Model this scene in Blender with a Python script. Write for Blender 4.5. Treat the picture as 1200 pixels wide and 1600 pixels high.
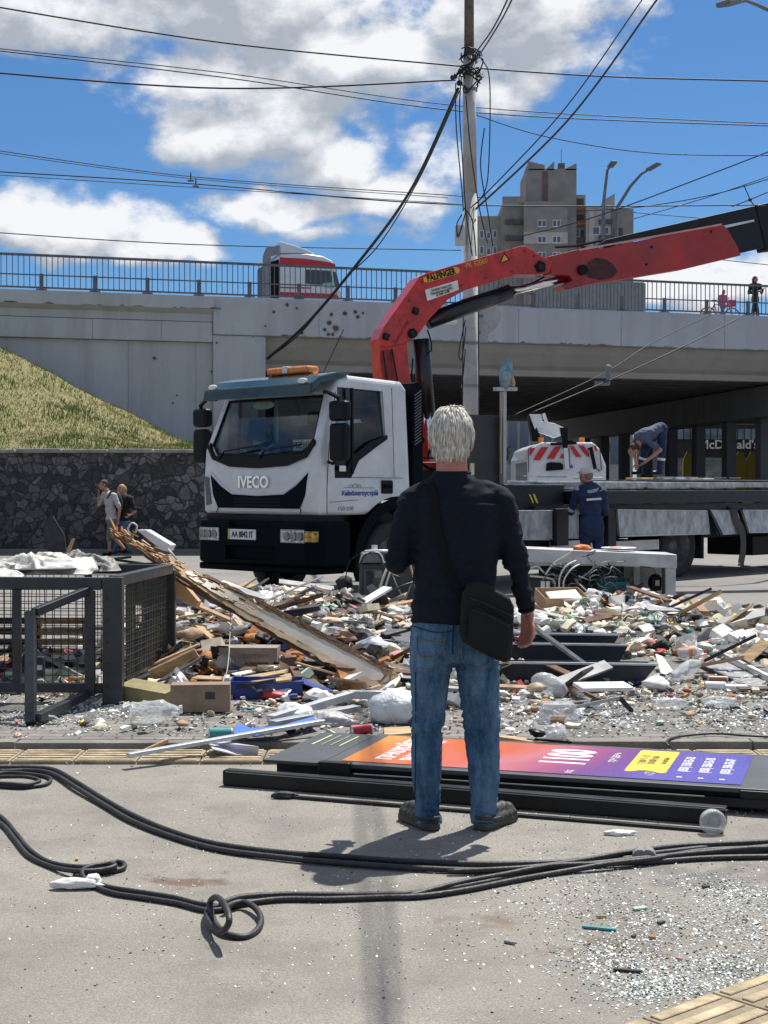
import bpy, bmesh, math, random
from mathutils import Vector, Matrix, noise
for o in list(bpy.data.objects): bpy.data.objects.remove(o, do_unlink=True)
random.seed(7)
SC = bpy.context.scene
COL = SC.collection
R = math.radians
# ------------------------------------------------------------------ camera
F = 2300.0; CH = 1.43; PITCH = math.atan(38/2300)
cd = bpy.data.cameras.new('camera'); cam = bpy.data.objects.new('camera', cd); COL.objects.link(cam)
cam.location = (0, 0, CH); cam.rotation_euler = (math.pi/2-PITCH, 0, 0)
cd.sensor_fit = 'VERTICAL'; cd.sensor_height = 36; cd.lens = 36*F/1600; cd.clip_end = 3000; cd.clip_start = .05
SC.camera = cam
SC.render.resolution_x = 768; SC.render.resolution_y = 1024
SC.render.engine = 'CYCLES'
# ------------------------------------------------------------------ sun, sky, exposure
SUN_EL = R(61); SUN_AZ = R(29)          # azimuth from +Y towards +X
sd = bpy.data.lights.new('sun', 'SUN'); sun = bpy.data.objects.new('sun', sd); COL.objects.link(sun)
sd.energy = 4.7; sd.angle = R(.53); sd.color = (1, .955, .88)
sv = Vector((math.sin(SUN_AZ)*math.cos(SUN_EL), math.cos(SUN_AZ)*math.cos(SUN_EL), math.sin(SUN_EL)))
sun.rotation_euler = sv.to_track_quat('Z', 'Y').to_euler()
sun.location = (0, 0, 30)
SC.view_settings.view_transform = 'Standard'; SC.view_settings.look = 'None'
SC.view_settings.exposure = 0.48; SC.view_settings.gamma = 1
W = bpy.data.worlds.new('World'); SC.world = W; W.use_nodes = True

def world():
    nt = W.node_tree; nt.nodes.clear(); N = nt.nodes.new; L = nt.links.new
    out = N('ShaderNodeOutputWorld'); bg = N('ShaderNodeBackground')
    sky = N('ShaderNodeTexSky'); sky.sky_type = 'NISHITA'; sky.sun_disc = False
    sky.sun_elevation = SUN_EL; sky.sun_rotation = SUN_AZ; sky.air_density = 1.0; sky.dust_density = .3; sky.ozone_density = 2.5
    geo = N('ShaderNodeTexCoord')
    # cloud density as a function of azimuth and elevation
    g = bpy.data.node_groups.new('cloud_density', 'ShaderNodeTree')
    g.interface.new_socket('Vec', in_out='INPUT', socket_type='NodeSocketVector')
    g.interface.new_socket('D', in_out='OUTPUT', socket_type='NodeSocketFloat')
    gn = g.nodes.new; gl = g.links.new
    gi = gn('NodeGroupInput'); go = gn('NodeGroupOutput')
    wn = gn('ShaderNodeTexNoise'); wn.inputs['Scale'].default_value = 14; wn.inputs['Detail'].default_value = 3
    gl(gi.outputs[0], wn.inputs['Vector'])
    ws = gn('ShaderNodeVectorMath'); ws.operation = 'SUBTRACT'; gl(wn.outputs['Color'], ws.inputs[0]); ws.inputs[1].default_value = (.5, .5, .5)
    wm = gn('ShaderNodeVectorMath'); wm.operation = 'MULTIPLY_ADD'; gl(ws.outputs[0], wm.inputs[0]); wm.inputs[1].default_value = (.055, .04, 0); gl(gi.outputs[0], wm.inputs[2])
    blobs = [(330, 10, 420, 110, 1.0), (60, 60, 230, 75, .95), (800, 50, 190, 105, 1.0), (950, 20, 110, 60, .75), (470, 130, 330, 80, 1.0), (400, 205, 150, 75, .95), (500, 260, 120, 60, .85),
             (600, 305, 150, 45, .85), (500, 330, 190, 38, .9), (540, 372, 120, 26, .7), (690, 250, 70, 60, .7), (770, 170, 85, 42, .8), (110, 362, 175, 55, 1.0), (230, 385, 120, 40, .9),
             (640, 170, 100, 50, .6), (1100, 455, 190, 48, .95), (1070, 272, 25, 10, .45), (1150, 270, 26, 14, .5), (70, 312, 40, 10, .4), (755, 290, 45, 34, .5), (310, 385, 30, 12, .45),
             (845, 130, 60, 50, .7), (1000, 30, 60, 40, .5), (45, 260, 60, 7, .3), (1150, 400, 120, 20, .6)]
    last = None
    for (px, py, rx, ry, st) in blobs:
        a = (px-600)/F; e = (762-py)/F
        s = gn('ShaderNodeVectorMath'); s.operation = 'SUBTRACT'; gl(wm.outputs[0], s.inputs[0]); s.inputs[1].default_value = (a, e, 0)
        m = gn('ShaderNodeVectorMath'); m.operation = 'MULTIPLY'; gl(s.outputs[0], m.inputs[0]); m.inputs[1].default_value = (F/rx, F/ry, 0)
        ln = gn('ShaderNodeVectorMath'); ln.operation = 'LENGTH'; gl(m.outputs[0], ln.inputs[0])
        mr = gn('ShaderNodeMapRange'); mr.interpolation_type = 'SMOOTHSTEP'
        mr.inputs['From Min'].default_value = 1.75; mr.inputs['From Max'].default_value = .2; mr.inputs['To Min'].default_value = 0; mr.inputs['To Max'].default_value = st
        gl(ln.outputs['Value'], mr.inputs['Value'])
        if last is None: last = mr.outputs[0]
        else:
            mx = gn('ShaderNodeMath'); mx.operation = 'SMOOTH_MAX'; mx.inputs[2].default_value = .15; gl(last, mx.inputs[0]); gl(mr.outputs[0], mx.inputs[1]); last = mx.outputs[0]
    # unseen broken cloud outside the view, added to keep up the ambient light
    s = gn('ShaderNodeVectorMath'); s.operation = 'SUBTRACT'; gl(gi.outputs[0], s.inputs[0]); s.inputs[1].default_value = (0, .14, 0)
    m = gn('ShaderNodeVectorMath'); m.operation = 'MULTIPLY'; gl(s.outputs[0], m.inputs[0]); m.inputs[1].default_value = (1/.36, 1/.30, 0)
    ln = gn('ShaderNodeVectorMath'); ln.operation = 'LENGTH'; gl(m.outputs[0], ln.inputs[0])
    mr = gn('ShaderNodeMapRange'); mr.interpolation_type = 'SMOOTHSTEP'; mr.inputs['From Min'].default_value = 1.05; mr.inputs['From Max'].default_value = 1.5; mr.inputs['To Max'].default_value = .55; gl(ln.outputs['Value'], mr.inputs['Value'])
    mx = gn('ShaderNodeMath'); mx.operation = 'MAXIMUM'; gl(last, mx.inputs[0]); gl(mr.outputs[0], mx.inputs[1]); last = mx.outputs[0]
    n1 = gn('ShaderNodeTexNoise'); n1.inputs['Scale'].default_value = 11; n1.inputs['Detail'].default_value = 10; n1.inputs['Roughness'].default_value = .60
    mp = gn('ShaderNodeVectorMath'); mp.operation = 'MULTIPLY'; gl(gi.outputs[0], mp.inputs[0]); mp.inputs[1].default_value = (1, 1.5, 1)
    gl(mp.outputs[0], n1.inputs['Vector'])
    ad = gn('ShaderNodeMath'); ad.operation = 'MULTIPLY_ADD'; gl(n1.outputs[0], ad.inputs[0]); ad.inputs[1].default_value = 1.9; gl(last, ad.inputs[2])
    gl(ad.outputs[0], go.inputs[0])
    # direction -> (azimuth, elevation)
    sx = N('ShaderNodeSeparateXYZ'); L(geo.outputs['Generated'], sx.inputs[0])
    at = N('ShaderNodeMath'); at.operation = 'ARCTAN2'; L(sx.outputs[0], at.inputs[0]); L(sx.outputs[1], at.inputs[1])
    asn = N('ShaderNodeMath'); asn.operation = 'ARCSINE'; L(sx.outputs[2], asn.inputs[0])
    cx = N('ShaderNodeCombineXYZ'); L(at.outputs[0], cx.inputs[0]); L(asn.outputs[0], cx.inputs[1])
    d0 = N('ShaderNodeGroup'); d0.node_tree = g; L(cx.outputs[0], d0.inputs[0])
    of = N('ShaderNodeVectorMath'); of.operation = 'ADD'; L(cx.outputs[0], of.inputs[0]); of.inputs[1].default_value = (.006, .022, 0)
    d1 = N('ShaderNodeGroup'); d1.node_tree = g; L(of.outputs[0], d1.inputs[0])
    cov = N('ShaderNodeMapRange'); cov.interpolation_type = 'SMOOTHSTEP'; L(d0.outputs[0], cov.inputs['Value'])
    cov.inputs['From Min'].default_value = 1.36; cov.inputs['From Max'].default_value = 1.72
    df = N('ShaderNodeMath'); df.operation = 'SUBTRACT'; L(d0.outputs[0], df.inputs[0]); L(d1.outputs[0], df.inputs[1])
    lit = N('ShaderNodeMapRange'); L(df.outputs[0], lit.inputs['Value']); lit.inputs['From Min'].default_value = -.30; lit.inputs['From Max'].default_value = .38
    thick = N('ShaderNodeMapRange'); L(d0.outputs[0], thick.inputs['Value']); thick.inputs['From Min'].default_value = 1.6; thick.inputs['From Max'].default_value = 2.15
    thick.inputs['To Min'].default_value = .1; thick.inputs['To Max'].default_value = .27
    sb = N('ShaderNodeMath'); sb.operation = 'SUBTRACT'; sb.use_clamp = True; L(lit.outputs[0], sb.inputs[0]); L(thick.outputs[0], sb.inputs[1])
    rp = N('ShaderNodeValToRGB'); L(sb.outputs[0], rp.inputs[0])
    rp.color_ramp.elements[0].position = 0; rp.color_ramp.elements[0].color = (.30, .335, .385, 1)
    rp.color_ramp.elements[1].position = .6; rp.color_ramp.elements[1].color = (.66, .67, .69, 1)
    e = rp.color_ramp.elements.new(.25); e.color = (.43, .455, .50, 1)
    sk = N('ShaderNodeVectorMath'); sk.operation = 'MULTIPLY'; L(sky.outputs[0], sk.inputs[0]); sk.inputs[1].default_value = (.031, .050, .069)
    mix = N('ShaderNodeMix'); mix.data_type = 'RGBA'; L(cov.outputs[0], mix.inputs[0]); L(sk.outputs[0], mix.inputs[6]); L(rp.outputs[0], mix.inputs[7])
    L(mix.outputs[2], bg.inputs[0]); bg.inputs[1].default_value = 1.0; L(bg.outputs[0], out.inputs[0])
world()

# ------------------------------------------------------------------ pixel -> place helpers (1200x1600 photograph)
def ray(px, py):
    u = (px-600)/F; v = (800-py)/F
    cp, sp = math.cos(PITCH), math.sin(PITCH)
    return Vector((u, cp+v*sp, -sp+v*cp))
CAM = Vector((0, 0, CH))
def at(px, py, Y):
    d = ray(px, py); return CAM+d*(Y/d.y)
def gnd(px, py, h=0.):
    d = ray(px, py); return CAM+d*((h-CH)/d.z)

# ------------------------------------------------------------------ tagging / hierarchy
def tag(o, label=None, cat=None, group=None, kind=None):
    if label: o['label'] = label
    if cat: o['category'] = cat
    if group: o['group'] = group
    if kind: o['kind'] = kind
    return o
def empty(name, loc, label, cat, group=None, rz=0., rot=None):
    o = bpy.data.objects.new(name, None); COL.objects.link(o); o.location = loc
    o.rotation_euler = rot if rot else (0, 0, rz); o.empty_display_size = .1
    return tag(o, label, cat, group)
def wmat(o):
    m = o.matrix_basis.copy()
    while o.parent: o = o.parent; m = o.matrix_basis @ m
    return m
def kids(o): return [c for c in COL.objects if c.parent == o]
def dup(o, loc=None, rz=None, label=None, group=None, parent=None):
    c = o.copy(); COL.objects.link(c)
    if parent: c.parent = parent
    if loc is not None: c.location = loc
    if rz is not None: c.rotation_euler = (0, 0, rz)
    if label: c['label'] = label
    if group: c['group'] = group
    for k in kids(o): dup(k, parent=c)
    return c

# ------------------------------------------------------------------ materials
MATS = {}
def mat(name, col, rough=.6, metal=0., var=.12, scale=6., bump=0., bscale=40., spec=.5, col2=None, stretch=(1, 1, 1), detail=6, coat=0., emit=0., rvar=0.):
    if name in MATS: return MATS[name]
    m = bpy.data.materials.new(name); m.use_nodes = True; nt = m.node_tree; N = nt.nodes.new; L = nt.links.new
    b = nt.nodes['Principled BSDF']; b.inputs['Roughness'].default_value = rough; b.inputs['Metallic'].default_value = metal
    b.inputs['Specular IOR Level'].default_value = spec; b.inputs['Coat Weight'].default_value = coat
    tc = N('ShaderNodeTexCoord'); mp = N('ShaderNodeMapping'); mp.inputs['Scale'].default_value = stretch; L(tc.outputs['Object'], mp.inputs[0])
    n = N('ShaderNodeTexNoise'); n.inputs['Scale'].default_value = scale; n.inputs['Detail'].default_value = detail; n.inputs['Roughness'].default_value = .65; L(mp.outputs[0], n.inputs['Vector'])
    r = N('ShaderNodeMapRange'); r.inputs['From Min'].default_value = .3; r.inputs['From Max'].default_value = .7; L(n.outputs[0], r.inputs[0])
    mx = N('ShaderNodeMix'); mx.data_type = 'RGBA'; L(r.outputs[0], mx.inputs[0])
    c2 = col2 if col2 else tuple(max(0, c*(1-2*var)) for c in col)
    mx.inputs[6].default_value = (*c2, 1); mx.inputs[7].default_value = (*[min(1, c*(1+(0 if col2 else var))) for c in col], 1)
    L(mx.outputs[2], b.inputs['Base Color'])
    if rvar:
        rr = N('ShaderNodeMapRange'); L(n.outputs[0], rr.inputs[0]); rr.inputs['From Min'].default_value = .3; rr.inputs['From Max'].default_value = .7
        rr.inputs['To Min'].default_value = max(.02, rough-rvar); rr.inputs['To Max'].default_value = min(1, rough+rvar); L(rr.outputs[0], b.inputs['Roughness'])
    if bump:
        n2 = N('ShaderNodeTexNoise'); n2.inputs['Scale'].default_value = bscale; n2.inputs['Detail'].default_value = 8; L(mp.outputs[0], n2.inputs['Vector'])
        bp = N('ShaderNodeBump'); bp.inputs['Strength'].default_value = bump; bp.inputs['Distance'].default_value = .02; L(n2.outputs[0], bp.inputs['Height']); L(bp.outputs[0], b.inputs['Normal'])
    if emit:
        b.inputs['Emission Color'].default_value = (*col, 1); b.inputs['Emission Strength'].default_value = emit
    MATS[name] = m; return m
def glassy(name, tint=(.8, .85, .85), gloss=.12, rough=.03, base=.12):
    m = bpy.data.materials.new(name); m.use_nodes = True; nt = m.node_tree; N = nt.nodes.new; L = nt.links.new
    nt.nodes.clear(); out = N('ShaderNodeOutputMaterial'); t = N('ShaderNodeBsdfTransparent'); t.inputs[0].default_value = (*tint, 1)
    gl = N('ShaderNodeBsdfGlossy'); gl.inputs['Roughness'].default_value = rough
    fr = N('ShaderNodeLayerWeight'); fr.inputs[0].default_value = .5; pw = N('ShaderNodeMath'); pw.operation = 'POWER'; L(fr.outputs['Facing'], pw.inputs[0]); pw.inputs[1].default_value = 4; mth = N('ShaderNodeMath'); mth.operation = 'MULTIPLY_ADD'; L(pw.outputs[0], mth.inputs[0]); mth.inputs[1].default_value = .8; mth.inputs[2].default_value = base+.05
    mth.use_clamp = True
    mx = N('ShaderNodeMixShader'); L(mth.outputs[0], mx.inputs[0]); L(t.outputs[0], mx.inputs[1]); L(gl.outputs[0], mx.inputs[2]); L(mx.outputs[0], out.inputs[0])
    MATS[name] = m; return m
def plastic_clear(name, col=(.85, .9, .9), alpha=.35):
    m = bpy.data.materials.new(name); m.use_nodes = True; nt = m.node_tree; b = nt.nodes['Principled BSDF']
    b.inputs['Base Color'].default_value = (*col, 1); b.inputs['Roughness'].default_value = .12; b.inputs['Alpha'].default_value = alpha
    n = nt.nodes.new('ShaderNodeTexNoise'); n.inputs['Scale'].default_value = 25; bp = nt.nodes.new('ShaderNodeBump'); bp.inputs['Strength'].default_value = .6; bp.inputs['Distance'].default_value = .01
    tc = nt.nodes.new('ShaderNodeTexCoord'); nt.links.new(tc.outputs['Object'], n.inputs[0]); nt.links.new(n.outputs[0], bp.inputs['Height']); nt.links.new(bp.outputs[0], b.inputs['Normal'])
    MATS[name] = m; return m

# ------------------------------------------------------------------ mesh builder
def frame_from(d):
    d = Vector(d).normalized(); a = Vector((0, 0, 1)) if abs(d.z) < .95 else Vector((1, 0, 0))
    x = a.cross(d).normalized(); y = d.cross(x).normalized()
    return x, y, d
class MB:
    def __init__(s): s.v = []; s.f = []; s.m = []; s.cur = 0; s.sm = []; s.smooth = False
    def add(s, vs, fs):
        o = len(s.v); s.v += [Vector(v) for v in vs]
        for f in fs: s.f.append([i+o for i in f]); s.m.append(s.cur); s.sm.append(s.smooth)
    def mi(s, i): s.cur = i; return s
    def box(s, c, size, rot=None, rz=0):
        M = (rot if rot else Matrix.Rotation(rz, 3, 'Z')); h = [x/2 for x in size]; c = Vector(c)
        vs = [c+M@Vector((a*h[0], b*h[1], d*h[2])) for a in (-1, 1) for b in (-1, 1) for d in (-1, 1)]
        s.add(vs, [(0, 1, 3, 2), (4, 6, 7, 5), (0, 4, 5, 1), (2, 3, 7, 6), (0, 2, 6, 4), (1, 5, 7, 3)]); return s
    def bb(s, x0, x1, y0, y1, z0, z1): return s.box(((x0+x1)/2, (y0+y1)/2, (z0+z1)/2), (abs(x1-x0), abs(y1-y0), abs(z1-z0)))
    def bar(s, p0, p1, w, h, up=(0, 0, 1)):
        p0, p1 = Vector(p0), Vector(p1); d = (p1-p0); L = d.length
        if L < 1e-6: return s
        d.normalize(); u = Vector(up); x = u.cross(d)
        if x.length < 1e-3: x = Vector((1, 0, 0)).cross(d)
        x.normalize(); y = d.cross(x)
        M = Matrix((x, d, y)).transposed()      # local x = width, y = along, z = height
        return s.box((p0+p1)/2, (w, L, h), rot=M)
    def cyl(s, p0, p1, r0, r1=None, n=12, cap=True):
        r1 = r0 if r1 is None else r1; p0, p1 = Vector(p0), Vector(p1); x, y, d = frame_from(p1-p0)
        vs = []
        for p, r in ((p0, r0), (p1, r1)):
            for i in range(n):
                a = 2*math.pi*i/n; vs.append(p+x*(r*math.cos(a))+y*(r*math.sin(a)))
        fs = [(i, (i+1) % n, n+(i+1) % n, n+i) for i in range(n)]
        if cap: fs += [list(range(n))[::-1], list(range(n, 2*n))]
        s.add(vs, fs); return s
    def tube(s, pts, r, n=8, closed=False, rf=None):
        pts = [Vector(p) for p in pts]; m = len(pts); x = None; vs = []
        for i, p in enumerate(pts):
            a = pts[(i-1) % m] if (i > 0 or closed) else p; b = pts[(i+1) % m] if (i < m-1 or closed) else p
            d = (b-a).normalized() if (b-a).length > 1e-9 else Vector((0, 0, 1))
            if x is None: x, y, _ = frame_from(d)
            else:
                x = (x-d*x.dot(d));
                if x.length < 1e-6: x, y, _ = frame_from(d)
                x.normalize()
            y = d.cross(x)
            rr = rf(i/(m-1)) if rf else r
            for k in range(n):
                t = 2*math.pi*k/n; vs.append(p+x*(rr*math.cos(t))+y*(rr*math.sin(t)))
        fs = []
        for i in range(m if closed else m-1):
            for k in range(n): fs.append((i*n+k, i*n+(k+1) % n, ((i+1) % m)*n+(k+1) % n, ((i+1) % m)*n+k))
        if not closed: fs += [list(range(n))[::-1], list(range((m-1)*n, m*n))]
        s.add(vs, fs); return s
    def lathe(s, prof, c=(0, 0, 0), axis=(0, 0, 1), n=24, caps=True):
        x, y, d = frame_from(axis); c = Vector(c); vs = []
        for (r, h) in prof:
            for i in range(n):
                a = 2*math.pi*i/n; vs.append(c+d*h+x*(r*math.cos(a))+y*(r*math.sin(a)))
        fs = [(j*n+i, j*n+(i+1) % n, (j+1)*n+(i+1) % n, (j+1)*n+i) for j in range(len(prof)-1) for i in range(n)]
        if caps: fs += [list(range(n))[::-1], list(range((len(prof)-1)*n, len(prof)*n))]
        s.add(vs, fs); return s
    def plate(s, pts, t):
        """planar outline pts (3D), extruded by vector t"""
        pts = [Vector(p) for p in pts]; t = Vector(t); n = len(pts)
        nor = Vector((0, 0, 0))
        for i in range(n): nor += pts[i].cross(pts[(i+1) % n])
        if nor.dot(t) > 0: pts = pts[::-1]
        vs = pts+[p+t for p in pts]
        s.add(vs, [list(range(n)), list(range(n, 2*n))[::-1]]+[(i, n+i, n+(i+1) % n, (i+1) % n) for i in range(n)]); return s
    def quad(s, *p): s.add(p, [list(range(len(p)))]); return s
    def ell(s, c, r, rot=None, n=16, m=10):
        c = Vector(c); rot = rot if rot else Matrix.Identity(3); vs = []; fs = []
        vs.append(c+rot@Vector((0, 0, -r[2])))
        for j in range(1, m):
            t = math.pi*j/m-math.pi/2
            for i in range(n):
                a = 2*math.pi*i/n; vs.append(c+rot@Vector((r[0]*math.cos(t)*math.cos(a), r[1]*math.cos(t)*math.sin(a), r[2]*math.sin(t))))
        vs.append(c+rot@Vector((0, 0, r[2]))); T = len(vs)-1
        for i in range(n): fs.append((0, 1+(i+1) % n, 1+i)); fs.append((T, T-n+i, T-n+(i+1) % n))
        for j in range(m-2):
            for i in range(n): fs.append((1+j*n+i, 1+j*n+(i+1) % n, 1+(j+1)*n+(i+1) % n, 1+(j+1)*n+i))
        s.add(vs, fs); return s
    def cap(s, p0, r0, p1, r1, n=14):
        p0, p1 = Vector(p0), Vector(p1); d = (p1-p0); L = d.length
        if L < 1e-5: return s.ell(p0, (r0, r0, r0))
        prof = [(r0*math.cos(t), r0*math.sin(t)) for t in [R(a) for a in (-88, -65, -45, -25, 0)]]+[(r1*math.cos(t), L+r1*math.sin(t)) for t in [R(a) for a in (0, 25, 45, 65, 88)]]
        return s.lathe(prof, p0, d, n)
    def chain(s, pts, rs, n=14):
        for i in range(len(pts)-1): s.cap(pts[i], rs[i], pts[i+1], rs[i+1], n)
        return s
    def rings(s, rg, n=28, power=2.4):
        """stacked horizontal superellipse rings (z, xc, hx, yc, hy)"""
        vs = []
        for (z, xc, hx, yc, hy) in rg:
            for i in range(n):
                a = 2*math.pi*i/n; ca, sa = math.cos(a), math.sin(a); e = 2/power
                vs.append((xc+hx*math.copysign(abs(ca)**e, ca), yc+hy*math.copysign(abs(sa)**e, sa), z))
        k = len(rg); fs = [(j*n+i, j*n+(i+1) % n, (j+1)*n+(i+1) % n, (j+1)*n+i) for j in range(k-1) for i in range(n)]
        fs += [list(range(n))[::-1], list(range((k-1)*n, k*n))]
        s.add(vs, fs); return s
    def build(s, name, mats, parent=None, world=False, smooth=None, origin=True, bevel=0., seg=2, remesh=0., smi=0, wr=None, angle=40, fixn=False):
        if not isinstance(mats, (list, tuple)): mats = [mats]
        me = bpy.data.meshes.new(name); vs = s.v
        loc = Vector((0, 0, 0))
        if parent is not None and world:
            inv = wmat(parent).inverted(); vs = [inv@v for v in vs]
        if parent is None and origin and vs:
            xs = [v.x for v in vs]; ys = [v.y for v in vs]; zs = [v.z for v in vs]
            loc = Vector(((min(xs)+max(xs))/2, (min(ys)+max(ys))/2, min(zs))); vs = [v-loc for v in vs]
        me.from_pydata([tuple(v) for v in vs], [], s.f)
        for m in mats: me.materials.append(m)
        me.polygons.foreach_set('material_index', s.m)
        if smooth is True: me.polygons.foreach_set('use_smooth', [True]*len(s.f))
        elif smooth is None: me.polygons.foreach_set('use_smooth', s.sm)
        me.validate(); me.update()
        if fixn:
            bm = bmesh.new(); bm.from_mesh(me); bmesh.ops.recalc_face_normals(bm, faces=bm.faces); bm.to_mesh(me); bm.free()
        o = bpy.data.objects.new(name, me); COL.objects.link(o); o.location = loc
        if parent is not None: o.parent = parent
        if bevel:
            b = o.modifiers.new('b', 'BEVEL'); b.width = bevel; b.segments = seg; b.limit_method = 'ANGLE'; b.angle_limit = R(angle); b.harden_normals = False
            bake(o)
            o.data.polygons.foreach_set('use_smooth', [False]*len(o.data.polygons)) if smooth is False else None
        if remesh:
            r = o.modifiers.new('r', 'REMESH'); r.mode = 'VOXEL'; r.voxel_size = remesh; r.use_smooth_shade = True
            if smi: k = o.modifiers.new('s', 'SMOOTH'); k.factor = .5; k.iterations = smi
            bake(o)
            if wr: wr(o.data)
        return o
def bake(o):
    bpy.context.view_layer.update()
    dg = bpy.context.evaluated_depsgraph_get(); ev = o.evaluated_get(dg)
    me = bpy.data.meshes.new_from_object(ev, depsgraph=dg)
    o.modifiers.clear(); old = o.data; o.data = me; me.name = o.name
    if old.users == 0: bpy.data.meshes.remove(old)
def boolean(o, cutter, op='DIFFERENCE'):
    m = o.modifiers.new('x', 'BOOLEAN'); m.operation = op; m.solver = 'EXACT'; m.object = cutter; bake(o)
    bpy.data.objects.remove(cutter, do_unlink=True)
def text_bm(txt, size, M, depth=.004, bold=0., sx=1., align='CENTER', shear=0.):
    """mesh of a text placed by 4x4 matrix M (x = reading direction, y = up, z = towards the reader)"""
    c = bpy.data.curves.new('t', 'FONT'); c.body = txt; c.size = size; c.extrude = depth/2; c.align_x = align; c.align_y = 'CENTER'; c.offset = bold; c.resolution_u = 3; c.shear = shear
    o = bpy.data.objects.new('t', c); COL.objects.link(o); bpy.context.view_layer.update()
    dg = bpy.context.evaluated_depsgraph_get(); me = bpy.data.meshes.new_from_object(o.evaluated_get(dg))
    mb = MB(); mb.add([M@Vector((v.co.x*sx, v.co.y, v.co.z)) for v in me.vertices], [list(p.vertices) for p in me.polygons])
    bpy.data.objects.remove(o, do_unlink=True); bpy.data.meshes.remove(me); return mb
def frame(o, x, y):
    x = Vector(x).normalized(); y = Vector(y); y = (y-x*y.dot(x)).normalized(); z = x.cross(y)
    m = Matrix((x, y, z)).transposed().to_4x4(); m.translation = Vector(o); return m
def smoothpath(pts, n=6):
    pts = [Vector(p) for p in pts]; out = []
    for i in range(len(pts)-1):
        p0 = pts[max(i-1, 0)]; p1 = pts[i]; p2 = pts[i+1]; p3 = pts[min(i+2, len(pts)-1)]
        for k in range(n):
            t = k/n; out.append(.5*((2*p1)+(p2-p0)*t+(2*p0-5*p1+4*p2-p3)*t*t+(3*p1-p0-3*p2+p3)*t**3))
    out.append(pts[-1]); return out
def wrinkler(amp, sx, sy, sz, seed=0, zone=None):
    def f(me):
        nr = [v.normal.copy() for v in me.vertices]; off = Vector((seed*3.1, seed*1.7, seed))
        for v, n in zip(me.vertices, nr):
            a = amp*(zone(v.co) if zone else 1)
            q = Vector((v.co.x*sx, v.co.y*sy, v.co.z*sz))+off
            w = noise.noise(q)+.5*noise.noise(q*2.1); w = (.5-abs(w)*2)*.5
            v.co += n*(a*w)
        me.update()
    return f
# common materials
BLACK = mat('black_paint', (.006, .007, .010), .4, spec=.3, var=.3, rvar=.1)
RUBBER = mat('rubber', (.018, .018, .019), .75, var=.25, bump=.2, bscale=60)
STEEL = mat('dark_steel', (.011, .014, .021), .45, .0, spec=.3, var=.3, scale=9, rvar=.12)
ALU = mat('aluminium', (.62, .63, .64), .38, .8, var=.15, rvar=.12)
CHROME = mat('chrome', (.8, .8, .82), .12, 1., var=.03)
WHITEP = mat('white_paint', (.72, .74, .76), .3, var=.04, scale=3, coat=.3)
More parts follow.
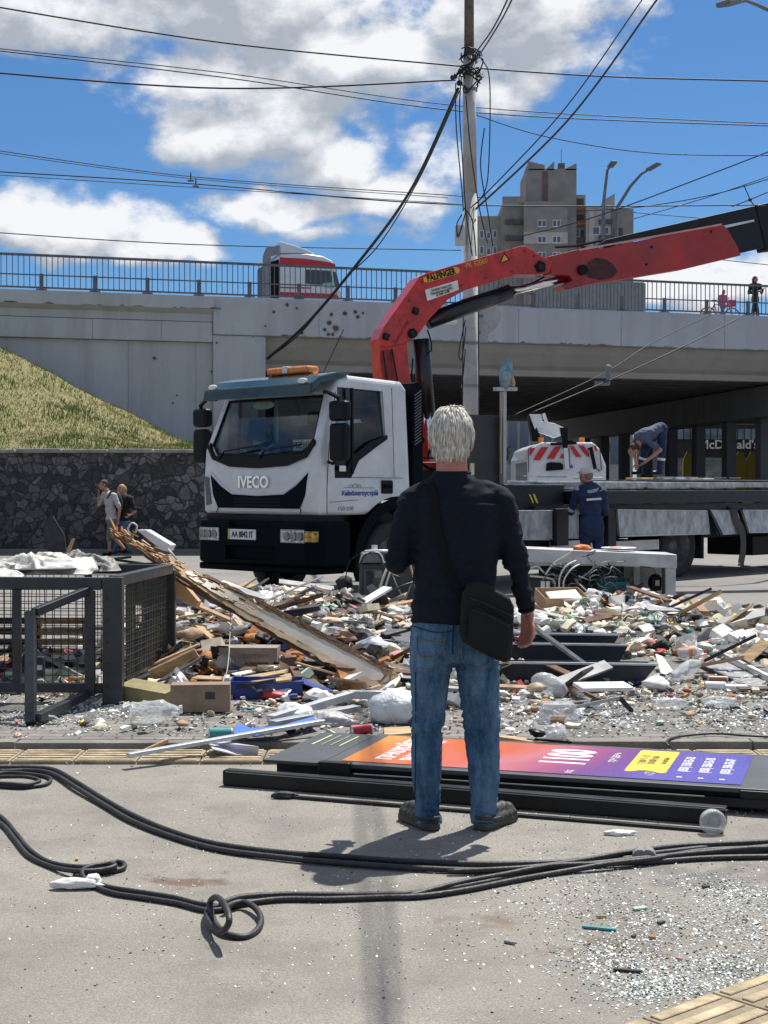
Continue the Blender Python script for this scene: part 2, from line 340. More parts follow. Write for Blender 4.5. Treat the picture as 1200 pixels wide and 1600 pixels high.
# =================================================================== SETTING
def ground_mat(name, a, b, c, speck=.5, s1=.35, s2=2.5, stain=None):
    m = bpy.data.materials.new(name); m.use_nodes = True; nt = m.node_tree; N = nt.nodes.new; L = nt.links.new; P = nt.nodes['Principled BSDF']; P.inputs['Roughness'].default_value = .88
    g = N('ShaderNodeNewGeometry')
    def nz(sc, det=8, lo=.35, hi=.65, rough=.6):
        n = N('ShaderNodeTexNoise'); n.inputs['Scale'].default_value = sc; n.inputs['Detail'].default_value = det; n.inputs['Roughness'].default_value = rough; L(g.outputs['Position'], n.inputs['Vector'])
        r = N('ShaderNodeMapRange'); r.inputs['From Min'].default_value = lo; r.inputs['From Max'].default_value = hi; L(n.outputs[0], r.inputs[0]); return r.outputs[0]
    def mix(f, x, y):
        k = N('ShaderNodeMix'); k.data_type = 'RGBA'
        if hasattr(f, 'links') or not isinstance(f, float): L(f, k.inputs[0])
        else: k.inputs[0].default_value = f
        for i, q in ((6, x), (7, y)):
            if isinstance(q, tuple): k.inputs[i].default_value = (*q, 1)
            else: L(q, k.inputs[i])
        return k.outputs[2]
    col = mix(nz(s1), a, b); col = mix(nz(s2, lo=.45, hi=.75), col, c)
    fine = nz(130, 3, .38, .62, .7); f2 = N('ShaderNodeMath'); f2.operation = 'MULTIPLY'; L(fine, f2.inputs[0]); f2.inputs[1].default_value = speck
    col = mix(f2.outputs[0], col, tuple(x*.45 for x in a))
    v = N('ShaderNodeTexVoronoi'); v.inputs['Scale'].default_value = 75; L(g.outputs['Position'], v.inputs['Vector'])
    lt = N('ShaderNodeMapRange'); lt.inputs['From Min'].default_value = .22; lt.inputs['From Max'].default_value = .12; lt.inputs['To Max'].default_value = .55*speck; L(v.outputs['Distance'], lt.inputs[0])
    col = mix(lt.outputs[0], col, tuple(min(1, x*1.5) for x in b))
    if stain:
        for (x, y, rx, ry, sc_) in stain:
            s = N('ShaderNodeVectorMath'); s.operation = 'SUBTRACT'; L(g.outputs['Position'], s.inputs[0]); s.inputs[1].default_value = (x, y, 0)
            m2 = N('ShaderNodeVectorMath'); m2.operation = 'MULTIPLY'; L(s.outputs[0], m2.inputs[0]); m2.inputs[1].default_value = (1/rx, 1/ry, 0)
            ln = N('ShaderNodeVectorMath'); ln.operation = 'LENGTH'; L(m2.outputs[0], ln.inputs[0])
            a2 = N('ShaderNodeMath'); a2.operation = 'MULTIPLY_ADD'; L(nz(9, 6), a2.inputs[0]); a2.inputs[1].default_value = 1.1; L(ln.outputs['Value'], a2.inputs[2])
            r = N('ShaderNodeMapRange'); r.inputs['From Min'].default_value = 1.25; r.inputs['From Max'].default_value = .6; r.inputs['To Max'].default_value = .75; L(a2.outputs[0], r.inputs[0]); col = mix(r.outputs[0], col, sc_)
    if name == 'plaza_asphalt':
        wz = N('ShaderNodeTexNoise'); wz.inputs['Scale'].default_value = 4; wz.inputs['Detail'].default_value = 6; L(g.outputs['Position'], wz.inputs[0])
        wa = N('ShaderNodeVectorMath'); wa.operation = 'MULTIPLY_ADD'; L(wz.outputs['Color'], wa.inputs[0]); wa.inputs[1].default_value = (.5, .5, 0); L(g.outputs['Position'], wa.inputs[2])
        vc = N('ShaderNodeTexVoronoi'); vc.feature = 'DISTANCE_TO_EDGE'; vc.inputs['Scale'].default_value = .55; L(wa.outputs[0], vc.inputs['Vector'])
        cr = N('ShaderNodeMapRange'); cr.inputs['From Min'].default_value = .0045; cr.inputs['From Max'].default_value = .0015; L(vc.outputs[0], cr.inputs[0])
        cm = N('ShaderNodeMath'); cm.operation = 'MULTIPLY'; L(cr.outputs[0], cm.inputs[0]); L(nz(1.1, 3, .5, .6), cm.inputs[1]); col = mix(cm.outputs[0], col, (.17, .16, .135))
    L(col, P.inputs['Base Color'])
    n2 = N('ShaderNodeTexNoise'); n2.inputs['Scale'].default_value = 160; n2.inputs['Detail'].default_value = 4; L(g.outputs['Position'], n2.inputs['Vector'])
    bp = N('ShaderNodeBump'); bp.inputs['Strength'].default_value = .55; bp.inputs['Distance'].default_value = .006; L(n2.outputs[0], bp.inputs['Height']); L(bp.outputs[0], P.inputs['Normal'])
    MATS[name] = m; return m
rust_xy = gnd(285, 1378)
dk = (.05, .045, .04)
gm_road = ground_mat('road_asphalt', (.20, .19, .175), (.25, .235, .215), (.15, .14, .13), .35, .15, .8, stain=[(gnd(330, 930).x, gnd(330, 930).y, 2.2, 1.6, (.10, .095, .085)), (gnd(1020, 968).x, gnd(1020, 968).y, 1.2, .5, (.08, .075, .07))])
gm_near = ground_mat('plaza_asphalt', (.245, .227, .195), (.315, .295, .255), (.175, .163, .143), .6, .5, 3.0,
    stain=[(rust_xy.x, rust_xy.y, .22, .16, (.10, .045, .025)), (gnd(960, 1480).x, gnd(960, 1480).y, .28, .22, (.13, .095, .065)), (gnd(770, 1440).x, gnd(770, 1440).y, .22, .12, (.15, .105, .07)), (gnd(1100, 1370).x, gnd(1100, 1370).y, .55, .35, (.12, .115, .105)), (gnd(1120, 1520).x, gnd(1120, 1520).y, .2, .12, (.09, .085, .08))])
def sheet(name, mt, pts, z, lab=None):
    mb = MB(); mb.quad(*[(x, y, z) for x, y in pts]); o = mb.build(name, mt, origin=False); return tag(o, lab, None, kind='structure')
sheet('road', gm_road, [(-1500, -300), (1500, -300), (1500, 2600), (-1500, 2600)], 0)
sheet('plaza_pavement', gm_near, [(-14, -12), (16, -12), (16, 7.95), (-14, 7.95)], .006)
# paver sidewalk : brick texture in world space
def paver_mat(name, c1, c2, mortar, bw=.2, bh=.1, rot=0.):
    m = bpy.data.materials.new(name); m.use_nodes = True; nt = m.node_tree; N = nt.nodes.new; L = nt.links.new; P = nt.nodes['Principled BSDF']; P.inputs['Roughness'].default_value = .9
    g = N('ShaderNodeNewGeometry'); mp = N('ShaderNodeMapping'); L(g.outputs['Position'], mp.inputs[0]); mp.inputs['Rotation'].default_value = (0, 0, rot)
    b = N('ShaderNodeTexBrick'); L(mp.outputs[0], b.inputs[0]); b.inputs['Scale'].default_value = 1; b.inputs['Brick Width'].default_value = bw; b.inputs['Row Height'].default_value = bh
    b.inputs['Mortar Size'].default_value = .006; b.inputs['Color1'].default_value = (*c1, 1); b.inputs['Color2'].default_value = (*c2, 1); b.inputs['Mortar'].default_value = (*mortar, 1); b.inputs['Mortar Smooth'].default_value = .3
    n = N('ShaderNodeTexNoise'); n.inputs['Scale'].default_value = 3; n.inputs['Detail'].default_value = 9; L(g.outputs['Position'], n.inputs[0])
    r = N('ShaderNodeMapRange'); L(n.outputs[0], r.inputs[0]); r.inputs['From Min'].default_value = .42; r.inputs['From Max'].default_value = .68
    k = N('ShaderNodeMix'); k.data_type = 'RGBA'; L(r.outputs[0], k.inputs[0]); L(b.outputs[0], k.inputs[6]); k.inputs[7].default_value = (.11, .10, .09, 1)
    L(k.outputs[2], P.inputs['Base Color'])
    bp = N('ShaderNodeBump'); bp.inputs['Strength'].default_value = .6; bp.inputs['Distance'].default_value = .01; bp.invert = True; L(b.outputs['Fac'], bp.inputs['Height']); L(bp.outputs[0], P.inputs['Normal'])
    MATS[name] = m; return m
PAV = paver_mat('sidewalk_pavers', (.24, .225, .20), (.18, .17, .155), (.06, .055, .05), .21, .11)
mb = MB(); mb.bb(-14, 16, 8.06, 14.25, -.1, .05); tag(mb.build('sidewalk', PAV, origin=False), kind='structure')
KERB = mat('kerb_concrete', (.21, .195, .175), .9, var=.2, scale=3, bump=.5)
def kerb(name, y0, y1, z, lab, x0=-14, x1=16, ln=1.0):
    mb = MB(); x = x0; random.seed(3)
    while x < x1:
        d = random.uniform(-.004, .004); mb.bb(x+.004, x+ln-.004, y0+d, y1+d, -.1, z+random.uniform(-.004, .004)); x += ln
    return tag(mb.build(name, KERB, bevel=.008, seg=2, origin=False), kind='structure')
kerb('kerb', 7.95, 8.058, .053, 'near'); kerb('kerb', 14.26, 14.42, .085, 'far')
# yellow tactile paving
TACT = mat('tactile_yellow', (.46, .37, .235), .85, var=.3, scale=7, bump=.4)
TACTD = mat('tactile_base', (.30, .25, .17), .9, var=.25, scale=5, bump=.4)
def tactile(name, o, ux, uy, nx, ny, ts=.3, gap=.008, bars=4):
    mb = MB(); ux = Vector(ux).normalized(); uy = Vector(uy).normalized(); o = Vector(o); rot = Matrix((ux, uy, Vector((0, 0, 1)))).transposed()
    random.seed(11)
    for i in range(nx):
        for j in range(ny):
            c = o+ux*(ts*(i+.5))+uy*(ts*(j+.5)); mb.mi(1).box(c+Vector((0, 0, .010)), (ts-gap, ts-gap, .02), rot=rot)
            for k in range(bars):
                mb.mi(0).box(c+uy*((k-(bars-1)/2)*ts/bars)+Vector((0, 0, .0225+random.uniform(-.001, .001))), (ts-.035, ts/bars*.5, .006), rot=rot)
    return tag(mb.build(name, [TACT, TACTD], bevel=.002, seg=1, origin=False), kind='structure')
tactile('tactile_paving', (-4.2, 7.55, .004), (1, 0, 0), (0, 1, 0), 29, 1, ts=.325, bars=5)
p0 = gnd(1000, 1603); p1 = gnd(1200, 1530); dx = (p1-p0).normalized(); dy = Vector((dx.y, -dx.x, 0))
tactile('tactile_paving', p0-dx*1.2+dy*1.2+Vector((0, 0, .004)), dx, -dy, 14, 4, ts=.3, bars=4)
# far-side pavement by the wall
mb = MB(); mb.bb(-30, -2.8, 31.75, 32.0, -.1, .10); tag(mb.build('pavement', gm_road, origin=False), kind='structure')

# ------------------------------------------------------------------ stone wall
def stone_mat():
    m = bpy.data.materials.new('rubble_stone'); m.use_nodes = True; nt = m.node_tree; N = nt.nodes.new; L = nt.links.new; P = nt.nodes['Principled BSDF']; P.inputs['Roughness'].default_value = .85
    g = N('ShaderNodeNewGeometry'); wn = N('ShaderNodeTexNoise'); wn.inputs['Scale'].default_value = 3; L(g.outputs['Position'], wn.inputs[0])
    ma = N('ShaderNodeVectorMath'); ma.operation = 'MULTIPLY_ADD'; L(wn.outputs['Color'], ma.inputs[0]); ma.inputs[1].default_value = (.35, .0, .35); L(g.outputs['Position'], ma.inputs[2])
    v = N('ShaderNodeTexVoronoi'); v.feature = 'DISTANCE_TO_EDGE'; v.inputs['Scale'].default_value = 5.6; L(ma.outputs[0], v.inputs['Vector'])
    v2 = N('ShaderNodeTexVoronoi'); v2.inputs['Scale'].default_value = 5.6; L(ma.outputs[0], v2.inputs['Vector'])
    sx = N('ShaderNodeSeparateXYZ'); L(v2.outputs['Color'], sx.inputs[0])
    rp = N('ShaderNodeValToRGB'); L(sx.outputs[0], rp.inputs[0]); rp.color_ramp.elements[0].color = (.085, .08, .085, 1); rp.color_ramp.elements[1].color = (.36, .34, .345, 1); rp.color_ramp.elements[0].position = .1
    n = N('ShaderNodeTexNoise'); n.inputs['Scale'].default_value = 12; n.inputs['Detail'].default_value = 8; L(g.outputs['Position'], n.inputs[0])
    mul = N('ShaderNodeMix'); mul.data_type = 'RGBA'; mul.blend_type = 'MULTIPLY'; mul.inputs[0].default_value = 1; L(rp.outputs[0], mul.inputs[6]); L(n.outputs[0], mul.inputs[7])
    ed = N('ShaderNodeMapRange'); L(v.outputs[0], ed.inputs[0]); ed.inputs['From Min'].default_value = .02; ed.inputs['From Max'].default_value = .06
    k = N('ShaderNodeMix'); k.data_type = 'RGBA'; L(ed.outputs[0], k.inputs[0]); k.inputs[6].default_value = (.06, .055, .055, 1); L(mul.outputs[2], k.inputs[7])
    s = N('ShaderNodeTexNoise'); s.inputs['Scale'].default_value = .45; s.inputs['Detail'].default_value = 5; L(g.outputs['Position'], s.inputs[0])
    sp = N('ShaderNodeSeparateXYZ'); L(g.outputs['Position'], sp.inputs[0])
    sa = N('ShaderNodeMath'); sa.operation = 'MULTIPLY_ADD'; L(sp.outputs[0], sa.inputs[0]); sa.inputs[1].default_value = .07; L(s.outputs[0], sa.inputs[2])
    sr = N('ShaderNodeMapRange'); L(sa.outputs[0], sr.inputs[0]); sr.inputs['From Min'].default_value = -.02; sr.inputs['From Max'].default_value = .22; sr.inputs['To Min'].default_value = .42
    sr.inputs['To Max'].default_value = 0
    kk = N('ShaderNodeMix'); kk.data_type = 'RGBA'; L(sr.outputs[0], kk.inputs[0]); L(k.outputs[2], kk.inputs[6]); kk.inputs[7].default_value = (.022, .018, .022, 1)
    L(kk.outputs[2], P.inputs['Base Color'])
    bp = N('ShaderNodeBump'); bp.inputs['Strength'].default_value = 1; bp.inputs['Distance'].default_value = .06; L(ed.outputs[0], bp.inputs['Height']); L(bp.outputs[0], P.inputs['Normal'])
    return m
wl = empty('stone_retaining_wall', (-9, 32.3, 0), 'dark rubble stone retaining wall below the grass bank', 'wall')
mb = MB(); mb.bb(-30, -2.9, 32.0, 32.6, -.2, 2.18); mb.build('wall', stone_mat(), wl, world=True)
mb = MB(); x = -30; random.seed(5)
while x < -3.2:
    mb.bb(x+.01, x+.98, 31.93, 32.66, 2.183, 2.27+random.uniform(-.01, .012)); x += 1.0
mb.build('coping', mat('coping_stone', (.30, .29, .27), .85, var=.2, bump=.4), wl, world=True, bevel=.02)
# ------------------------------------------------------------------ grass bank
def bank_z(x, t):
    top = 2.75+(-5.8-x)*.5 if x < -5.8 else 2.75-(x+5.8)*.14
    top = min(top, 6.4); s = min(1, t/.80)**.92; top = 1.43+(top-1.43)*1.01 if top > 2.6 else top
    return 2.2+(top-2.2)*s-max(0, t-.80)*3.2+.10*noise.noise(Vector((x*.7, t*7, 0)))+.05*noise.noise(Vector((x*2.3, t*22, 3)))
mb = MB(); nx, nt_ = 110, 70; vs = []
for i in range(nx+1):
    x = -24+i*(21.0/nx)
    for j in range(nt_+1):
        t = j/nt_; yb = 48.2+.2867*x; vs.append((x, 32.62+(yb-32.62)*t, bank_z(x, t)))
mb.smooth = True; mb.add(vs, [(i*(nt_+1)+j, (i+1)*(nt_+1)+j, (i+1)*(nt_+1)+j+1, i*(nt_+1)+j+1) for i in range(nx) for j in range(nt_)])
EARTH = mat('dry_turf', (.17, .18, .06), .95, col2=(.26, .21, .10), scale=2.2, bump=.9, bscale=12)
tag(mb.build('grass_bank', EARTH, origin=False), kind='structure')
mb = MB(); mb.bb(-3.4, -2.9, 32.61, 47.0, -.2, 2.5); mb.build('return_wall', MATS['coping_stone'], wl, world=True)
GR = [mat('grass_green', (.11, .18, .03), .8, var=.3), mat('grass_straw', (.26, .245, .10), .85, var=.2), mat('grass_olive', (.13, .17, .04), .8, var=.3), mat('grass_brown', (.22, .15, .08), .9, var=.2)]
random.seed(21); mb = MB()
for k in range(72000):
    x = random.uniform(-16.5, -3.2); t = random.random()**1.15; yb = 48.2+.2867*x; y = 32.62+(yb-32.62)*t; z = bank_z(x, t)
    q = noise.noise(Vector((x*.9, y*.45, 5)))+.5*noise.noise(Vector((x*2.6, y*1.3, 9)))+.25*random.uniform(-1, 1)+.2*(x+10)/-8
    mb.mi(0 if q > .16 else 2 if q > -.12 else 1 if q > -.50 else 3)
    a = random.uniform(0, 6.28); h = random.uniform(.04, .12)*(1.5 if q > .3 else 1); w = random.uniform(.005, .014); lx, ly = random.gauss(0, .06), random.gauss(0, .06)
    if mb.cur == 1: lx *= 2; ly *= 2; h *= .7
    mb.quad((x-w*math.cos(a), y-w*math.sin(a), z-.02), (x+w*math.cos(a), y+w*math.sin(a), z-.02), (x+lx, y+ly, z+h))
tag(mb.build('grass', GR, origin=False), 'patchy mown grass, green and straw yellow, on the bank', 'grass', kind='stuff')

# ------------------------------------------------------------------ bridge
def conc_mat(name, c, dark, streak=1.):
    m = bpy.data.materials.new(name); m.use_nodes = True; nt = m.node_tree; N = nt.nodes.new; L = nt.links.new; P = nt.nodes['Principled BSDF']; P.inputs['Roughness'].default_value = .8
    tc = N('ShaderNodeTexCoord'); mp = N('ShaderNodeMapping'); L(tc.outputs['Object'], mp.inputs[0]); mp.inputs['Scale'].default_value = (1.2, 1.2, .12)
    n = N('ShaderNodeTexNoise'); n.inputs['Scale'].default_value = 1.6; n.inputs['Detail'].default_value = 9; n.inputs['Roughness'].default_value = .65; L(mp.outputs[0], n.inputs[0])
    n2 = N('ShaderNodeTexNoise'); n2.inputs['Scale'].default_value = .5; n2.inputs['Detail'].default_value = 6; L(tc.outputs['Object'], n2.inputs[0])
    r = N('ShaderNodeMapRange'); L(n.outputs[0], r.inputs[0]); r.inputs['From Min'].default_value = .46; r.inputs['From Max'].default_value = .74; r.inputs['To Max'].default_value = .75*streak
    k = N('ShaderNodeMix'); k.data_type = 'RGBA'; L(r.outputs[0], k.inputs[0]); k.inputs[6].default_value = (*c, 1); k.inputs[7].default_value = (*dark, 1)
    r2 = N('ShaderNodeMapRange'); L(n2.outputs[0], r2.inputs[0]); r2.inputs['From Min'].default_value = .42; r2.inputs['From Max'].default_value = .6; r2.inputs['To Max'].default_value = .4
    k2 = N('ShaderNodeMix'); k2.data_type = 'RGBA'; L(r2.outputs[0], k2.inputs[0]); L(k.outputs[2], k2.inputs[6]); k2.inputs[7].default_value = (*[x*.82 for x in c], 1)
    L(k2.outputs[2], P.inputs['Base Color'])
    n3 = N('ShaderNodeTexNoise'); n3.inputs['Scale'].default_value = 14; n3.inputs['Detail'].default_value = 8; L(tc.outputs['Object'], n3.inputs[0])
    bp = N('ShaderNodeBump'); bp.inputs['Strength'].default_value = .35; bp.inputs['Distance'].default_value = .03; L(n3.outputs[0], bp.inputs['Height']); L(bp.outputs[0], P.inputs['Normal'])
    MATS[name] = m; return m
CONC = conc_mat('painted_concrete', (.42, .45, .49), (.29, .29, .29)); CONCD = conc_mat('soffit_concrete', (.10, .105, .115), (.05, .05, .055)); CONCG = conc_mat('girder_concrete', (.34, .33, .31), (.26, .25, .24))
BW = R(16); B0 = Vector((0, 47.7, 0))
br = empty('road_bridge', B0, 'pale concrete road overpass crossing behind the crane truck', 'bridge', rz=BW)
def bpl(u, v, z): c, s = math.cos(BW), math.sin(BW); return Vector((B0.x+u*c-v*s, B0.y+u*s+v*c, z))
def bu(px, v=0.):
    k = (px-600)/F; c, s = math.cos(BW), math.sin(BW)   # x = k*y
    return (k*(B0.y+v*c)+v*s)/(c-k*s)
def prof(pts, u0, u1):
    mb = MB(); mb.plate([(u0, v, z) for v, z in pts], (u1-u0, 0, 0)); return mb
UA = bu(333); UP = bu(415)
prof([(-.12, 6.22), (-.12, 7.30), (-.06, 7.42), (.45, 7.42), (.45, 6.22)], UA, 60).build('parapet_beam', CONC, br, bevel=.02)
mb = prof([(-.28, 6.98), (-.28, 7.38), (.45, 7.38), (.45, 6.55), (.0, 6.62), (-.02, 6.85)], -60, UA-.01)
mb.build('cornice', CONC, br); prof([(-.03, 5.98), (-.03, 6.60), (.4, 6.60), (.4, 5.98)], -60, UA-.01).build('abutment_band', CONC, br, bevel=.02)
prof([(.12, -.2), (.12, 5.97), (8, 5.97), (8, -.2)], -60, UA).build('abutment_wall', CONC, br)
prof([(-.04, -.2), (-.04, 6.21), (33, 6.21), (33, -.2)], UA+.003, UP).build('abutment_pier', CONC, br, bevel=.02)
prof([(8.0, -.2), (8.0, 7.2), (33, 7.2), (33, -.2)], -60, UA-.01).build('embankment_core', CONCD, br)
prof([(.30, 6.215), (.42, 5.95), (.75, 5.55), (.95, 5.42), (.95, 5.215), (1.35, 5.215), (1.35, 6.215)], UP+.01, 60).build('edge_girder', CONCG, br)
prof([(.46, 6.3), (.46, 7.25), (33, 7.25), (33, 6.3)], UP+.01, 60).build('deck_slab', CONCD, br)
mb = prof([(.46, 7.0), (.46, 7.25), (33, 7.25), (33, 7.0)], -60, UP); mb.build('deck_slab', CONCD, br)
mb = MB()
for k in range(23):
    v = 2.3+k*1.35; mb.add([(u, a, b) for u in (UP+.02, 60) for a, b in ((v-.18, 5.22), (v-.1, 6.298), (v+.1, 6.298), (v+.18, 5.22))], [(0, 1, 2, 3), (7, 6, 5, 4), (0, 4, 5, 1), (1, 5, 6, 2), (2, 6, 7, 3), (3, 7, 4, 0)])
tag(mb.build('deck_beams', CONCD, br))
prof([(32.6, 5.2), (32.6, 7.6), (33.0, 7.6), (33.0, 5.2)], UP, 60).build('parapet_beam', CONCG, br)
def piers(u0, du, name='pier_column'):
    f = lambda v: u0+du*v
    mb = MB(); mb.add([(f(v)+s*.6, v, z) for v in (.1, 31.5) for s in (-1, 1) for z in (4.05, 5.19)], [(0, 1, 3, 2), (4, 6, 7, 5), (0, 4, 5, 1), (2, 3, 7, 6), (0, 2, 6, 4), (1, 5, 7, 3)])
    mb.build('pier_cap', conc_mat('cap_concrete', (.17, .17, .17), (.09, .09, .09)) if 'cap_concrete' not in MATS else MATS['cap_concrete'], br, bevel=.03)
    for k in range(10):
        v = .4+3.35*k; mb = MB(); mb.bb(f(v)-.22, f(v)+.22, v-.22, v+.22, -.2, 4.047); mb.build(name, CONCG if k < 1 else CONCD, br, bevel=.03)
piers(15.5, .13)
piers(32.0, .13)
piers(bu(1010, 2)+.0, -.0) if False else None
# shrapnel pits in the parapet
PIT = mat('pit_concrete', (.10, .095, .09), .95, var=.3, bump=.6); PITL = mat('pit_rim', (.36, .35, .33), .95, var=.25, bump=.6)
random.seed(4)
for (px, py, r) in [(449, 477, 3), (464, 482, 2.5), (518, 492, 3), (539, 490, 3.5), (555, 488, 3), (559, 496, 3), (567, 490, 2), (514, 505, 4), (525, 514, 5), (508, 516, 3), (428, 488, 2.5), (520, 523, 2.5), (513, 523, 3), (600, 498, 2), (486, 500, 2.5), (472, 521, 2.5), (415, 510, 2)]:
    u = bu(px, -.12); P_ = bpl(u, -.12, 0); z = CH+(762-py)/F*P_.y; rr = r/F*P_.y
    mb = MB()
    for mi_, k, off in ((1, 1.35, -.122), (0, .95, -.126)):
        mb.mi(mi_); n = 9; mb.plate([(u+k*rr*math.cos(a*6.283/n)*random.uniform(.75, 1.15), off, z+k*rr*math.sin(a*6.283/n)*random.uniform(.75, 1.15)) for a in range(n)], (0, .02, 0))
    mb.build('shrapnel_pit', [PIT, PITL], br)
for (px, py, r) in [(242, 560, 3), (396, 524, 2.5), (339, 536, 2), (120, 510, 1.5), (332, 581, 2.5), (277, 618, 1.5), (270, 630, 1.5)]:
    v0 = .12 if px < 333 else -.04; u = bu(px, v0); P_ = bpl(u, v0, 0); z = CH+(762-py)/F*P_.y; rr = r/F*P_.y
    mb = MB()
    for mi_, k, off in ((1, 1.4, -.003), (0, .95, -.006)):
        mb.mi(mi_); n = 8; mb.plate([(u+k*rr*math.cos(a*6.283/n)*random.uniform(.75, 1.15), v0+off-(.02 if 505 < py < 515 and px < 300 else 0), z+k*rr*math.sin(a*6.283/n)*random.uniform(.75, 1.15)) for a in range(n)], (0, .02, 0))
    mb.build('shrapnel_pit', [PIT, PITL], br)
# broken bottom edge of the parapet: chipped patches
random.seed(9); CHIP = mat('chip_concrete', (.25, .24, .22), .95, var=.3)
for k in range(60):
    mb = MB()
    u = random.uniform(UP, 15) if k < 42 else random.uniform(-12, UA); w = random.uniform(.1, .5); h = random.uniform(.02, .07)
    z0 = 6.222 if u > UA else 7.0; v = -.125 if u > UA else -.285
    z0 = z0 if u > UA else 6.985
    mb.plate([(u, v, z0), (u+w, v, z0), (u+w*.8, v, z0+h*random.uniform(.3, 1)), (u+w*.45, v, z0+h), (u+w*.1, v, z0+h*random.uniform(.3, .9))], (0, .012, 0)); mb.build('chipped_patch', CHIP, br)
# formwork joints
JD = mat('joint_dark', (.26, .26, .26), .9)
for a in [(u, u+.018, -.124, -.118, 6.23, 7.36) for u in (-2.2, 1.1, 4.6, 8.3, 12.2, 16.4, 20.5)]+[(u, u+.02, -.034, -.028, 5.98, 6.6) for u in (-9.3, -7.2)]+[(u, u+.02, .117, .122, 0, 5.96) for u in (-8.2, -6.1)]:
    mb = MB(); mb.bb(*a); mb.build('casting_joint', JD, br)

# ------------------------------------------------------------------ bridge railing
RAIL = mat('railing_paint', (.12, .115, .135), .5, var=.2, scale=3)
rl = empty('bridge_railing', bpl(0, .1, 7.42), 'long grey steel balustrade along the near edge of the bridge', 'railing', rz=BW)
def lr(mb, *a): return mb
mb = MB(); mb.bb(-45, 50, -.04, .04, 1.03, 1.10); mb.build('top_rail', RAIL, rl)
mb = MB(); mb.bb(-45, 50, -.025, .025, .45, .485); mb.build('middle_rail', RAIL, rl)
mb = MB(); mb.bb(-45, 50, -.03, .03, .06, .11); mb.build('bottom_rail', RAIL, rl)
P1 = bu(835, .1); P2 = bu(1002, .1)
for side, (a, b) in enumerate(((-14, P1-.02), (P2+.05, 18))):
    mb = MB(); u = a
    while u < b:
        mb.bb(u-.012, u+.012, -.012, .012, .11, 1.03); u += .168
    tag(mb.build('balusters', RAIL, rl), kind='stuff')
k = -14.0
while k < 18:
    mb = MB(); mb.bb(k-.06, k+.06, -.09, -.03, -.06, .5); mb.bb(k-.16, k+.16, -.12, .06, -.0, .035); mb.build('post', RAIL, rl); k += 1.6
mb = MB(); u = P1
while u < P2:
    mb.bb(u, u+.09, -.075, -.05, .02, .98); mb.bb(u+.09, u+.13, -.055, -.04, .02, .98); u += .13
mb.bb(P1-.03, P2+.03, -.09, -.03, .96, 1.0); mb.bb(P1-.03, P2+.03, -.09, -.03, .0, .04); mb.build('sheet_metal_panel', mat('grey_sheet', (.22, .235, .25), .5, .1, var=.12), rl)
mb = MB(); n = 1400; pts = [(-14+i*32/n, 0, .02+.045*abs(math.sin(i*32/n*math.pi/.2))) for i in range(n+1)]
mb.plate([(-14, 0, -.0)]+pts+[(18, 0, -.0)], (0, .02, 0)); 
eb = tag(mb.build('scalloped_edging', mat('white_tin', (.8, .8, .78), .6), None, origin=False), 'white scalloped metal edging strip under the bridge balusters', 'edging')
eb.location = bpl(0, .3, 7.385); eb.rotation_euler = (0, 0, BW)

# ------------------------------------------------------------------ tower block
apt = empty('apartment_tower', (31, 268, 0), 'grey brown panel apartment tower rising behind the bridge', 'building')
S_ = F/268.0
def ax(px): return (px-600)/S_
def az(py): return CH+(762-py)/S_
C1 = mat('panel_brick', (.25, .235, .225), .9, var=.12, scale=.6); C2 = mat('panel_pale', (.42, .40, .38), .9, var=.1, scale=.5); C3 = mat('panel_brown', (.16, .10, .09), .9, var=.15, scale=.5); C4 = mat('panel_grey', (.32, .315, .31), .9, var=.12, scale=.5)
GLS = mat('window_glass', (.10, .13, .18), .12, var=.2, scale=.5); FRM = mat('window_frame', (.75, .75, .75), .6)
def blk(name, x0, x1, yt, d0, d1, m, yb=762): mb = MB(); mb.bb(ax(x0), ax(x1), 268+d0, 268+d1, az(yb), az(yt)); return mb.build(name, m, apt, world=True)
blk('stair_tower', 823, 902, 262, 2, 14, C1); blk('wing_wall', 785, 820, 318, 1.5, 12, C1); blk('front_block', 818, 886, 316, 0, 12, C1); blk('side_block', 742, 790, 331, 5, 16, C4)
blk('loggia_block', 886, 918, 300, 3.5, 14, C4); blk('right_block', 916, 955, 321, 1.2, 14, C4); blk('far_block', 958, 993, 323, 3, 14, C1); blk('brown_panel', 848, 857, 266, 1.9, 3, C3)
mb = MB(); mb.plate([(ax(945), 268.5, az(325)), (ax(945), 268.5, az(312)), (ax(960), 268.5, az(303)), (ax(960), 268.5, az(325))], (0, 10, 0)); mb.build('roof_gable', C4, apt, world=True)
mb = MB()
for (a, b, c, d) in ((827, 852, 250, 256), (855, 867, 262, 250), (884, 902, 262, 253)):
    mb.plate([(ax(a), 270, az(264)), (ax(a), 270, az(c)), (ax(b), 270, az(d)), (ax(b), 270, az(264))], (0, 9, 0))
mb.build('roof_parapet', C1, apt, world=True)
mb = MB(); mb.bb(ax(785), ax(820), 268.3, 269.2, az(318), az(308)); mb.build('roof_parapet', C1, apt, world=True)
mb = MB(); mb.cyl((ax(880), 272, az(262)), (ax(880), 272, az(228)), .06, n=5); mb.box((ax(880), 272, az(258)), (1.2, 1.2, 1.8)); mb.build('roof_antenna', RAIL, apt, world=True)
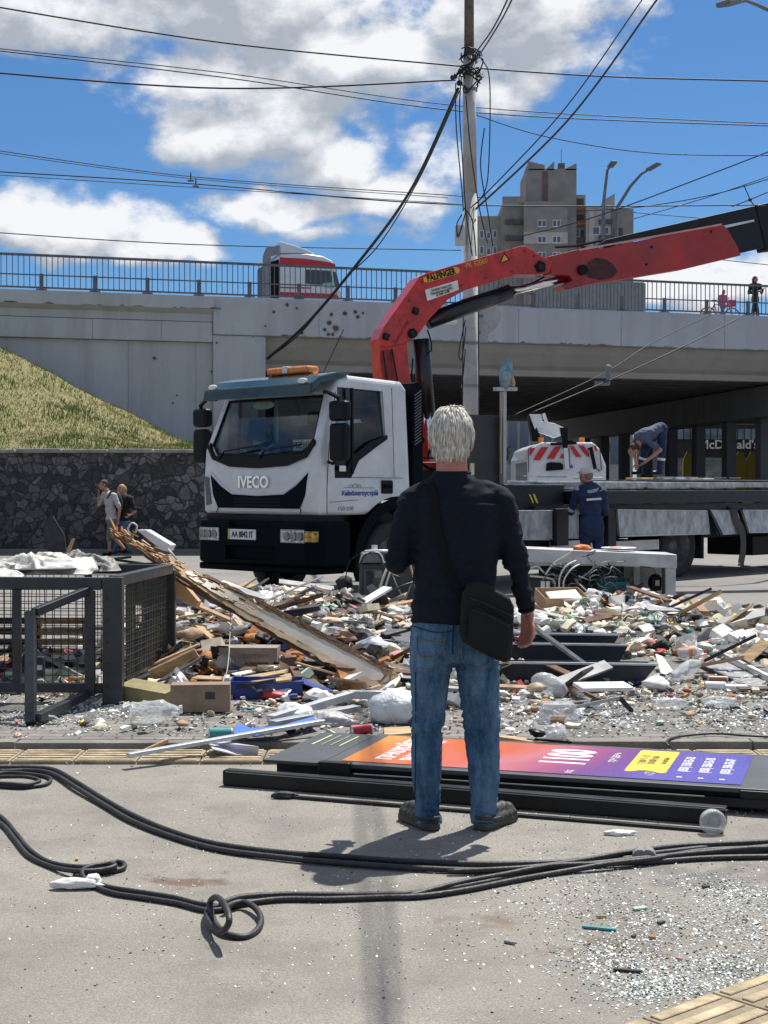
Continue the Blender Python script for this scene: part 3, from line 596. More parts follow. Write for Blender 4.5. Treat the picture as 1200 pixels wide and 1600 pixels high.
for py in (344, 369, 394, 419):
    mb = MB(); mb.bb(ax(818)-.02, ax(886)+.02, 267.93, 268.0, az(py+10), az(py)); mb.build('floor_band', C2, apt, world=True) if py in (369, 419) else None
    for px in (842, 847, 868, 872) if False else (846, 869):
        w = MB(); w.bb(ax(px)-.75, ax(px)+.75, 267.86, 267.93, az(py+13)+.1, az(py+1)); o = w.build('window', FRM, apt, world=True)
        w = MB()
        for s in (-1, 1): w.bb(ax(px)+s*.37-.3, ax(px)+s*.37+.3, 267.83, 267.86, az(py+13)+.25, az(py+1)-.12)
        w.build('pane', GLS, o, world=True)
def win(px, py, w_, h_, d, m=None):
    w = MB(); w.bb(ax(px)-w_/2, ax(px)+w_/2, 268+d-.07, 268+d, az(py)-h_/2, az(py)+h_/2); o = w.build('window', FRM, apt, world=True)
    w = MB(); w.bb(ax(px)-w_/2+.12, ax(px)+w_/2-.12, 268+d-.1, 268+d-.07, az(py)-h_/2+.12, az(py)+h_/2-.12); w.build('pane', GLS, o, world=True)
for py in (360, 385, 410):
    win(904, py, 1.3, 1.5, 3.5); win(932, py, 1.3, 1.5, 1.2); win(948, py, 1.0, 1.4, 1.2); win(776, py, .8, 1.4, 5); win(755, py, .8, 1.5, 5); win(766, py+2, .8, 1.3, 5)
mb = MB(); mb.bb(ax(921), ax(929), 269.1, 269.2, az(400), az(326)); mb.bb(ax(872), ax(884), 267.86, 267.93, az(358), az(330)) if False else None; mb.build('pale_panel', C2, apt, world=True)
mb = MB(); mb.bb(ax(818)-.02, ax(886)+.02, 267.9, 268.0, az(382), az(364)); mb.build('pale_panel', C2, apt, world=True)
BAL = mat('balcony_dark', (.09, .085, .085), .8, var=.3, scale=2); BALR = mat('balcony_rust', (.30, .12, .07), .8, var=.3, scale=2)
for i, py in enumerate((318, 343, 368, 393)):
    for (a, b, d) in ((886, 916, 2.4), (936, 957, .4), (790, 816, .6)):
        if py < 330 and a != 886: continue
        mb = MB(); mb.bb(ax(a), ax(b), 268+d, 268+d+1.05, az(py+7), az(py)); mb.build('balcony', BALR if (a == 886 and i < 2) else BAL, apt, world=True)
        mb = MB(); mb.bb(ax(a)+.1, ax(b)-.1, 268+d+1.04, 268+d+1.1, az(py), az(py-12)); mb.build('balcony_opening', BAL, apt, world=True)
for py in (361, 386): mb = MB(); mb.bb(ax(962), ax(976), 270.9, 271.0, az(py+7), az(py-8)); mb.build('loggia_glazing', BAL, apt, world=True)
# second far buildings seen below the bridge
for k, (x, y, w, h, d, lab) in enumerate(((-22, 150, 34, 15, 12, 'long grey apartment block far behind the bridge opening'), (14, 175, 22, 20, 12, 'tall grey block far beyond the restaurant'), (48, 150, 30, 16, 14, 'wide pale block far right beyond the piers'))):
    e = empty('far_building', (x, y, 0), lab, 'building', 'buildings far beyond the bridge'); mb = MB(); mb.bb(x-w/2, x+w/2, y, y+d, 0, h); mb.build('wall', (C4, C1, C2)[k], e, world=True)
    for i in range(int(w/3)):
        for j in range(int(h/3)):
            mb = MB(); mb.bb(x-w/2+.8+3*i, x-w/2+2.3+3*i, y-.04, y, 1+3*j, 2.5+3*j); mb.build('window', GLS, e, world=True)
random.seed(61)
LEAF = mat('tree_leaves', (.07, .11, .03), .8, var=.4, scale=2); BARK = mat('bark', (.12, .09, .07), .9)
for k, (x, y) in enumerate(((-9, 112), (-1, 120), (6.5, 108), (30, 118), (38, 112))):
    e = empty('tree', (x, y, 0), 'leafy green tree beyond the bridge, %s' % ('far left behind the truck cab', 'behind the white van on its left', 'between the van and the sign pylon', 'right of the restaurant', 'farthest right past the restaurant')[k], 'tree', 'trees beyond the bridge')
    mb = MB(); mb.cyl((x, y, 0), (x+.1, y, 2.6), .2, .12)
    for i in range(6): a = i*1.05; mb.cyl((x+.1, y, 2.3), (x+1.4*math.cos(a), y+1.4*math.sin(a), 4.2), .07, .03, 6)
    mb.build('trunk', BARK, e, world=True); mb = MB()
    cl = [(x+random.gauss(0, 1.3), y+random.gauss(0, 1.3), 4.6+random.gauss(0, 1.1), random.uniform(.6, 1.1)) for i in range(16)]
    for i in range(2600):
        c = random.choice(cl); v = Vector((random.gauss(0, 1), random.gauss(0, 1), random.gauss(0, 1))).normalized()*c[3]*random.uniform(.5, 1); p = Vector(c[:3])+v; s = random.uniform(.1, .2)
        u1 = Vector((random.gauss(0, 1), random.gauss(0, 1), random.gauss(0, 1))).normalized()*s; u2 = Vector((random.gauss(0, 1), random.gauss(0, 1), random.gauss(0, 1))).normalized()*s; mb.quad(p-u1, p+u2, p+u1, p-u2)
    mb.build('crown', LEAF, e, world=True)
fb = empty('office_block', (12, 130, 0), 'grey glazed office block seen under the bridge beside the white van', 'building')
mb = MB(); mb.bb(8.5, 21, 130, 142, 0, 14); mb.build('wall', C4, fb, world=True)
for k in range(12):
    mb = MB(); mb.bb(9+k*1.0, 9.75+k*1.0, 129.93, 129.99, 3.5, 12); mb.build('window', GLS, fb, world=True)
# ------------------------------------------------------------------ restaurant under the bridge
rs = empty('restaurant', (21, 92, 0), 'low dark restaurant with white lettering seen between the bridge piers', 'building')
RD = mat('restaurant_dark', (.035, .035, .038), .5, var=.2)
mb = MB(); mb.bb(17.5, 27, 92, 102, 0, 5.6); mb.build('wall', RD, rs, world=True)
mb = MB(); mb.bb(17.5, 27, 91.9, 92, .6, 3.3); mb.build('window', mat('shop_glass', (.22, .26, .27), .1, var=.5, scale=.9), rs, world=True)
mb = MB(); mb.bb(17.4, 27.1, 91.85, 91.98, 4.45, 5.1); mb.build('upper_glazing', mat('sky_glass', (.25, .38, .5), .1, var=.4, scale=.6), rs, world=True)
mb = MB()
for k in range(24): mb.bb(17.4+k*.42, 17.44+k*.42, 91.78, 91.84, 4.4, 5.5)
mb.build('roof_railing', RD, rs, world=True)
pc = at(1139, 695, 91.8); text_bm("McDonald's", .78, frame((pc.x, 91.84, pc.z), (1, 0, 0), (0, 0, 1)), .06, .012).build('lettering', mat('white_letters', (.85, .85, .85), .5, var=.02), rs, world=True)
YEL = mat('yellow_panel', (.72, .46, .05), .5, var=.08)
for px, w_, lab in ((1077, .34, 'yellow rounded banner post between piers left of the white lettering'), (1157, .36, 'yellow rounded banner post below the second half of the lettering'), (1176, .3, 'rightmost yellow rounded banner post by the restaurant door')):
    p = at(px, 740, 84); mb = MB(); pts = [(p.x-w_, p.y, .1), (p.x+w_, p.y, .1), (p.x+w_, p.y, 2.9), (p.x+w_*.5, p.y, 3.4), (p.x-w_*.3, p.y, 3.5), (p.x-w_, p.y, 3.0)]
    mb.plate(pts, (0, .25, 0)); tag(mb.build('banner_post', YEL), lab, 'banner', 'yellow banner posts by the restaurant')
for px, cl, lab in ((1070, (.75, .6, .04), 'yellow car parked left of the restaurant lettering'), (1113, (.78, .62, .05), 'yellow car parked under the lettering between two piers')):
    p = at(px, 740, 80); cr = empty('parked_car', (p.x, 80, 0), lab, 'car', 'cars under the bridge')
    mb = MB(); mb.plate([(-2, -.8, .35), (2, -.8, .35), (2.05, -.8, .8), (1.2, -.8, .95), (.6, -.8, 1.4), (-.9, -.8, 1.42), (-1.6, -.8, .98), (-2.05, -.8, .9)], (0, 1.6, 0)); mb.build('body', mat('car_'+str(px), cl, .3, coat=.5, var=.02), cr, bevel=.06)
    mb = MB(); mb.plate([(1.05, -.83, .97), (.55, -.83, 1.34), (-.85, -.83, 1.35), (-1.4, -.83, 1.0)], (0, .02, 0)); mb.build('side_window', GLS, cr)
    for s in (-1.3, 1.3):
        mb = MB(); mb.cyl((s, -.85, .33), (s, -.62, .33), .33, n=20); mb.build('wheel', RUBBER, cr)
# arches sign pylon
py_ = empty('sign_pylon', (11.5, 78, 0), 'white pylon with yellow arches sign under the bridge, right of the van', 'sign')
p = at(939, 700, 78); mb = MB(); mb.bb(p.x-.42, p.x+.42, 78, 78.5, 0, 4.8); mb.build('pylon', WHITEP, py_, world=True, bevel=.03)
mb = MB()
for s in (-1, 1):
    mb.tube([(p.x+.14+s*.15+.15*math.cos(a)*1.0, 77.97, 3.35+.75*math.sin(a)) for a in [math.pi*i/12 for i in range(13)]], .05, 6)
mb.build('arches', mat('arch_yellow', (.85, .62, .03), .5), py_, world=True)

# ------------------------------------------------------------------ street lamps
LG = mat('lamp_grey', (.16, .18, .2), .5, .3)
def lamp(pts, base, head_len, lab, r=.09):
    e = empty('street_lamp', base, lab, 'street lamp', 'street lamps above the bridge')
    mb = MB(); mb.tube(pts, r, 8, rf=lambda t: r*(1-.5*t)); mb.build('pole', LG, e, world=True, smooth=True)
    d = (Vector(pts[-1])-Vector(pts[-2])).normalized(); p = Vector(pts[-1]); mb = MB(); mb.bar(p, p+d*head_len, .28, .10); mb.build('lamp_head', LG, e, world=True, bevel=.04)
P = lambda px, py, Y: at(px, py, Y)
b1 = P(943, 320, 62); lamp([(b1.x, 62, 7.25), b1, P(945, 300, 62), P(949, 266, 62), P(953, 261, 61.7)], (b1.x, 62, 7.25), .55, 'street lamp with short bent arm, left one above the tower roof')
b2 = P(964, 325, 62); lamp([(b2.x, 62, 7.25), P(963, 345, 62), b2, P(985, 291, 61.6), P(1002, 272, 61.3), P(1012, 266, 61)], (b2.x, 62, 7.25), .7, 'street lamp with long slanting arm, right one above the tower roof')
b3 = P(1290, 400, 26); lamp([(b3.x, 26, 0), P(1290, 150, 26), P(1262, 40, 26), P(1215, 22, 26), P(1180, 6, 25.5), P(1166, 1, 25.2), P(1150, 3, 25)], (b3.x, 26, 0), .42, 'street lamp arm reaching in at the top right corner', .05)

# ------------------------------------------------------------------ utility pole
PY = 26.0; pc = P(735, 700, PY); PX = pc.x
pl = empty('utility_pole', (PX, PY, 0), 'tall pale concrete utility pole rising behind the crane arm', 'pole')
PCON = mat('pole_concrete', (.50, .49, .47), .85, var=.15, scale=2, bump=.3, bscale=12)
mb = MB(); mb.smooth = True; mb.cyl((PX, PY, -.2), (PX-.01, PY, 6.6), .155, .125, n=20); mb.cyl((PX-.01, PY, 6.6), (PX-.03, PY, 9.0), .125, .11, n=20); mb.build('shaft', PCON, pl, world=True)
mb = MB(); mb.smooth = True; mb.cyl((PX-.03, PY, 8.9), (PX-.03, PY, 11.5), .088, .078, n=16); mb.build('steel_extension', mat('weathered_steel', (.17, .14, .11), .7, .3, var=.3), pl, world=True)
for z in (3.95, 3.2, 4.62, 4.7, 8.9, 8.4):
    mb = MB(); mb.cyl((PX-.005, PY, z), (PX-.005, PY, z+.05), .16 if z < 6.6 else .125, n=20); mb.build('band', mat('band_steel', (.28, .28, .28), .5, .6), pl, world=True)
q = P(718, 368, PY-.1); mb = MB(); mb.box(q, (.16, .2, .34)); mb.build('junction_box', mat('box_grey', (.55, .56, .57), .5), pl, world=True, bevel=.015)
q = P(700, 504, PY-.3); mb = MB(); mb.cyl((q.x-.06, q.y-.1, q.z), (q.x+.14, q.y+.05, q.z+.02), .045, n=12); mb.build('security_camera', WHITEP, pl, world=True, smooth=False)
SG = mat('sign_back', (.42, .43, .45), .45, .6, var=.1)
q = P(753, 494, PY+.2); tg = empty('round_road_sign', (q.x, PY+.2, q.z), 'back of a round grey road sign fixed to the concrete pole', 'road sign'); mb = MB(); mb.cyl((q.x, PY+.18, q.z), (q.x, PY+.2, q.z), .33, n=32); mb.build('plate', SG, tg, world=True); mb = MB(); mb.bb(q.x-.3, q.x+.02, PY+.13, PY+.17, q.z-.02, q.z+.02); mb.build('bracket', LG, tg, world=True)
q = P(751, 520, PY+.15); tg = empty('square_road_sign', (q.x, PY+.15, q.z), 'back of a square grey road sign below the round one', 'road sign'); mb = MB(); mb.bb(q.x-.15, q.x+.135, PY+.14, PY+.155, q.z-.17, q.z+.17); mb.build('plate', SG, tg, world=True, bevel=.006); mb = MB(); mb.bb(q.x-.2, q.x+.0, PY+.1, PY+.135, q.z-.02, q.z+.02); mb.build('bracket', LG, tg, world=True)
# tangle of lines and insulators on the pole
WIRE = mat('wire_black', (.012, .012, .014), .6, var=.1)
mb = MB(); random.seed(31)
for k in range(26):
    a = random.uniform(0, 6.28); z = random.choice([8.95, 8.75, 8.6, 8.45])+random.uniform(-.1, .1); w = random.uniform(.1, .22)
    mb.tube(smoothpath([(PX+w*math.cos(a+t), PY-.1+w*math.sin(a+t)*.8, z+.08*math.sin(t*2+k)) for t in (0, .8, 1.6, 2.4, 3.2)], 3), .012, 5)
for (x, z) in ((-.28, 8.62), (-.22, 8.5), (-.2, 8.7), (.05, 8.97), (-.33, 8.6)): mb.ell((PX+x, PY-.15, z), (.04, .04, .05), n=8, m=6)
mb.bar((PX-.35, PY-.12, 8.58), (PX+.1, PY-.12, 8.95), .04, .04)
mb.build('cable_tangle', WIRE, pl, world=True)
mb = MB()
for pts in ([(721, 120), (718, 170), (722, 240), (728, 330), (738, 400)], [(728, 150), (735, 230), (748, 320), (762, 380)], [(712, 130), (713, 200), (722, 300), (724, 330)], [(752, 92), (765, 125), (764, 250), (757, 300), (735, 325)], [(757, 200), (751, 260), (762, 330), (770, 385)], [(722, 335), (714, 350), (716, 370), (728, 330)],
            [(725, 325), (738, 345), (744, 400)], [(728, 510), (722, 560), (717, 550), (727, 500)], [(727, 545), (723, 590), (718, 600)], [(724, 480), (722, 700)], [(747, 480), (748, 560), (748, 640)]):
    mb.tube(smoothpath([P(a, b, PY-.22) for a, b in pts], 6), .011, 5)
mb.build('hanging_cables', WIRE, pl, world=True)
# ------------------------------------------------------------------ overhead wires
def wire(pts, w, lab, extra=None, n=10):
    P3 = [at(*p) for p in pts]; d = sum(p.y for p in P3)/len(P3); mb = MB()
    mb.smooth = True; q = smoothpath(P3, n)
    rs_ = [w*p[2]/F/2 for p in pts]
    mb.tube(q, 1, 6, rf=lambda t: (lambda i: rs_[int(i)]*(1-i%1)+rs_[min(int(i)+1, len(rs_)-1)]*(i%1))(t*(len(rs_)-1)))
    o = mb.build('overhead_wire', WIRE); tag(o, lab, 'wire', 'overhead wires'); 
    return o
wire([(-40, 5, 24), (350, 67, 25), (726, 104, 26)], 2.6, 'top overhead wire from the left edge to the pole top')
wire([(738, 106, 26), (960, 120, 28), (1260, 128, 31)], 2.6, 'top overhead wire from the pole to the right edge')
wire([(-40, 111, 24), (350, 138, 25), (712, 125, 26)], 2.8, 'thick overhead wire sagging to the insulators on the pole')
wire([(-40, 75, 44), (350, 121, 46), (745, 176, 48), (1240, 198, 50)], 1.9, 'lower of the twin thin wires crossing behind the pole')
wire([(-40, 72, 45), (350, 114, 47), (745, 168, 49), (1240, 195, 51)], 1.6, 'upper of the twin thin wires crossing behind the pole')
wire([(745, 180, 40), (860, 215, 44), (1030, 240, 48), (1240, 243, 52)], 1.6, 'thin wire curving from the pole across the blue sky to the right')
wire([(-40, 230, 60), (300, 276, 62), (700, 305, 64), (760, 309, 64)], 1.5, 'upper of the thin trolley wires above the truck cab on the bridge')
wire([(-40, 266, 60), (300, 287, 62), (720, 320, 64), (1240, 320, 68)], 2.0, 'lower of the thin trolley wires, crossing behind the pole')
wire([(-40, 234, 61), (300, 279, 63), (700, 309, 65)], 1.2, 'faint wire just below the upper trolley wire')
wire([(-40, 271, 61), (306, 293, 63), (720, 319, 65)], 1.2, 'faint wire just below the lower trolley wire')
wire([(-40, 361, 70), (300, 382, 72), (720, 391, 74)], 1.7, 'thin wire low over the bridge truck')
wire([(1240, 222, 50), (1090, 280, 55), (970, 325, 60), (885, 352, 64), (800, 372, 68)], 1.9, 'wire sloping down from the right edge past the tower')
wire([(1240, 268, 60), (1110, 305, 64), (995, 324, 68), (900, 330, 70)], 1.5, 'wire sloping gently behind the tower roof from the right')
wire([(1240, 262, 62), (1100, 310, 66), (990, 342, 70)], 1.2, 'faint wire crossing below the tower roof line')
wire([(995, 300, 66), (1240, 352, 68)] if False else [(990, 332, 66), (1110, 342, 67), (1240, 350, 68)], 1.3, 'short thin wire above the black boom end')
wire([(1050, 395, 60), (1120, 405, 60), (1240, 418, 60)], 1.3, 'thin wire below the boom above the railing')
wire([(744, 318, 26), (870, 185, 20), (1003, 0, 14), (1050, -70, 12)], 2.2, 'thinner of the two wires rising steeply from the pole to the top edge')
wire([(742, 328, 26), (880, 196, 20), (1026, 0, 14), (1075, -72, 12)], 3.4, 'thicker of the two wires rising steeply from the pole to the top edge')
wire([(716, 138, 26), (640, 300, 31), (560, 410, 38), (480, 505, 43), (418, 560, 46)], 5.0, 'heavy bundle of cables slanting from the pole down to the bridge')
wire([(718, 142, 26), (652, 285, 31), (590, 385, 36), (535, 440, 40), (470, 520, 44), (420, 559, 46)], 2.0, 'slack cable beside the heavy slanting bundle')
wire([(1155, 497, 46), (1060, 545, 42), (957, 592, 40), (830, 645, 38)], 1.9, 'right one of two guy wires crossing the bridge face')
wire([(1110, 492, 46), (1020, 535, 42), (940, 585, 40), (800, 650, 38)], 1.5, 'left one of two guy wires crossing the bridge face')
q = P(950, 588, 40); mb = MB(); mb.cyl((q.x, 40, q.z-.25), (q.x, 40, q.z+.22), .06, n=8); mb.bb(q.x-.35, q.x+.05, 39.95, 40.1, q.z-.25, q.z-.13); mb.ell((q.x, 40, q.z+.2), (.12, .08, .12), n=10, m=6); tag(mb.build('wire_clamp', LG), 'grey insulator clamp joining the guy wires below the bridge', 'insulator')
for px, py in ((298, 277), (306, 286)):
    q = P(px, py, 61.5); mb = MB(); mb.cyl((q.x, 61.5, q.z-.16), (q.x, 61.5, q.z+.2), .035, n=6); mb.bb(q.x-.12, q.x+.12, 61.4, 61.6, q.z-.17, q.z-.12); tag(mb.build('wire_fitting', LG), 'small upright fitting on the trolley wire, %s of two' % ('left' if px < 300 else 'right'), 'insulator', 'trolley wire fittings')
q = P(1172, 312, 66); mb = MB(); 
for a in (.5, 1.9, 3.6, 5.2): mb.cyl(q, q+Vector((.9*math.cos(a), 0, .7*math.sin(a))), .025, n=5)
mb.ell(q, (.09, .09, .09), n=8, m=6); tag(mb.build('wire_junction', WIRE), 'small star shaped wire junction above the black boom tip', 'insulator')
# bundle passing overhead towards the viewer
pts = [P(738, 96, 26), Vector((1.66, 20, 7.95)), Vector((1.84, 12, 7.35)), Vector((1.92, 6, 7.05)), Vector((1.95, 2, 7.0)), Vector((2.05, -10, 7.8))]
mb = MB(); mb.smooth = True
for dx in (-.028, .03): mb.tube([p+Vector((dx*(1+.3*math.sin(i*.9+dx*90)), 0, dx*.6*math.cos(i*1.1))) for i, p in enumerate(smoothpath(pts, 8))], .0125, 6)
tag(mb.build('cable_bundle', WIRE), 'thick cable bundle leaving the pole top towards the top edge', 'wire', 'overhead wires')
# =================================================================== CRANE TRUCK
TH = R(45.64); TO = Vector((-1.588, 18.615, 0)); TC, TSN = math.cos(TH), math.sin(TH)
HD = Vector((-TC, -TSN, 0)); LF = Vector((TSN, -TC, 0))
truck = empty('crane_truck', TO, 'white flatbed crane truck with dark bumper facing left behind the rubble', 'truck', rz=math.pi+TH)
def toT(p): q = p-TO; return Vector((q.dot(HD), q.dot(LF), p.z))
def TY(px, py, Y=1.12):
    d = ray(px, py); t = (Y-(CAM-TO).dot(LF))/d.dot(LF); return toT(CAM+d*t)
def TX(px, py, X=0.):
    d = ray(px, py); t = (X-(CAM-TO).dot(HD))/d.dot(HD); return toT(CAM+d*t)
CABW = mat('cab_white', (.66, .68, .70), .32, var=.05, scale=4, coat=.4, col2=(.52, .54, .55))
NAVY = mat('bumper_plastic', (.003, .006, .010), .6, spec=.06, var=.25, scale=8, rvar=.1)
TRIM = mat('black_trim', (.004, .005, .007), .4, spec=.18, var=.2)
WIND = glassy('windscreen_glass', (.60, .70, .72), base=.03)
DGL = glassy('door_glass', (.16, .20, .23), base=.0)
RED = mat('crane_red', (.50, .022, .018), .38, var=.25, scale=5, coat=.2, rvar=.12)
cab_pts = [(0, 1.09), (0.01, 1.5), (-.02, 1.92), (-.30, 2.62), (-.42, 2.78), (-.6, 2.83), (-1.55, 2.80), (-1.64, 2.70), (-1.66, 1.09)]
mb = MB(); mb.plate([(x, -1.117, z) for x, z in cab_pts], (0, 2.234, 0))
def taper(o, k=.075):
    for v in o.data.vertices:
        if v.co.z > 1.9: v.co.y *= 1-k*min(1, (v.co.z-1.9)/.9)
cab = mb.build('cab', CABW, truck)
def chamf(o):
    for v in o.data.vertices:
        if v.co.x > -.1 and abs(v.co.y) > 1.0: v.co.x -= .0
taper(cab); b = cab.modifiers.new('b', 'BEVEL'); b.width = .07; b.segments = 4; b.limit_method = 'ANGLE'; b.angle_limit = R(50); bake(cab)
def cutter(pts, ext): m = MB(); m.plate(pts, ext); return m.build('cutter', CABW, truck, fixn=True)
inn = [(-.06, 1.2), (-.08, 1.9), (-.36, 2.56), (-.5, 2.72), (-1.50, 2.70), (-1.58, 2.6), (-1.58, 1.2)]
boolean(cab, cutter([(x, -.97, z) for x, z in inn], (0, 1.94, 0)))
ws = [(-.97, 1.98), (-.90, 2.56), (.90, 2.56), (.97, 1.98), (.80, 1.86), (0, 1.83), (-.80, 1.86)]
boolean(cab, cutter([(-.75, y, z) for y, z in ws], (1.2, 0, 0)))
dw = [TY(a, b, 1.11) for a, b in ((533, 604), (604, 611), (606, 686), (588, 699), (561, 720), (549, 747), (523, 747), (523, 728), (528, 645))]
boolean(cab, cutter([(p.x, -1.3, p.z) for p in dw], (0, 2.6, 0)))
boolean(cab, cutter([(-1.9, y, z) for y, z in ((-.5, 2.0), (-.5, 2.5), (.5, 2.5), (.5, 2.0))], (.5, 0, 0)))
m = MB(); m.cyl((-1.38, .55, .52), (-1.38, 1.4, .52), .80, n=40); m.cyl((-1.38, -1.4, .52), (-1.38, -.55, .52), .80, n=40); boolean(cab, m.build('cutter', CABW, truck, fixn=True))
# glass
mb = MB(); mb.quad(*[(-.035-(z-1.83)*.34, y, z) for y, z in [(a*1.01, b) for a, b in ws]]); mb.build('windscreen', WIND, cab)
for s in (1, -1):
    mb = MB(); mb.quad(*[(p.x, s*(1.10-.085*(p.z-1.35)), p.z) for p in dw]); mb.build('door_window', DGL, cab)
    # dark lower window trim and divider bar
    a = [TY(*q, 1.11) for q in ((606, 680), (606, 686), (588, 699), (561, 720), (549, 747), (523, 747), (523, 735), (541, 735), (552, 712), (580, 690))]
    mb = MB(); mb.plate([(p.x, s*1.108, p.z) for p in a], (0, -s*.03, 0)); q0, q1 = TY(553, 606, 1.1), TY(550, 740, 1.1); mb.bar((q0.x, s*1.06, q0.z), (q1.x, s*1.105, q1.z), .03, .035, up=(0, 1, 0)); mb.build('window_trim', TRIM, cab)
# gasket around the windscreen
mb = MB(); q = [(-.042-(z-1.92)*.38 if z > 1.92 else -.01, y, z) for y, z in ws]; mb.tube(q, .022, 6, closed=True); mb.build('windscreen_gasket', TRIM, cab)
# cowl
cw = [(-1.0, 2.02), (-.86, 1.845), (0, 1.825), (.86, 1.845), (1.0, 2.02), (1.03, 1.96), (.9, 1.80), (.55, 1.70), (0, 1.675), (-.55, 1.70), (-.9, 1.80), (-1.03, 1.96)]
mb = MB(); mb.plate([(-.03 if z < 1.93 else -.05, y, z) for y, z in cw], (.052, 0, 0)); mb.build('cowl', TRIM, cab)
for y0, y1 in ((-.75, -.05), (.05, .8)):
    mb = MB(); mb.tube([(.035, y0, 1.80), (.02, y0+.1, 1.90), (-.01, y1, 1.96)], .012, 6); mb.build('wiper', TRIM, cab)
# grille
gr = [(-.93, 1.60), (-.72, 1.45), (-.50, 1.345), (0, 1.325), (.50, 1.345), (.72, 1.45), (.93, 1.60), (.88, 1.34), (.78, 1.17), (-.78, 1.17), (-.88, 1.34)]
mb = MB(); mb.plate([(0.0, y, z) for y, z in gr], (.022, 0, 0)); g = mb.build('grille', NAVY, cab)
mb = MB()
for k in range(3): mb.bb(.02, .03, -.45, .45, 1.2+.04*k, 1.215+.04*k)
mb.build('slats', TRIM, g)
mb = MB(); 
for pts in ([(-.93, 1.62), (-.72, 1.47), (-.50, 1.362), (0, 1.342), (.50, 1.362), (.72, 1.47), (.93, 1.62)],): mb.tube([(.012, y, z) for y, z in pts], .018, 6)
mb.build('grille_lip', CABW, g)
a = TX(333, 792, 0).y; mb = MB(); mb.plate([(-.0, -1.06, 1.58), (0, -.97, 1.56), (0, -.93, 1.22), (0, -1.02, 1.20)], (.02, 0, 0)); dl = mb.build('daylight_strip', mat('lamp_dark', (.10, .11, .13), .15, var=.6, scale=40), cab)
mb = text_bm('IVECO', .205, frame((.028, -.06, 1.495), (0, 1, 0), (0, 0, 1)), .03, .006, 1.0); mb.build('lettering', CHROME, cab)
# panel gaps
GAP = mat('panel_gap', (.05, .05, .055), .8)
def seam(pts, Y=1.118, w=.010):
    for i in range(len(pts)-1):
        mb = MB(); a, b = TY(*pts[i], Y), TY(*pts[i+1], Y); mb.bar(a, b, w, .004, up=(0, 1, 0)); mb.build('panel_gap', GAP, cab)
seam([(524, 612), (514, 700), (511, 760), (511, 803)]); seam([(612, 606), (616, 745)], 1.118, .008); seam([(545, 746), (630, 747)], 1.118, .006); seam([(514, 785), (560, 781)], 1.118, .006)
for a, b in (((.0, 1.19), (.0, 1.10)),):
    pass
for y_ in (.80, -.80): mb = MB(); mb.tube([(.006, y_, 1.17), (.01, y_-.02, 1.09)], .006, 5); mb.build('panel_gap', GAP, cab)
# door handle, stickers, writing
q = TY(604, 761, 1.11); mb = MB(); mb.box((q.x, 1.12, q.z), (.20, .03, .17)); h = mb.build('door_handle', TRIM, cab, bevel=.02); mb = MB(); mb.box((q.x, 1.14, q.z+.01), (.15, .02, .05)); mb.build('grip', NAVY, h, bevel=.006)
def sideword(t, px, py, size, m, sx=1., depth=.004, Y=1.121, nm='lettering', bold=0.):
    q = TY(px, py, Y); text_bm(t, size, frame((q.x, Y, q.z), (-1, 0, 0), (0, 0, 1)), depth, bold, sx).build(nm, m, cab)
INK = mat('ink_blue', (.03, .06, .30), .5, var=.02); INKG = mat('ink_grey', (.25, .26, .28), .5, var=.02)
sideword('Київблагоустрій', 563, 771, .082, INK, 1.0, bold=.0012); sideword('150·250', 540, 795, .07, INKG, 1.2)
mb = MB(); q = TY(548, 762, 1.12)
for dx, r in ((0, .03), (-.08, .04), (-.15, .03)): mb.tube([(q.x+dx+r*math.cos(a), 1.122, q.z+1.2*r*math.sin(a)) for a in [math.pi*i/8 for i in range(9)]], .004, 5)
mb.tube([(q.x+.12, 1.122, q.z), (q.x-.42, 1.122, q.z-.003)], .003, 4); mb.build('emblem', INKG, cab)
q = TY(536, 732, 1.12); mb = MB(); mb.box((q.x, 1.112, q.z), (.11, .006, .07)); mb.build('sticker', WHITEP, cab)
# visor, beacon
TEAL = mat('visor_teal', (.004, .040, .050), .12, var=.3, scale=3, coat=.1)
mb = MB(); sec = [(-.62, 2.84), (-.40, 2.86), (-.12, 2.80), (.04, 2.70), (.07, 2.56), (.03, 2.57), (-.10, 2.70), (-.30, 2.74)]
mb.plate([(x, -1.04, z) for x, z in sec], (0, 2.08, 0)); vz = mb.build('sun_visor', TEAL, cab)
for v in vz.data.vertices: pass
b = vz.modifiers.new('b', 'BEVEL'); b.width = .03; b.segments = 3; bake(vz)
mb = MB(); mb.bb(-.30, .055, .985, 1.06, 2.5, 2.58); 
for s in (-.8, .8):
    q = MB(); q.ell((.035, s*1.08, 2.735), (.03, .09, .035), n=14, m=8); q.build('marker_lamp', mat('lamp_clear', (.75, .78, .75), .15), vz, smooth=True)
ORG = mat('amber', (.85, .22, .01), .2, var=.25, scale=20, coat=.5)
q = TX(457, 575, -.55); mb = MB(); mb.box((-.55, q.y, 2.93), (.22, .80, .10)); bc = mb.build('beacon_bar', ORG, cab, bevel=.04, seg=3)
mb = MB(); mb.bb(-.655, -.435, q.y-.08, q.y+.02, 2.895, 2.985); mb.build('beacon_centre', mat('beacon_white', (.7, .7, .72), .3), bc, bevel=.01)
mb = MB(); mb.bb(-.62, -.48, q.y-.33, q.y+.33, 2.83, 2.885); mb.build('beacon_foot', TRIM, bc)
mb = MB(); mb.tube([(-.75, .35, 2.83), (-.9, .62, 3.45)], .006, 5); mb.build('antenna', TRIM, cab)
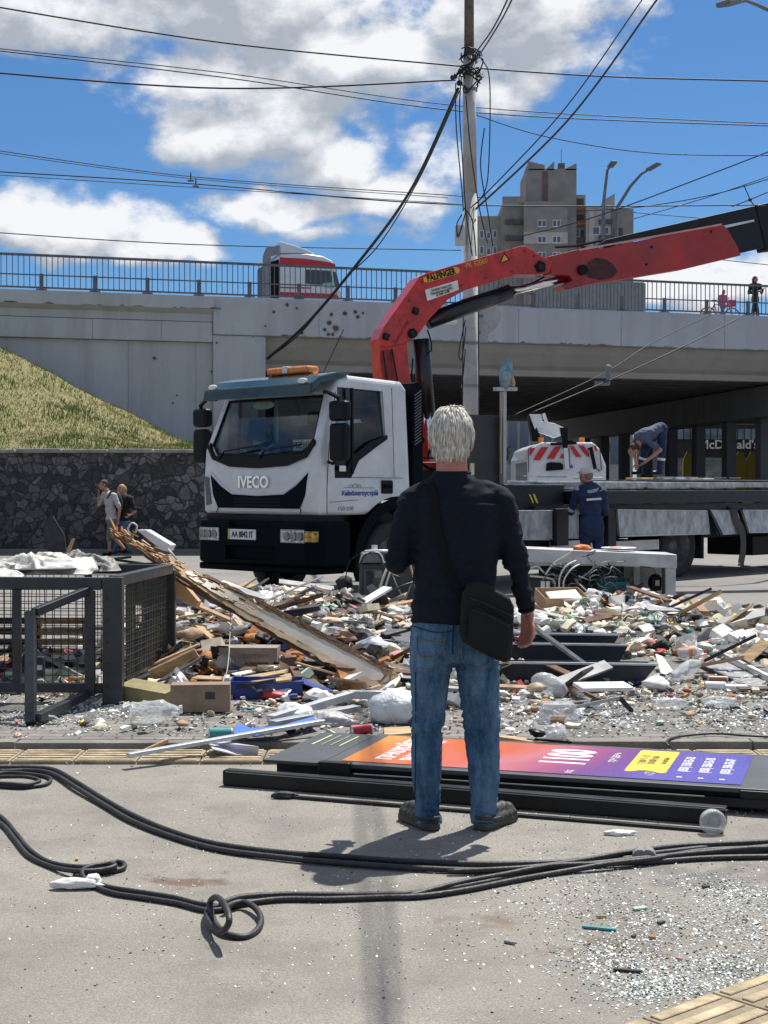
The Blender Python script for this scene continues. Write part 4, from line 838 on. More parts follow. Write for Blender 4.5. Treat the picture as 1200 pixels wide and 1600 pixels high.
# interior
SEAT = mat('seat_cloth', (.05, .055, .065), .9, bump=.3)
for y in (-.5, .52):
    mb = MB(); mb.bb(-1.35, -.8, y-.26, y+.26, 1.45, 1.75); mb.bb(-1.5, -1.34, y-.25, y+.25, 1.7, 2.28); mb.bb(-1.5, -1.38, y-.12, y+.12, 2.28, 2.46); mb.build('seat', SEAT, cab, bevel=.05, seg=3)
mb = MB(); mb.bb(-.5, -.08, -1.0, 1.0, 1.25, 1.86); mb.build('dashboard', SEAT, cab, bevel=.05)
mb = MB(); mb.tube([(-.62+.10*math.sin(a), .5+.22*math.cos(a), 1.93+.20*math.sin(a)) for a in [6.283*i/24 for i in range(24)]], .016, 6, closed=True); mb.cyl((-.6, .5, 1.9), (-.4, .5, 1.75), .03); mb.build('steering_wheel', TRIM, cab)
mb = MB(); mb.box((-.22, .62, 1.96), (.02, .40, .14), rz=.0); sg = mb.build('dashboard_card', mat('card_cream', (.75, .70, .5), .7), cab)
text_bm('УБЕЖИТ', .10, frame((-.207, .62, 1.955), (0, 1, 0), (0, 0, 1)), .002, .002).build('card_writing', TRIM, sg)
mb = MB(); mb.box((-.25, -.12, 1.90), (.08, .16, .10)); mb.box((-.25, .12, 1.89), (.1, .14, .05)); mb.build('dashboard_clutter', mat('blue_packet', (.05, .12, .35), .5), cab)
mb = MB(); mb.ell((-.35, -.30, 2.50), (.03, .22, .06), n=16, m=8); mb.build('cap_under_roof', mat('cap_pale', (.65, .68, .62), .8), cab, smooth=True)
# mirrors
for s in (1, -1):
    mr = [(-.12, 2.50), ]
    mb = MB()
    yc = s*1.32
    mb.box((-.16, yc, 2.36), (.14, .30, .25)); mi = mb.build('mirror', TRIM, cab, bevel=.05, seg=3)
    mb = MB(); mb.box((-.16, yc, 1.98), (.15, .27, .46)); mb.build('main_mirror', TRIM, mi, bevel=.05, seg=3)
    mb = MB(); mb.tube([(-.18, s*1.03, 2.60), (-.10, s*1.15, 2.60), (-.13, yc, 2.52), (-.16, yc, 2.4)], .028, 8); mb.build('mirror_arm', TRIM, mi); mb = MB(); mb.tube([(-.18, s*1.08, 1.75), (-.15, s*1.2, 1.72), (-.16, yc, 1.8)], .02, 8); mb.build('mirror_arm', TRIM, mi)
# air intake column behind the cab
mb = MB(); mb.plate([(-1.70, .80, 1.25), (-1.70, .80, 2.78), (-1.80, .80, 2.80), (-1.88, .80, 2.70), (-1.90, .80, 1.35)], (0, .28, 0)); ai = mb.build('air_intake', NAVY, truck)
mb = MB(); z = 2.02
while z < 2.7: mb.box((-1.79, 1.085, z), (.14, .014, .014), rot=Matrix.Rotation(.5, 3, 'Y')); z += .04
mb.build('louvres', mat('louvre_grey', (.09, .10, .11), .5), ai)
# bumper
mb = MB(); mb.plate([(x, y, .46) for x, y in ((.13, -1.0), (.16, 0), (.13, 1.0), (.0, 1.19), (-.48, 1.19), (-.48, -1.19), (0, -1.19))], (0, 0, .55)); bp_ = mb.build('bumper', NAVY, truck, bevel=.04, seg=3)
m = MB(); m.bb(.06, .5, -.48, .48, .52, .70); boolean(bp_, m.build('cutter', NAVY, truck, fixn=True)); m = MB(); m.bb(.09, .5, -.40, .40, .93, 1.1); boolean(bp_, m.build('cutter', NAVY, truck, fixn=True))
mb = MB(); mb.bb(-.46, .08, -1.10, 1.10, .37, .455); mb.build('lower_skirt', NAVY, bp_, bevel=.02)
mb = MB(); mb.bb(-.40, -.02, -1.06, 1.06, 1.012, 1.088); mb.build('bumper_gap', TRIM, truck)
LAMP = mat('headlamp_clear', (.65, .68, .70), .08, .6, var=.55, scale=30)
for s in (1, -1):
    mb = MB(); mb.plate([(.145, s*.60, .765), (.145, s*.60, .905), (.125, s*1.0, .905), (.125, s*1.0, .765)], (.012, 0, 0)); hl = mb.build('headlight', LAMP, bp_)
    for yy in (.70, .82, .93):
        mb = MB(); mb.lathe([(.055, 0), (.045, -.012), (.015, -.02)], (.163-.0*yy, s*yy, .835), (1, 0, 0), 20); mb.build('lamp_bowl', mat('bowl', (.25, .27, .3), .1, .9, var=.3), hl)
    mb = MB(); mb.tube([(.155, s*.60, .76), (.155, s*.60, .91), (.135, s*1.0, .91), (.135, s*1.0, .76)], .009, 6, closed=True); mb.build('lamp_rim', mat('rim_grey', (.5, .52, .53), .3, .5), hl)
    mb = MB(); mb.plate([(.124, s*1.005, .77), (.124, s*1.005, .90), (.03, s*1.145, .90), (.03, s*1.145, .77)], (.012, s*.004, 0)); mb.build('indicator', mat('indicator_amber', (.95, .40, .08), .15, var=.6, scale=25), bp_)
mb = MB(); mb.bb(.158, .17, -.40, .14, .775, .905); pl8 = mb.build('number_plate', mat('plate_white', (.72, .74, .74), .4, var=.06), bp_, bevel=.004)
mb = MB(); mb.bb(.171, .173, -.395, -.36, .78, .90); mb.build('country_strip', mat('strip_yellow', (.5, .5, .1), .5), pl8)
text_bm('AA 8842 IT', .108, frame((.173, -.115, .838), (0, 1, 0), (0, 0, 1)), .003, .0015, .80).build('plate_number', TRIM, pl8)
# wheels
def wheel(cx, cy, r, w, s, steer=0., name='wheel', dual=False):
    M = Matrix.Translation((cx, cy, r)) @ Matrix.Rotation(steer, 4, 'Z')
    mb = MB(); mb.smooth = True; pr = [(r*.62, -w/2), (r*.93, -w/2), (r*.985, -w*.42), (r, -w*.3), (r, w*.3), (r*.985, w*.42), (r*.93, w/2), (r*.80, w/2+.012), (r*.62, w/2-.01)]
    mb.lathe(pr, (0, 0, 0), (0, s, 0), 48, caps=False)
    for v in range(len(mb.v)): mb.v[v] = M@mb.v[v]
    t = mb.build(name, RUBBER, truck, smooth=True)
    mb = MB(); mb.smooth = True; dp = -.12 if dual else .05
    mb.lathe([(r*.62, w/2-.01), (r*.60, w/2-.03), (r*.56, w/2-.05), (r*.53, w/2-.14+dp*.5), (r*.42, w/2-.16+dp), (r*.28, w/2-.10+dp), (r*.25, w/2-.02+dp), (r*.2, w/2+.01+dp), (.0001, w/2+.015+dp)], (0, 0, 0), (0, s, 0), 40, caps=False)
    for v in range(len(mb.v)): mb.v[v] = M@mb.v[v]
    mb.build('rim', mat('rim_steel', (.15, .155, .16), .5, .2, var=.3), t, smooth=True)
    return t
for s in (1, -1):
    wheel(-1.25, s*.98, .495, .27, s, .12); wheel(-7.84, s*1.0, .50, .27, s, dual=True); mb = MB()
    wheel(-7.84, s*.68, .50, .25, s)
    # fender around the front wheel
    mb = MB(); rg = [(math.pi*i/18) for i in range(-1, 20)]; vs = []
    for a in rg:
        for rr, yy in ((.76, 1.135), (.80, 1.145), (.66, 1.15), (.66, .70), (.72, .70)): vs.append((-1.38+rr*math.cos(a), s*yy, .50+rr*math.sin(a)))
    fs = [(i*5+j, i*5+(j+1) % 5, (i+1)*5+(j+1) % 5, (i+1)*5+j) for i in range(len(rg)-1) for j in range(5)]
    mb.smooth = False; mb.add(vs, fs); mb.build('mudguard', NAVY, truck, fixn=True)
    mb = MB(); mb.bb(-.50, -.12, s*1.02, s*1.13, .50, .58); mb.bb(-.50, -.12, s*1.0, s*1.10, .80, .86); mb.build('cab_step', NAVY, truck, bevel=.01)
mb = MB(); mb.bb(-.52, -.1, -1.0, 1.0, .62, 1.085); mb.build('radiator_block', TRIM, truck)
FR = mat('chassis_black', (.006, .007, .009), .6, spec=.25, var=.3)
for s in (1, -1):
    mb = MB(); mb.bb(-11.8, -.5, s*.36, s*.44, .62, .92); mb.build('chassis_rail', FR, truck)
    mb = MB(); mb.cyl((-1.25, 0, .5), (-1.25, s*.9, .5), .07, n=12); mb.build('axle', FR, truck)
    mb = MB(); mb.cyl((-7.84, 0, .5), (-7.84, s*.9, .5), .09, n=12); mb.build('axle', FR, truck)
mb = MB(); mb.box((-3.9, .85, .68), (1.3, .55, .5)); mb.build('fuel_tank', FR, truck, bevel=.08, seg=3)
mb = MB(); mb.box((-3.3, -.85, .68), (1.6, .55, .5)); mb.build('tool_box', FR, truck, bevel=.05)
mb = MB(); mb.box((-1.3, 0, .95), (1.6, 1.0, .5)); mb.build('engine_block', TRIM, truck, bevel=.1)
# flatbed
mb = MB(); mb.bb(-11.9, -3.95, -1.24, 1.24, 1.06, 1.14); bed = mb.build('flatbed', FR, truck, bevel=.01)
mb = MB(); mb.bb(-11.9, -3.95, 1.245, 1.30, 1.06, 1.17); mb.build('side_rail', STEEL, bed)
mb = MB(); mb.bb(-11.9, -3.95, -1.30, -1.245, 1.06, 1.17); mb.build('side_rail', STEEL, bed)
def board_mat():
    m = mat('dropside_aluminium', (.44, .46, .47), .55, .15, var=.3, scale=5, stretch=(1.6, 1, .9), bump=.2, rvar=.15); return m
DS = board_mat()
for pts in ([(795, 798), (868, 798), (868, 843), (795, 843)], [(881, 798), (900, 798), (900, 841), (881, 841)], [(961, 796), (1102, 798), (1106, 834), (965, 838)], [(1107, 797), (1148, 798), (1154, 833), (1116, 835)], [(1157, 797), (1290, 797), (1290, 829), (1163, 832)]):
    mb = MB(); P4 = [TY(a, b, 1.31) for a, b in pts]; tl = .06 if pts[0][0] > 1100 else 0
    mb.plate([(p.x, 1.31+(tl if i > 1 else 0), p.z) for i, p in enumerate(P4)], (0, .03, 0)); db = mb.build('dropside_board', DS, truck, bevel=.006)
    mb = MB(); c = [(p.x, 1.345+(tl if i > 1 else 0), p.z) for i, p in enumerate(P4)]; mb.tube(c, .010, 6, closed=True); mb.build('board_edge', ALU, db)
mb = MB(); a, b = TY(862, 797, 1.33), TY(881, 852, 1.33); mb.bb(a.x, b.x, 1.30, 1.42, b.z, a.z+.02); mb.build('side_post', STEEL, truck, bevel=.01)
mb = MB(); a, b = TY(948, 792, 1.30), TY(961, 855, 1.30); mb.bb(a.x, b.x, 1.22, 1.33, b.z, a.z); mb.build('side_post', STEEL, truck, bevel=.01)
mb = MB(); a, b = TY(1103, 796, 1.3), TY(1114, 836, 1.3); mb.plate([(a.x, 1.32, a.z), (a.x-.06, 1.32, a.z), (b.x-.08, 1.42, b.z), (b.x+.02, 1.42, b.z)], (0, .03, 0)); mb.build('side_post', STEEL, truck)
mb = MB(); a, b = TY(955, 846, 1.2), TY(1028, 858, 1.2); mb.bb(a.x, b.x, 1.19, 1.22, b.z, a.z); mb.build('underride_bar', mat('dirty_white', (.55, .56, .56), .5), truck)
mb = MB(); a, b = TY(860, 846, 1.2), TY(955, 858, 1.2); mb.bb(a.x, b.x, 1.19, 1.22, b.z, a.z); mb.build('underride_bar', MATS['dirty_white'], truck)
# mudguards over the rear wheel
mb = MB(); vs = []; rg = [math.pi*i/16 for i in range(0, 17)]
for a in rg:
    for rr, yy in ((.60, 1.17), (.60, .55), (.58, .55), (.58, 1.17)): vs.append((-7.84+rr*math.cos(a), yy, .50+rr*math.sin(a)*.92))
mb.add(vs, [(i*4+j, i*4+(j+1) % 4, (i+1)*4+(j+1) % 4, (i+1)*4+j) for i in range(16) for j in range(4)]); mb.build('mudguard', FR, truck, fixn=True)
mb = MB(); mb.bb(-8.50, -8.46, .6, 1.17, .28, .95); mb.build('mud_flap', RUBBER, truck)
mb = MB(); mb.bb(-11.6, -8.7, -.9, .9, .60, 1.05); mb.build('rear_subframe', FR, truck)
mb = MB(); a = TY(1168, 840, 1.0); b = TY(1290, 860, 1.0); mb.bb(a.x, b.x, .2, 1.1, b.z, a.z+.03); mb.build('rear_box', FR, truck, bevel=.02)
# dark box with hazard mark, headboard
mb = MB(); a = TY(788, 757, 1.22); b = TY(882, 797, 1.22); mb.bb(a.x, b.x, .5, 1.22, b.z+.01, a.z); bx = mb.build('tool_locker', STEEL, truck, bevel=.015)
mb = MB(); c = [TY(*p, 1.225) for p in ((826, 772), (835, 772), (841, 786), (832, 786))]; mb.plate(c, (0, .004, 0)); mb.build('hazard_mark', mat('hazard_yellow', (.7, .6, .05), .5), bx)
mb = MB(); c = [TY(*p, 1.232) for p in ((829, 772), (832, 772), (838, 786), (835, 786))]; mb.plate(c, (0, .003, 0)); mb.build('hazard_stripe', TRIM, bx)
mb = MB(); a = TY(728, 647, 1.0); b = TY(787, 757, 1.0); mb.bb(a.x, b.x, .80, 1.0, b.z, a.z); hb = mb.build('crane_tank', mat('tank_black', (.022, .020, .026), .55, var=.3, scale=5), truck, bevel=.02)
mb = MB(); a = TY(739, 726, 1.03); mb.bb(a.x-.04, a.x+.04, 1.0, 1.02, a.z-.14, a.z+.02); mb.build('oil_gauge', mat('gauge', (.6, .55, .35), .4), hb)
mb = MB(); a = TY(787, 758, 1.05); b = TY(786, 612, 1.05); mb.bb(a.x-.035, a.x+.03, 1.0, 1.07, a.z-.1, b.z); po = mb.build('stabiliser_post', mat('post_grey', (.4, .41, .42), .5, .3), truck)
mb = MB(); c, d = TY(773, 608, 1.04), TY(806, 608, 1.04); mb.bar(c, d, .06, .05); mb.build('cross_bar', MATS['post_grey'], po)
mb = MB(); mb.smooth = True; mb.tube([TY(*p, 1.04) for p in ((788, 608), (789, 592), (791, 578), (794, 566), (796, 561))], .075, 12, rf=lambda t: .04+.055*math.sin(math.pi*min(1, t*1.1+.05))); mb.build('blue_wrapping', mat('blue_cloth', (.03, .16, .26), .7, col2=(.35, .42, .42), scale=14, bump=.8), po, smooth=True)
mb = MB(); mb.tube([TY(*p, 1.02) for p in ((798, 588), (801, 598), (800, 604))], .04, 8); mb.tube([TY(*p, 1.06) for p in ((789, 606), (784, 630), (782, 690), (783, 740))], .014, 6); mb.build('hose', mat('tan_strap', (.42, .32, .18), .7), po)
# strap
sp = [TY(a, b, Y) for a, b, Y in ((1137, 792, 1.25), (1146, 796, 1.36), (1150, 812, 1.40), (1160, 833, 1.45), (1161, 860, 1.43), (1158, 884, 1.42))]; sp.append(Vector((sp[-1].x-.1, 1.50, .12))); sp.append(Vector((sp[-1].x-.3, 1.9, .02)))
mb = MB(); sp = smoothpath(sp, 5)
for i in range(len(sp)-1):
    w = .085 if i < 25 else .05; mb.bar(sp[i], sp[i+1]+(sp[i+1]-sp[i])*.05, w*2 if i < 25 else .05, .012, up=(0, 1, .0))
mb.build('cargo_strap', mat('strap_grey', (.07, .065, .07), .85, bump=.3), truck)

# ------------------------------------------------------------------ load of steel frames on the bed
ld = empty('steel_frame_stack', truck.matrix_basis@Vector((-8.2, 0, 1.142)), 'stack of dark steel kiosk frames lying across the truck bed', 'steel frames', rz=math.pi+TH)
def LD(name, x0, x1, y0, y1, z0, z1, m): mb = MB(); mb.bb(x0, x1, y0, y1, z0, z1); o = mb.build(name, m, ld, bevel=.008); o.location = (8.2, 0, -1.142); return o
LGT = mat('worn_steel', (.42, .43, .44), .35, .5, var=.3, scale=7)
LD('long_beam', -12.2, -4.75, 1.30, 1.44, 1.195, 1.385, STEEL); LD('long_beam', -12.2, -4.75, -1.40, -1.28, 1.2, 1.38, STEEL)
LD('long_beam', -12.2, -5.3, 1.22, 1.30, 1.43, 1.515, LGT); LD('long_beam', -12.2, -5.0, -1.3, -1.22, 1.43, 1.515, LGT); LD('long_beam', -12.0, -4.6, .2, .28, 1.44, 1.53, LGT)
for k, x in enumerate((-4.85, -6.2, -7.5, -8.9, -10.3, -11.7)): LD('cross_beam', x-.05, x+.05, -1.27, 1.28, 1.2, 1.38, STEEL)
for k, x in enumerate((-5.35, -6.9, -8.2, -9.6, -11.0)): LD('cross_beam', x-.04, x+.04, -1.2, 1.2, 1.435, 1.51, LGT)
LD('sheet_panel', -9.6, -4.4, -1.0, 1.15, 1.39, 1.428, mat('dusty_sheet', (.20, .21, .20), .55, .2, var=.45, scale=3)); LD('sheet_panel', -12.0, -8.4, -1.1, 1.0, 1.53, 1.56, mat('green_sheet', (.13, .15, .13), .5, .2, var=.4, scale=4)); LD('timber_rest', -4.7, -4.3, -.9, 1.1, 1.145, 1.39, STEEL)
for i, (px, c) in enumerate(((1010, (.7, .5, .2)), (1060, (.6, .6, .65)), (1090, (.65, .6, .5)), (905, (.6, .62, .62)))):
    a = TY(px, 748, .6); LD('scrap_piece', a.x-.2, a.x+.15, .3+i*.1, .6+i*.1, 1.562, 1.59, mat('scrap%d' % i, c, .7))
random.seed(77)
for k in range(9):
    x = random.uniform(-11, -4.6); y = random.uniform(-.8, 1.1); mb = MB(); z = 1.60; mb.bar((x, y, z), (x+random.uniform(-.9, .9), y+random.uniform(-.3, .3), z+.0), .05, .02); o = mb.build('loose_strip', LGT if k % 2 else DS, ld); o.location = (8.2, 0, -1.142)

# ------------------------------------------------------------------ crane (part of the truck, world-built)
CC = TO-HD*3.1; CAz = R(20); CD = Vector((math.cos(CAz), math.sin(CAz), 0)); CN = Vector((math.sin(CAz), -math.cos(CAz), 0))   # CN points to the viewer
def Q(px, py, off=0.):
    c0 = CC+CN*off; d = ray(px, py); t = (c0-CAM).dot(CN)/d.dot(CN); return CAM+d*t
crane = MB(); crane.cyl(Q(650, 765), Q(650, 735), .45, n=28); crane = crane.build('crane', FR, truck, world=True)
def arm(name, pts, off, th, m, par=crane, bev=.012, seg=2):
    mb = MB(); mb.plate([Q(a, b, off) for a, b in pts], -CN*th); return mb.build(name, m, par, world=True, bevel=bev, seg=seg)
col = arm('column', [(592, 533), (636, 533), (640, 583), (650, 622), (667, 672), (671, 712), (676, 742), (622, 742), (610, 690), (598, 620), (594, 575)], .17, .34, RED)
arm('column', [(599, 545), (612, 548), (616, 600), (630, 680), (620, 700), (606, 640), (600, 590)], .175, .02, mat('crane_red_dark', (.30, .012, .014), .4, var=.3))
arm('column_foot', [(618, 722), (690, 722), (700, 755), (612, 755)], .3, .6, RED)
mb = MB(); mb.cyl(Q(657, 688, .19), Q(657, 688, -.19), .06, n=16); mb.build('pivot_pin', TRIM, crane, world=True)
mb = MB()
for (a, b), (c, d) in (((640, 711), (700, 714)), ((655, 722), (690, 735)), ((675, 690), (668, 715))): mb.tube([Q(a, b, .3), Q((a+c)/2, (b+d)/2+3, .33), Q(c, d, .3)], .02, 6)
mb.build('hydraulic_hoses', TRIM, crane, world=True)
m1 = [(592, 529), (600, 511), (656, 432), (668, 426), (815, 384), (822, 384), (852, 403), (863, 409), (859, 425), (847, 429), (807, 428), (767, 441), (729, 452), (700, 468), (673, 497), (652, 525), (633, 537), (604, 543), (594, 540)]
boom = arm('main_boom', m1, .20, .40, RED, bev=.015)
for (px, py, r, sh) in ((603, 526, 7, 4), (644, 521, 8, 8), (649, 486, 7, 4), (844, 417, 10, 5)):
    mb = MB(); c = Q(px, py, .205); rr = r/F*c.y; mb.plate([c+CD*(rr*math.cos(6.283*i/sh+.5))+Vector((0, 0, rr*math.sin(6.283*i/sh+.5))) for i in range(sh)], CN*.02); mb.build('pivot_pin', TRIM, boom, world=True)
    mb = MB(); mb.cyl(c, c+CN*.035, rr*.5, n=14); mb.build('pivot_pin', STEEL, boom, world=True)
arm('pivot_boss', [(613, 541), (636, 500), (640, 502), (618, 540)], .206, .01, MATS['crane_red_dark'], boom, bev=0)
arm('nameplate', [(661, 434), (668, 431), (712, 417), (718, 419), (718, 425), (714, 428), (670, 441), (663, 441)], .209, .008, mat('name_yellow', (.75, .42, .03), .4), boom, bev=0)
def boomtext(t, p0, p1, size, m, sx=1., off=.213, bold=0.):
    a, b = Q(*p0, off), Q(*p1, off); u = (b-a).normalized(); v = Vector((0, 0, 1)); M_ = frame((a+b)/2, u, v); text_bm(t, size, M_, .004, bold, sx).build('lettering', m, boom, world=True)
boomtext('PALFINGER', (664, 437), (715, 422.5), .125, TRIM, .72, .214, .003)
boomtext('PK 32080', (722, 417), (767, 406), .105, MATS['name_yellow'], .85, .206)
arm('sticker', [(664, 453), (715, 438), (717, 453), (668, 470)], .206, .005, mat('sticker_white', (.75, .74, .68), .6), boom, bev=0)
for i, (a, b) in enumerate((((672, 455), (708, 444.5)), ((674, 459.5), (706, 450)), ((674, 464), (710, 453)))):
    boomtext(('Безпека понад усе', 'Комунальна служба', 'м. Київ 15-58')[i], a, b, .05, mat('ink_dark', (.10, .10, .12), .6), .7, .213)
arm('warning_triangle', [(781, 411), (788, 395), (797, 406)], .206, .004, TRIM, boom, bev=0); arm('warning_triangle', [(783, 409.5), (788, 398), (794.5, 405.5)], .2095, .004, MATS['name_yellow'], boom, bev=0)
mb = MB(); mb.smooth = True; mb.cyl(Q(668, 502, 0), Q(796, 456, 0), .115, n=24); mb.build('boom_cylinder', mat('cylinder_black', (.012, .014, .02), .3, var=.2), crane, world=True)
mb = MB(); mb.smooth = True; mb.cyl(Q(793, 457, 0), Q(903, 430, 0), .058, n=20); mb.build('piston_rod', CHROME, crane, world=True)
mb = MB(); mb.smooth = True; mb.cyl(Q(658, 530, 0), Q(667, 646, 0), .12, n=24); mb.build('lift_cylinder', MATS['cylinder_black'], crane, world=True)
for off_, pts in ((.215, ((598, 548), (606, 600), (618, 660), (632, 715))), (.215, ((612, 545), (622, 600), (634, 655), (648, 712))), (.10, ((700, 478), (745, 462), (790, 450), (820, 447), (850, 433))), (.06, ((690, 500), (740, 484), (790, 468), (806, 456)))):
    mb = MB(); mb.tube(smoothpath([Q(*p, off_) for p in pts], 5), .014, 6); mb.build('hydraulic_hose', TRIM, crane, world=True)
for p in ((660, 440), (668, 431), (700, 455), (720, 446), (760, 434), (800, 424), (640, 470), (625, 500), (615, 533), (820, 392), (835, 400)):
    mb = MB(); c = Q(*p, .203); mb.cyl(c, c+CN*.012, .018, n=8); mb.build('bolt', MATS['crane_red_dark'], boom, world=True)
mb = MB(); mb.smooth = True; mb.cyl(Q(667, 640, 0), Q(670, 700, 0), .05, n=16); mb.build('piston_rod', CHROME, crane, world=True)
mb = MB(); mb.tube([Q(*p, .14) for p in ((668, 515), (674, 535), (674, 548), (668, 552))], .012, 6); mb.tube([Q(*p, .14) for p in ((645, 560), (643, 590), (646, 640), (652, 690))], .012, 6); mb.build('hydraulic_hoses', TRIM, crane, world=True)
m2 = [(856, 401), (905, 389), (946, 387), (1127, 350), (1136, 356), (1153, 385), (1158, 399), (1075, 419), (961, 438), (935, 441), (885, 453), (877, 446), (895, 438), (890, 431), (862, 428)]
b2_ = arm('second_boom', m2, .15, .30, mat('crane_red_sooty', (.46, .02, .020), .42, col2=(.22, .014, .014), scale=2.2, coat=.15, rvar=.1))
arm('soot_recess', [(918, 410), (930, 402), (945, 404), (958, 412), (966, 424), (958, 434), (940, 438), (920, 434), (912, 424)], .155, .02, mat('soot', (.012, .012, .018), .7, col2=(.09, .015, .015), scale=7), b2_, bev=.01)
mb = MB(); c = Q(909, 422, .15); mb.cyl(c-CN*.02, c+CN*.05, .075, n=20); mb.build('pivot_pin', TRIM, b2_, world=True)
for px, py in ((1018, 386), (1010, 413), (1111, 362)):
    mb = MB(); c = Q(px, py, .152); mb.cyl(c-CN*.01, c+CN*.012, .018, n=10); mb.build('bolt', TRIM, b2_, world=True)
ex = arm('boom_extension', [(930, 385), (948, 374), (1181, 321), (1240, 308), (1400, 270), (1420, 330), (1280, 367), (1158, 395), (1130, 352)], .11, .22, STEEL)
arm('extension_rail', [(1128, 353), (1178, 343), (1179, 346), (1130, 357)], .125, .02, ALU, ex, bev=0); arm('extension_rail', [(905, 389), (1128, 349), (1128, 352), (905, 392)], .155, .02, mat('edge_light', (.6, .3, .28), .4), b2_, bev=0)
arm('end_collar', [(1181, 320), (1200, 322), (1215, 390), (1198, 392)], .13, .26, BLACK, ex)
mb = MB(); mb.tube(smoothpath([Q(*p, 0) for p in ((868, 386), (900, 384), (930, 378), (955, 374), (962, 379), (950, 386), (938, 382))], 5), .02, 6); mb.tube(smoothpath([Q(*p, .05) for p in ((930, 388), (945, 378), (955, 383))], 4), .03, 6); mb.build('hydraulic_hoses', TRIM, b2_, world=True)

# ------------------------------------------------------------------ white aerial platform van
van = empty('lift_van', (4.7, 40.5, 0), 'white van with red striped rear and folded lifting arm under the bridge', 'van')
x0, x1 = (825-600)*38/F, (947-600)*38/F
VW = mat('van_white', (.68, .71, .74), .35, var=.05, coat=.3)
mb = MB(); mb.plate([(x0, 38, .45), (x0, 38, 2.2), (x0+.10, 38, 2.48), (x0+.35, 38, 2.6), (x1-.35, 38, 2.6), (x1-.18, 38, 2.45), (x1, 38, 2.0), (x1, 38, .45)], (0, 5.2, 0)); vb = mb.build('body', VW, van, world=True, bevel=.05, seg=3)
for (a, b, c, d) in (((829, 697), (838, 697), (829, 707), (829, 707)), ):
    pass
VR = mat('chevron_red', (.55, .02, .03), .4); 
def vq(px, py, Y=37.94): return at(px, py, Y)
for pts in ([(828, 700), (837, 700), (829, 712), (827, 712)], [(845, 699), (857, 698), (844, 719), (833, 719)], [(867, 698), (877, 697), (866, 717), (854, 717)], [(878, 709), (880, 709), (881, 716), (874, 716)], [(890, 697), (896, 697), (909, 714), (900, 714)], [(903, 696), (912, 696), (921, 709), (921, 714), (917, 713)], [(927, 696), (931, 696), (934, 706), (931, 705)], [(932, 733), (937, 733), (937, 738)]):
    mb = MB(); mb.plate([vq(*p) for p in pts], (0, .02, 0)); mb.build('chevron_stripe', VR, vb, world=True)
mb = MB(); mb.plate([vq(*p) for p in ((853, 736), (854, 724), (860, 722), (876, 723), (880, 726), (880, 734))], (0, .02, 0)); mb.build('rear_window', TRIM, vb, world=True, bevel=0)
for p in ([(826, 700), (826, 738)], [(889, 700), (890, 732)], [(937, 700), (940, 735)]):
    mb = MB(); mb.bar(vq(*p[0]), vq(*p[1]), .02, .02, up=(0, 1, 0)); mb.build('door_gap', GAP, vb, world=True)
mb = MB(); mb.plate([vq(890, 731), vq(893, 725), vq(896, 731)], (0, .01, 0)); mb.build('triangle_sticker', INK, vb, world=True)
mb = MB(); mb.bar(vq(923, 700, 37.85), vq(930, 733, 37.85), .09, .06, up=(0, 1, 0)); mb.bar(vq(918, 702, 37.85), vq(926, 699, 37.85), .05, .05); mb.build('ladder_arm', TRIM, van, world=True)
for px in (845, 909):
    p = at(px, 690, 38.4); mb = MB(); mb.cyl((p.x, 38.4, 2.58), (p.x, 38.4, 2.74), .075, n=14); mb.build('beacon', ORG, van, world=True)
mb = MB(); mb.plate([vq(*p, 38.8) for p in ((835, 656), (868, 662), (883, 669), (883, 678), (868, 684), (838, 673))], (0, .35, 0)); va = mb.build('lifting_arm', VW, van, world=True, bevel=.02)
mb = MB(); mb.plate([vq(*p, 38.7) for p in ((826, 647), (835, 648), (840, 672), (848, 690), (832, 690))], (0, .5, 0)); mb.build('arm_knuckle', TRIM, va, world=True, bevel=.02)
mb = MB(); mb.plate([vq(*p, 38.65) for p in ((827, 647), (845, 647), (848, 656), (853, 657), (850, 646), (855, 658), (835, 660), (836, 671))][:3]+[vq(846, 658, 38.65), vq(836, 671, 38.65)], (0, .05, 0)); mb.build('white_cover', VW, va, world=True)
mb = MB(); mb.bar(vq(849, 646, 38.8), vq(854, 660, 38.8), .08, .1, up=(0, 1, 0)); mb.build('link_bar', VW, va, world=True)
mb = MB(); mb.plate([vq(*p, 37.9) for p in ((875, 668), (887, 668), (887, 701), (880, 701))], (0, .15, 0)); mb.bar(vq(860, 694, 37.9), vq(901, 692, 37.9), .06, .07); mb.build('arm_rest', TRIM, va, world=True)
mb = MB(); mb.plate([vq(*p, 37.88) for p in ((881, 700), (887, 700), (890, 733), (883, 733))], (0, .12, 0)); mb.build('rest_post', VW, va, world=True)
for s in (x0+.05, x1-.3):
    for y in (39, 42):
        mb = MB(); mb.cyl((s, y, .34), (s+.25, y, .34), .34, n=20); mb.build('wheel', RUBBER, van, world=True)
mb = MB(); mb.bb(x0-.005, x0+.0, 38.3, 41.5, 1.5, 2.1); mb.build('side_window', GLS, van, world=True)

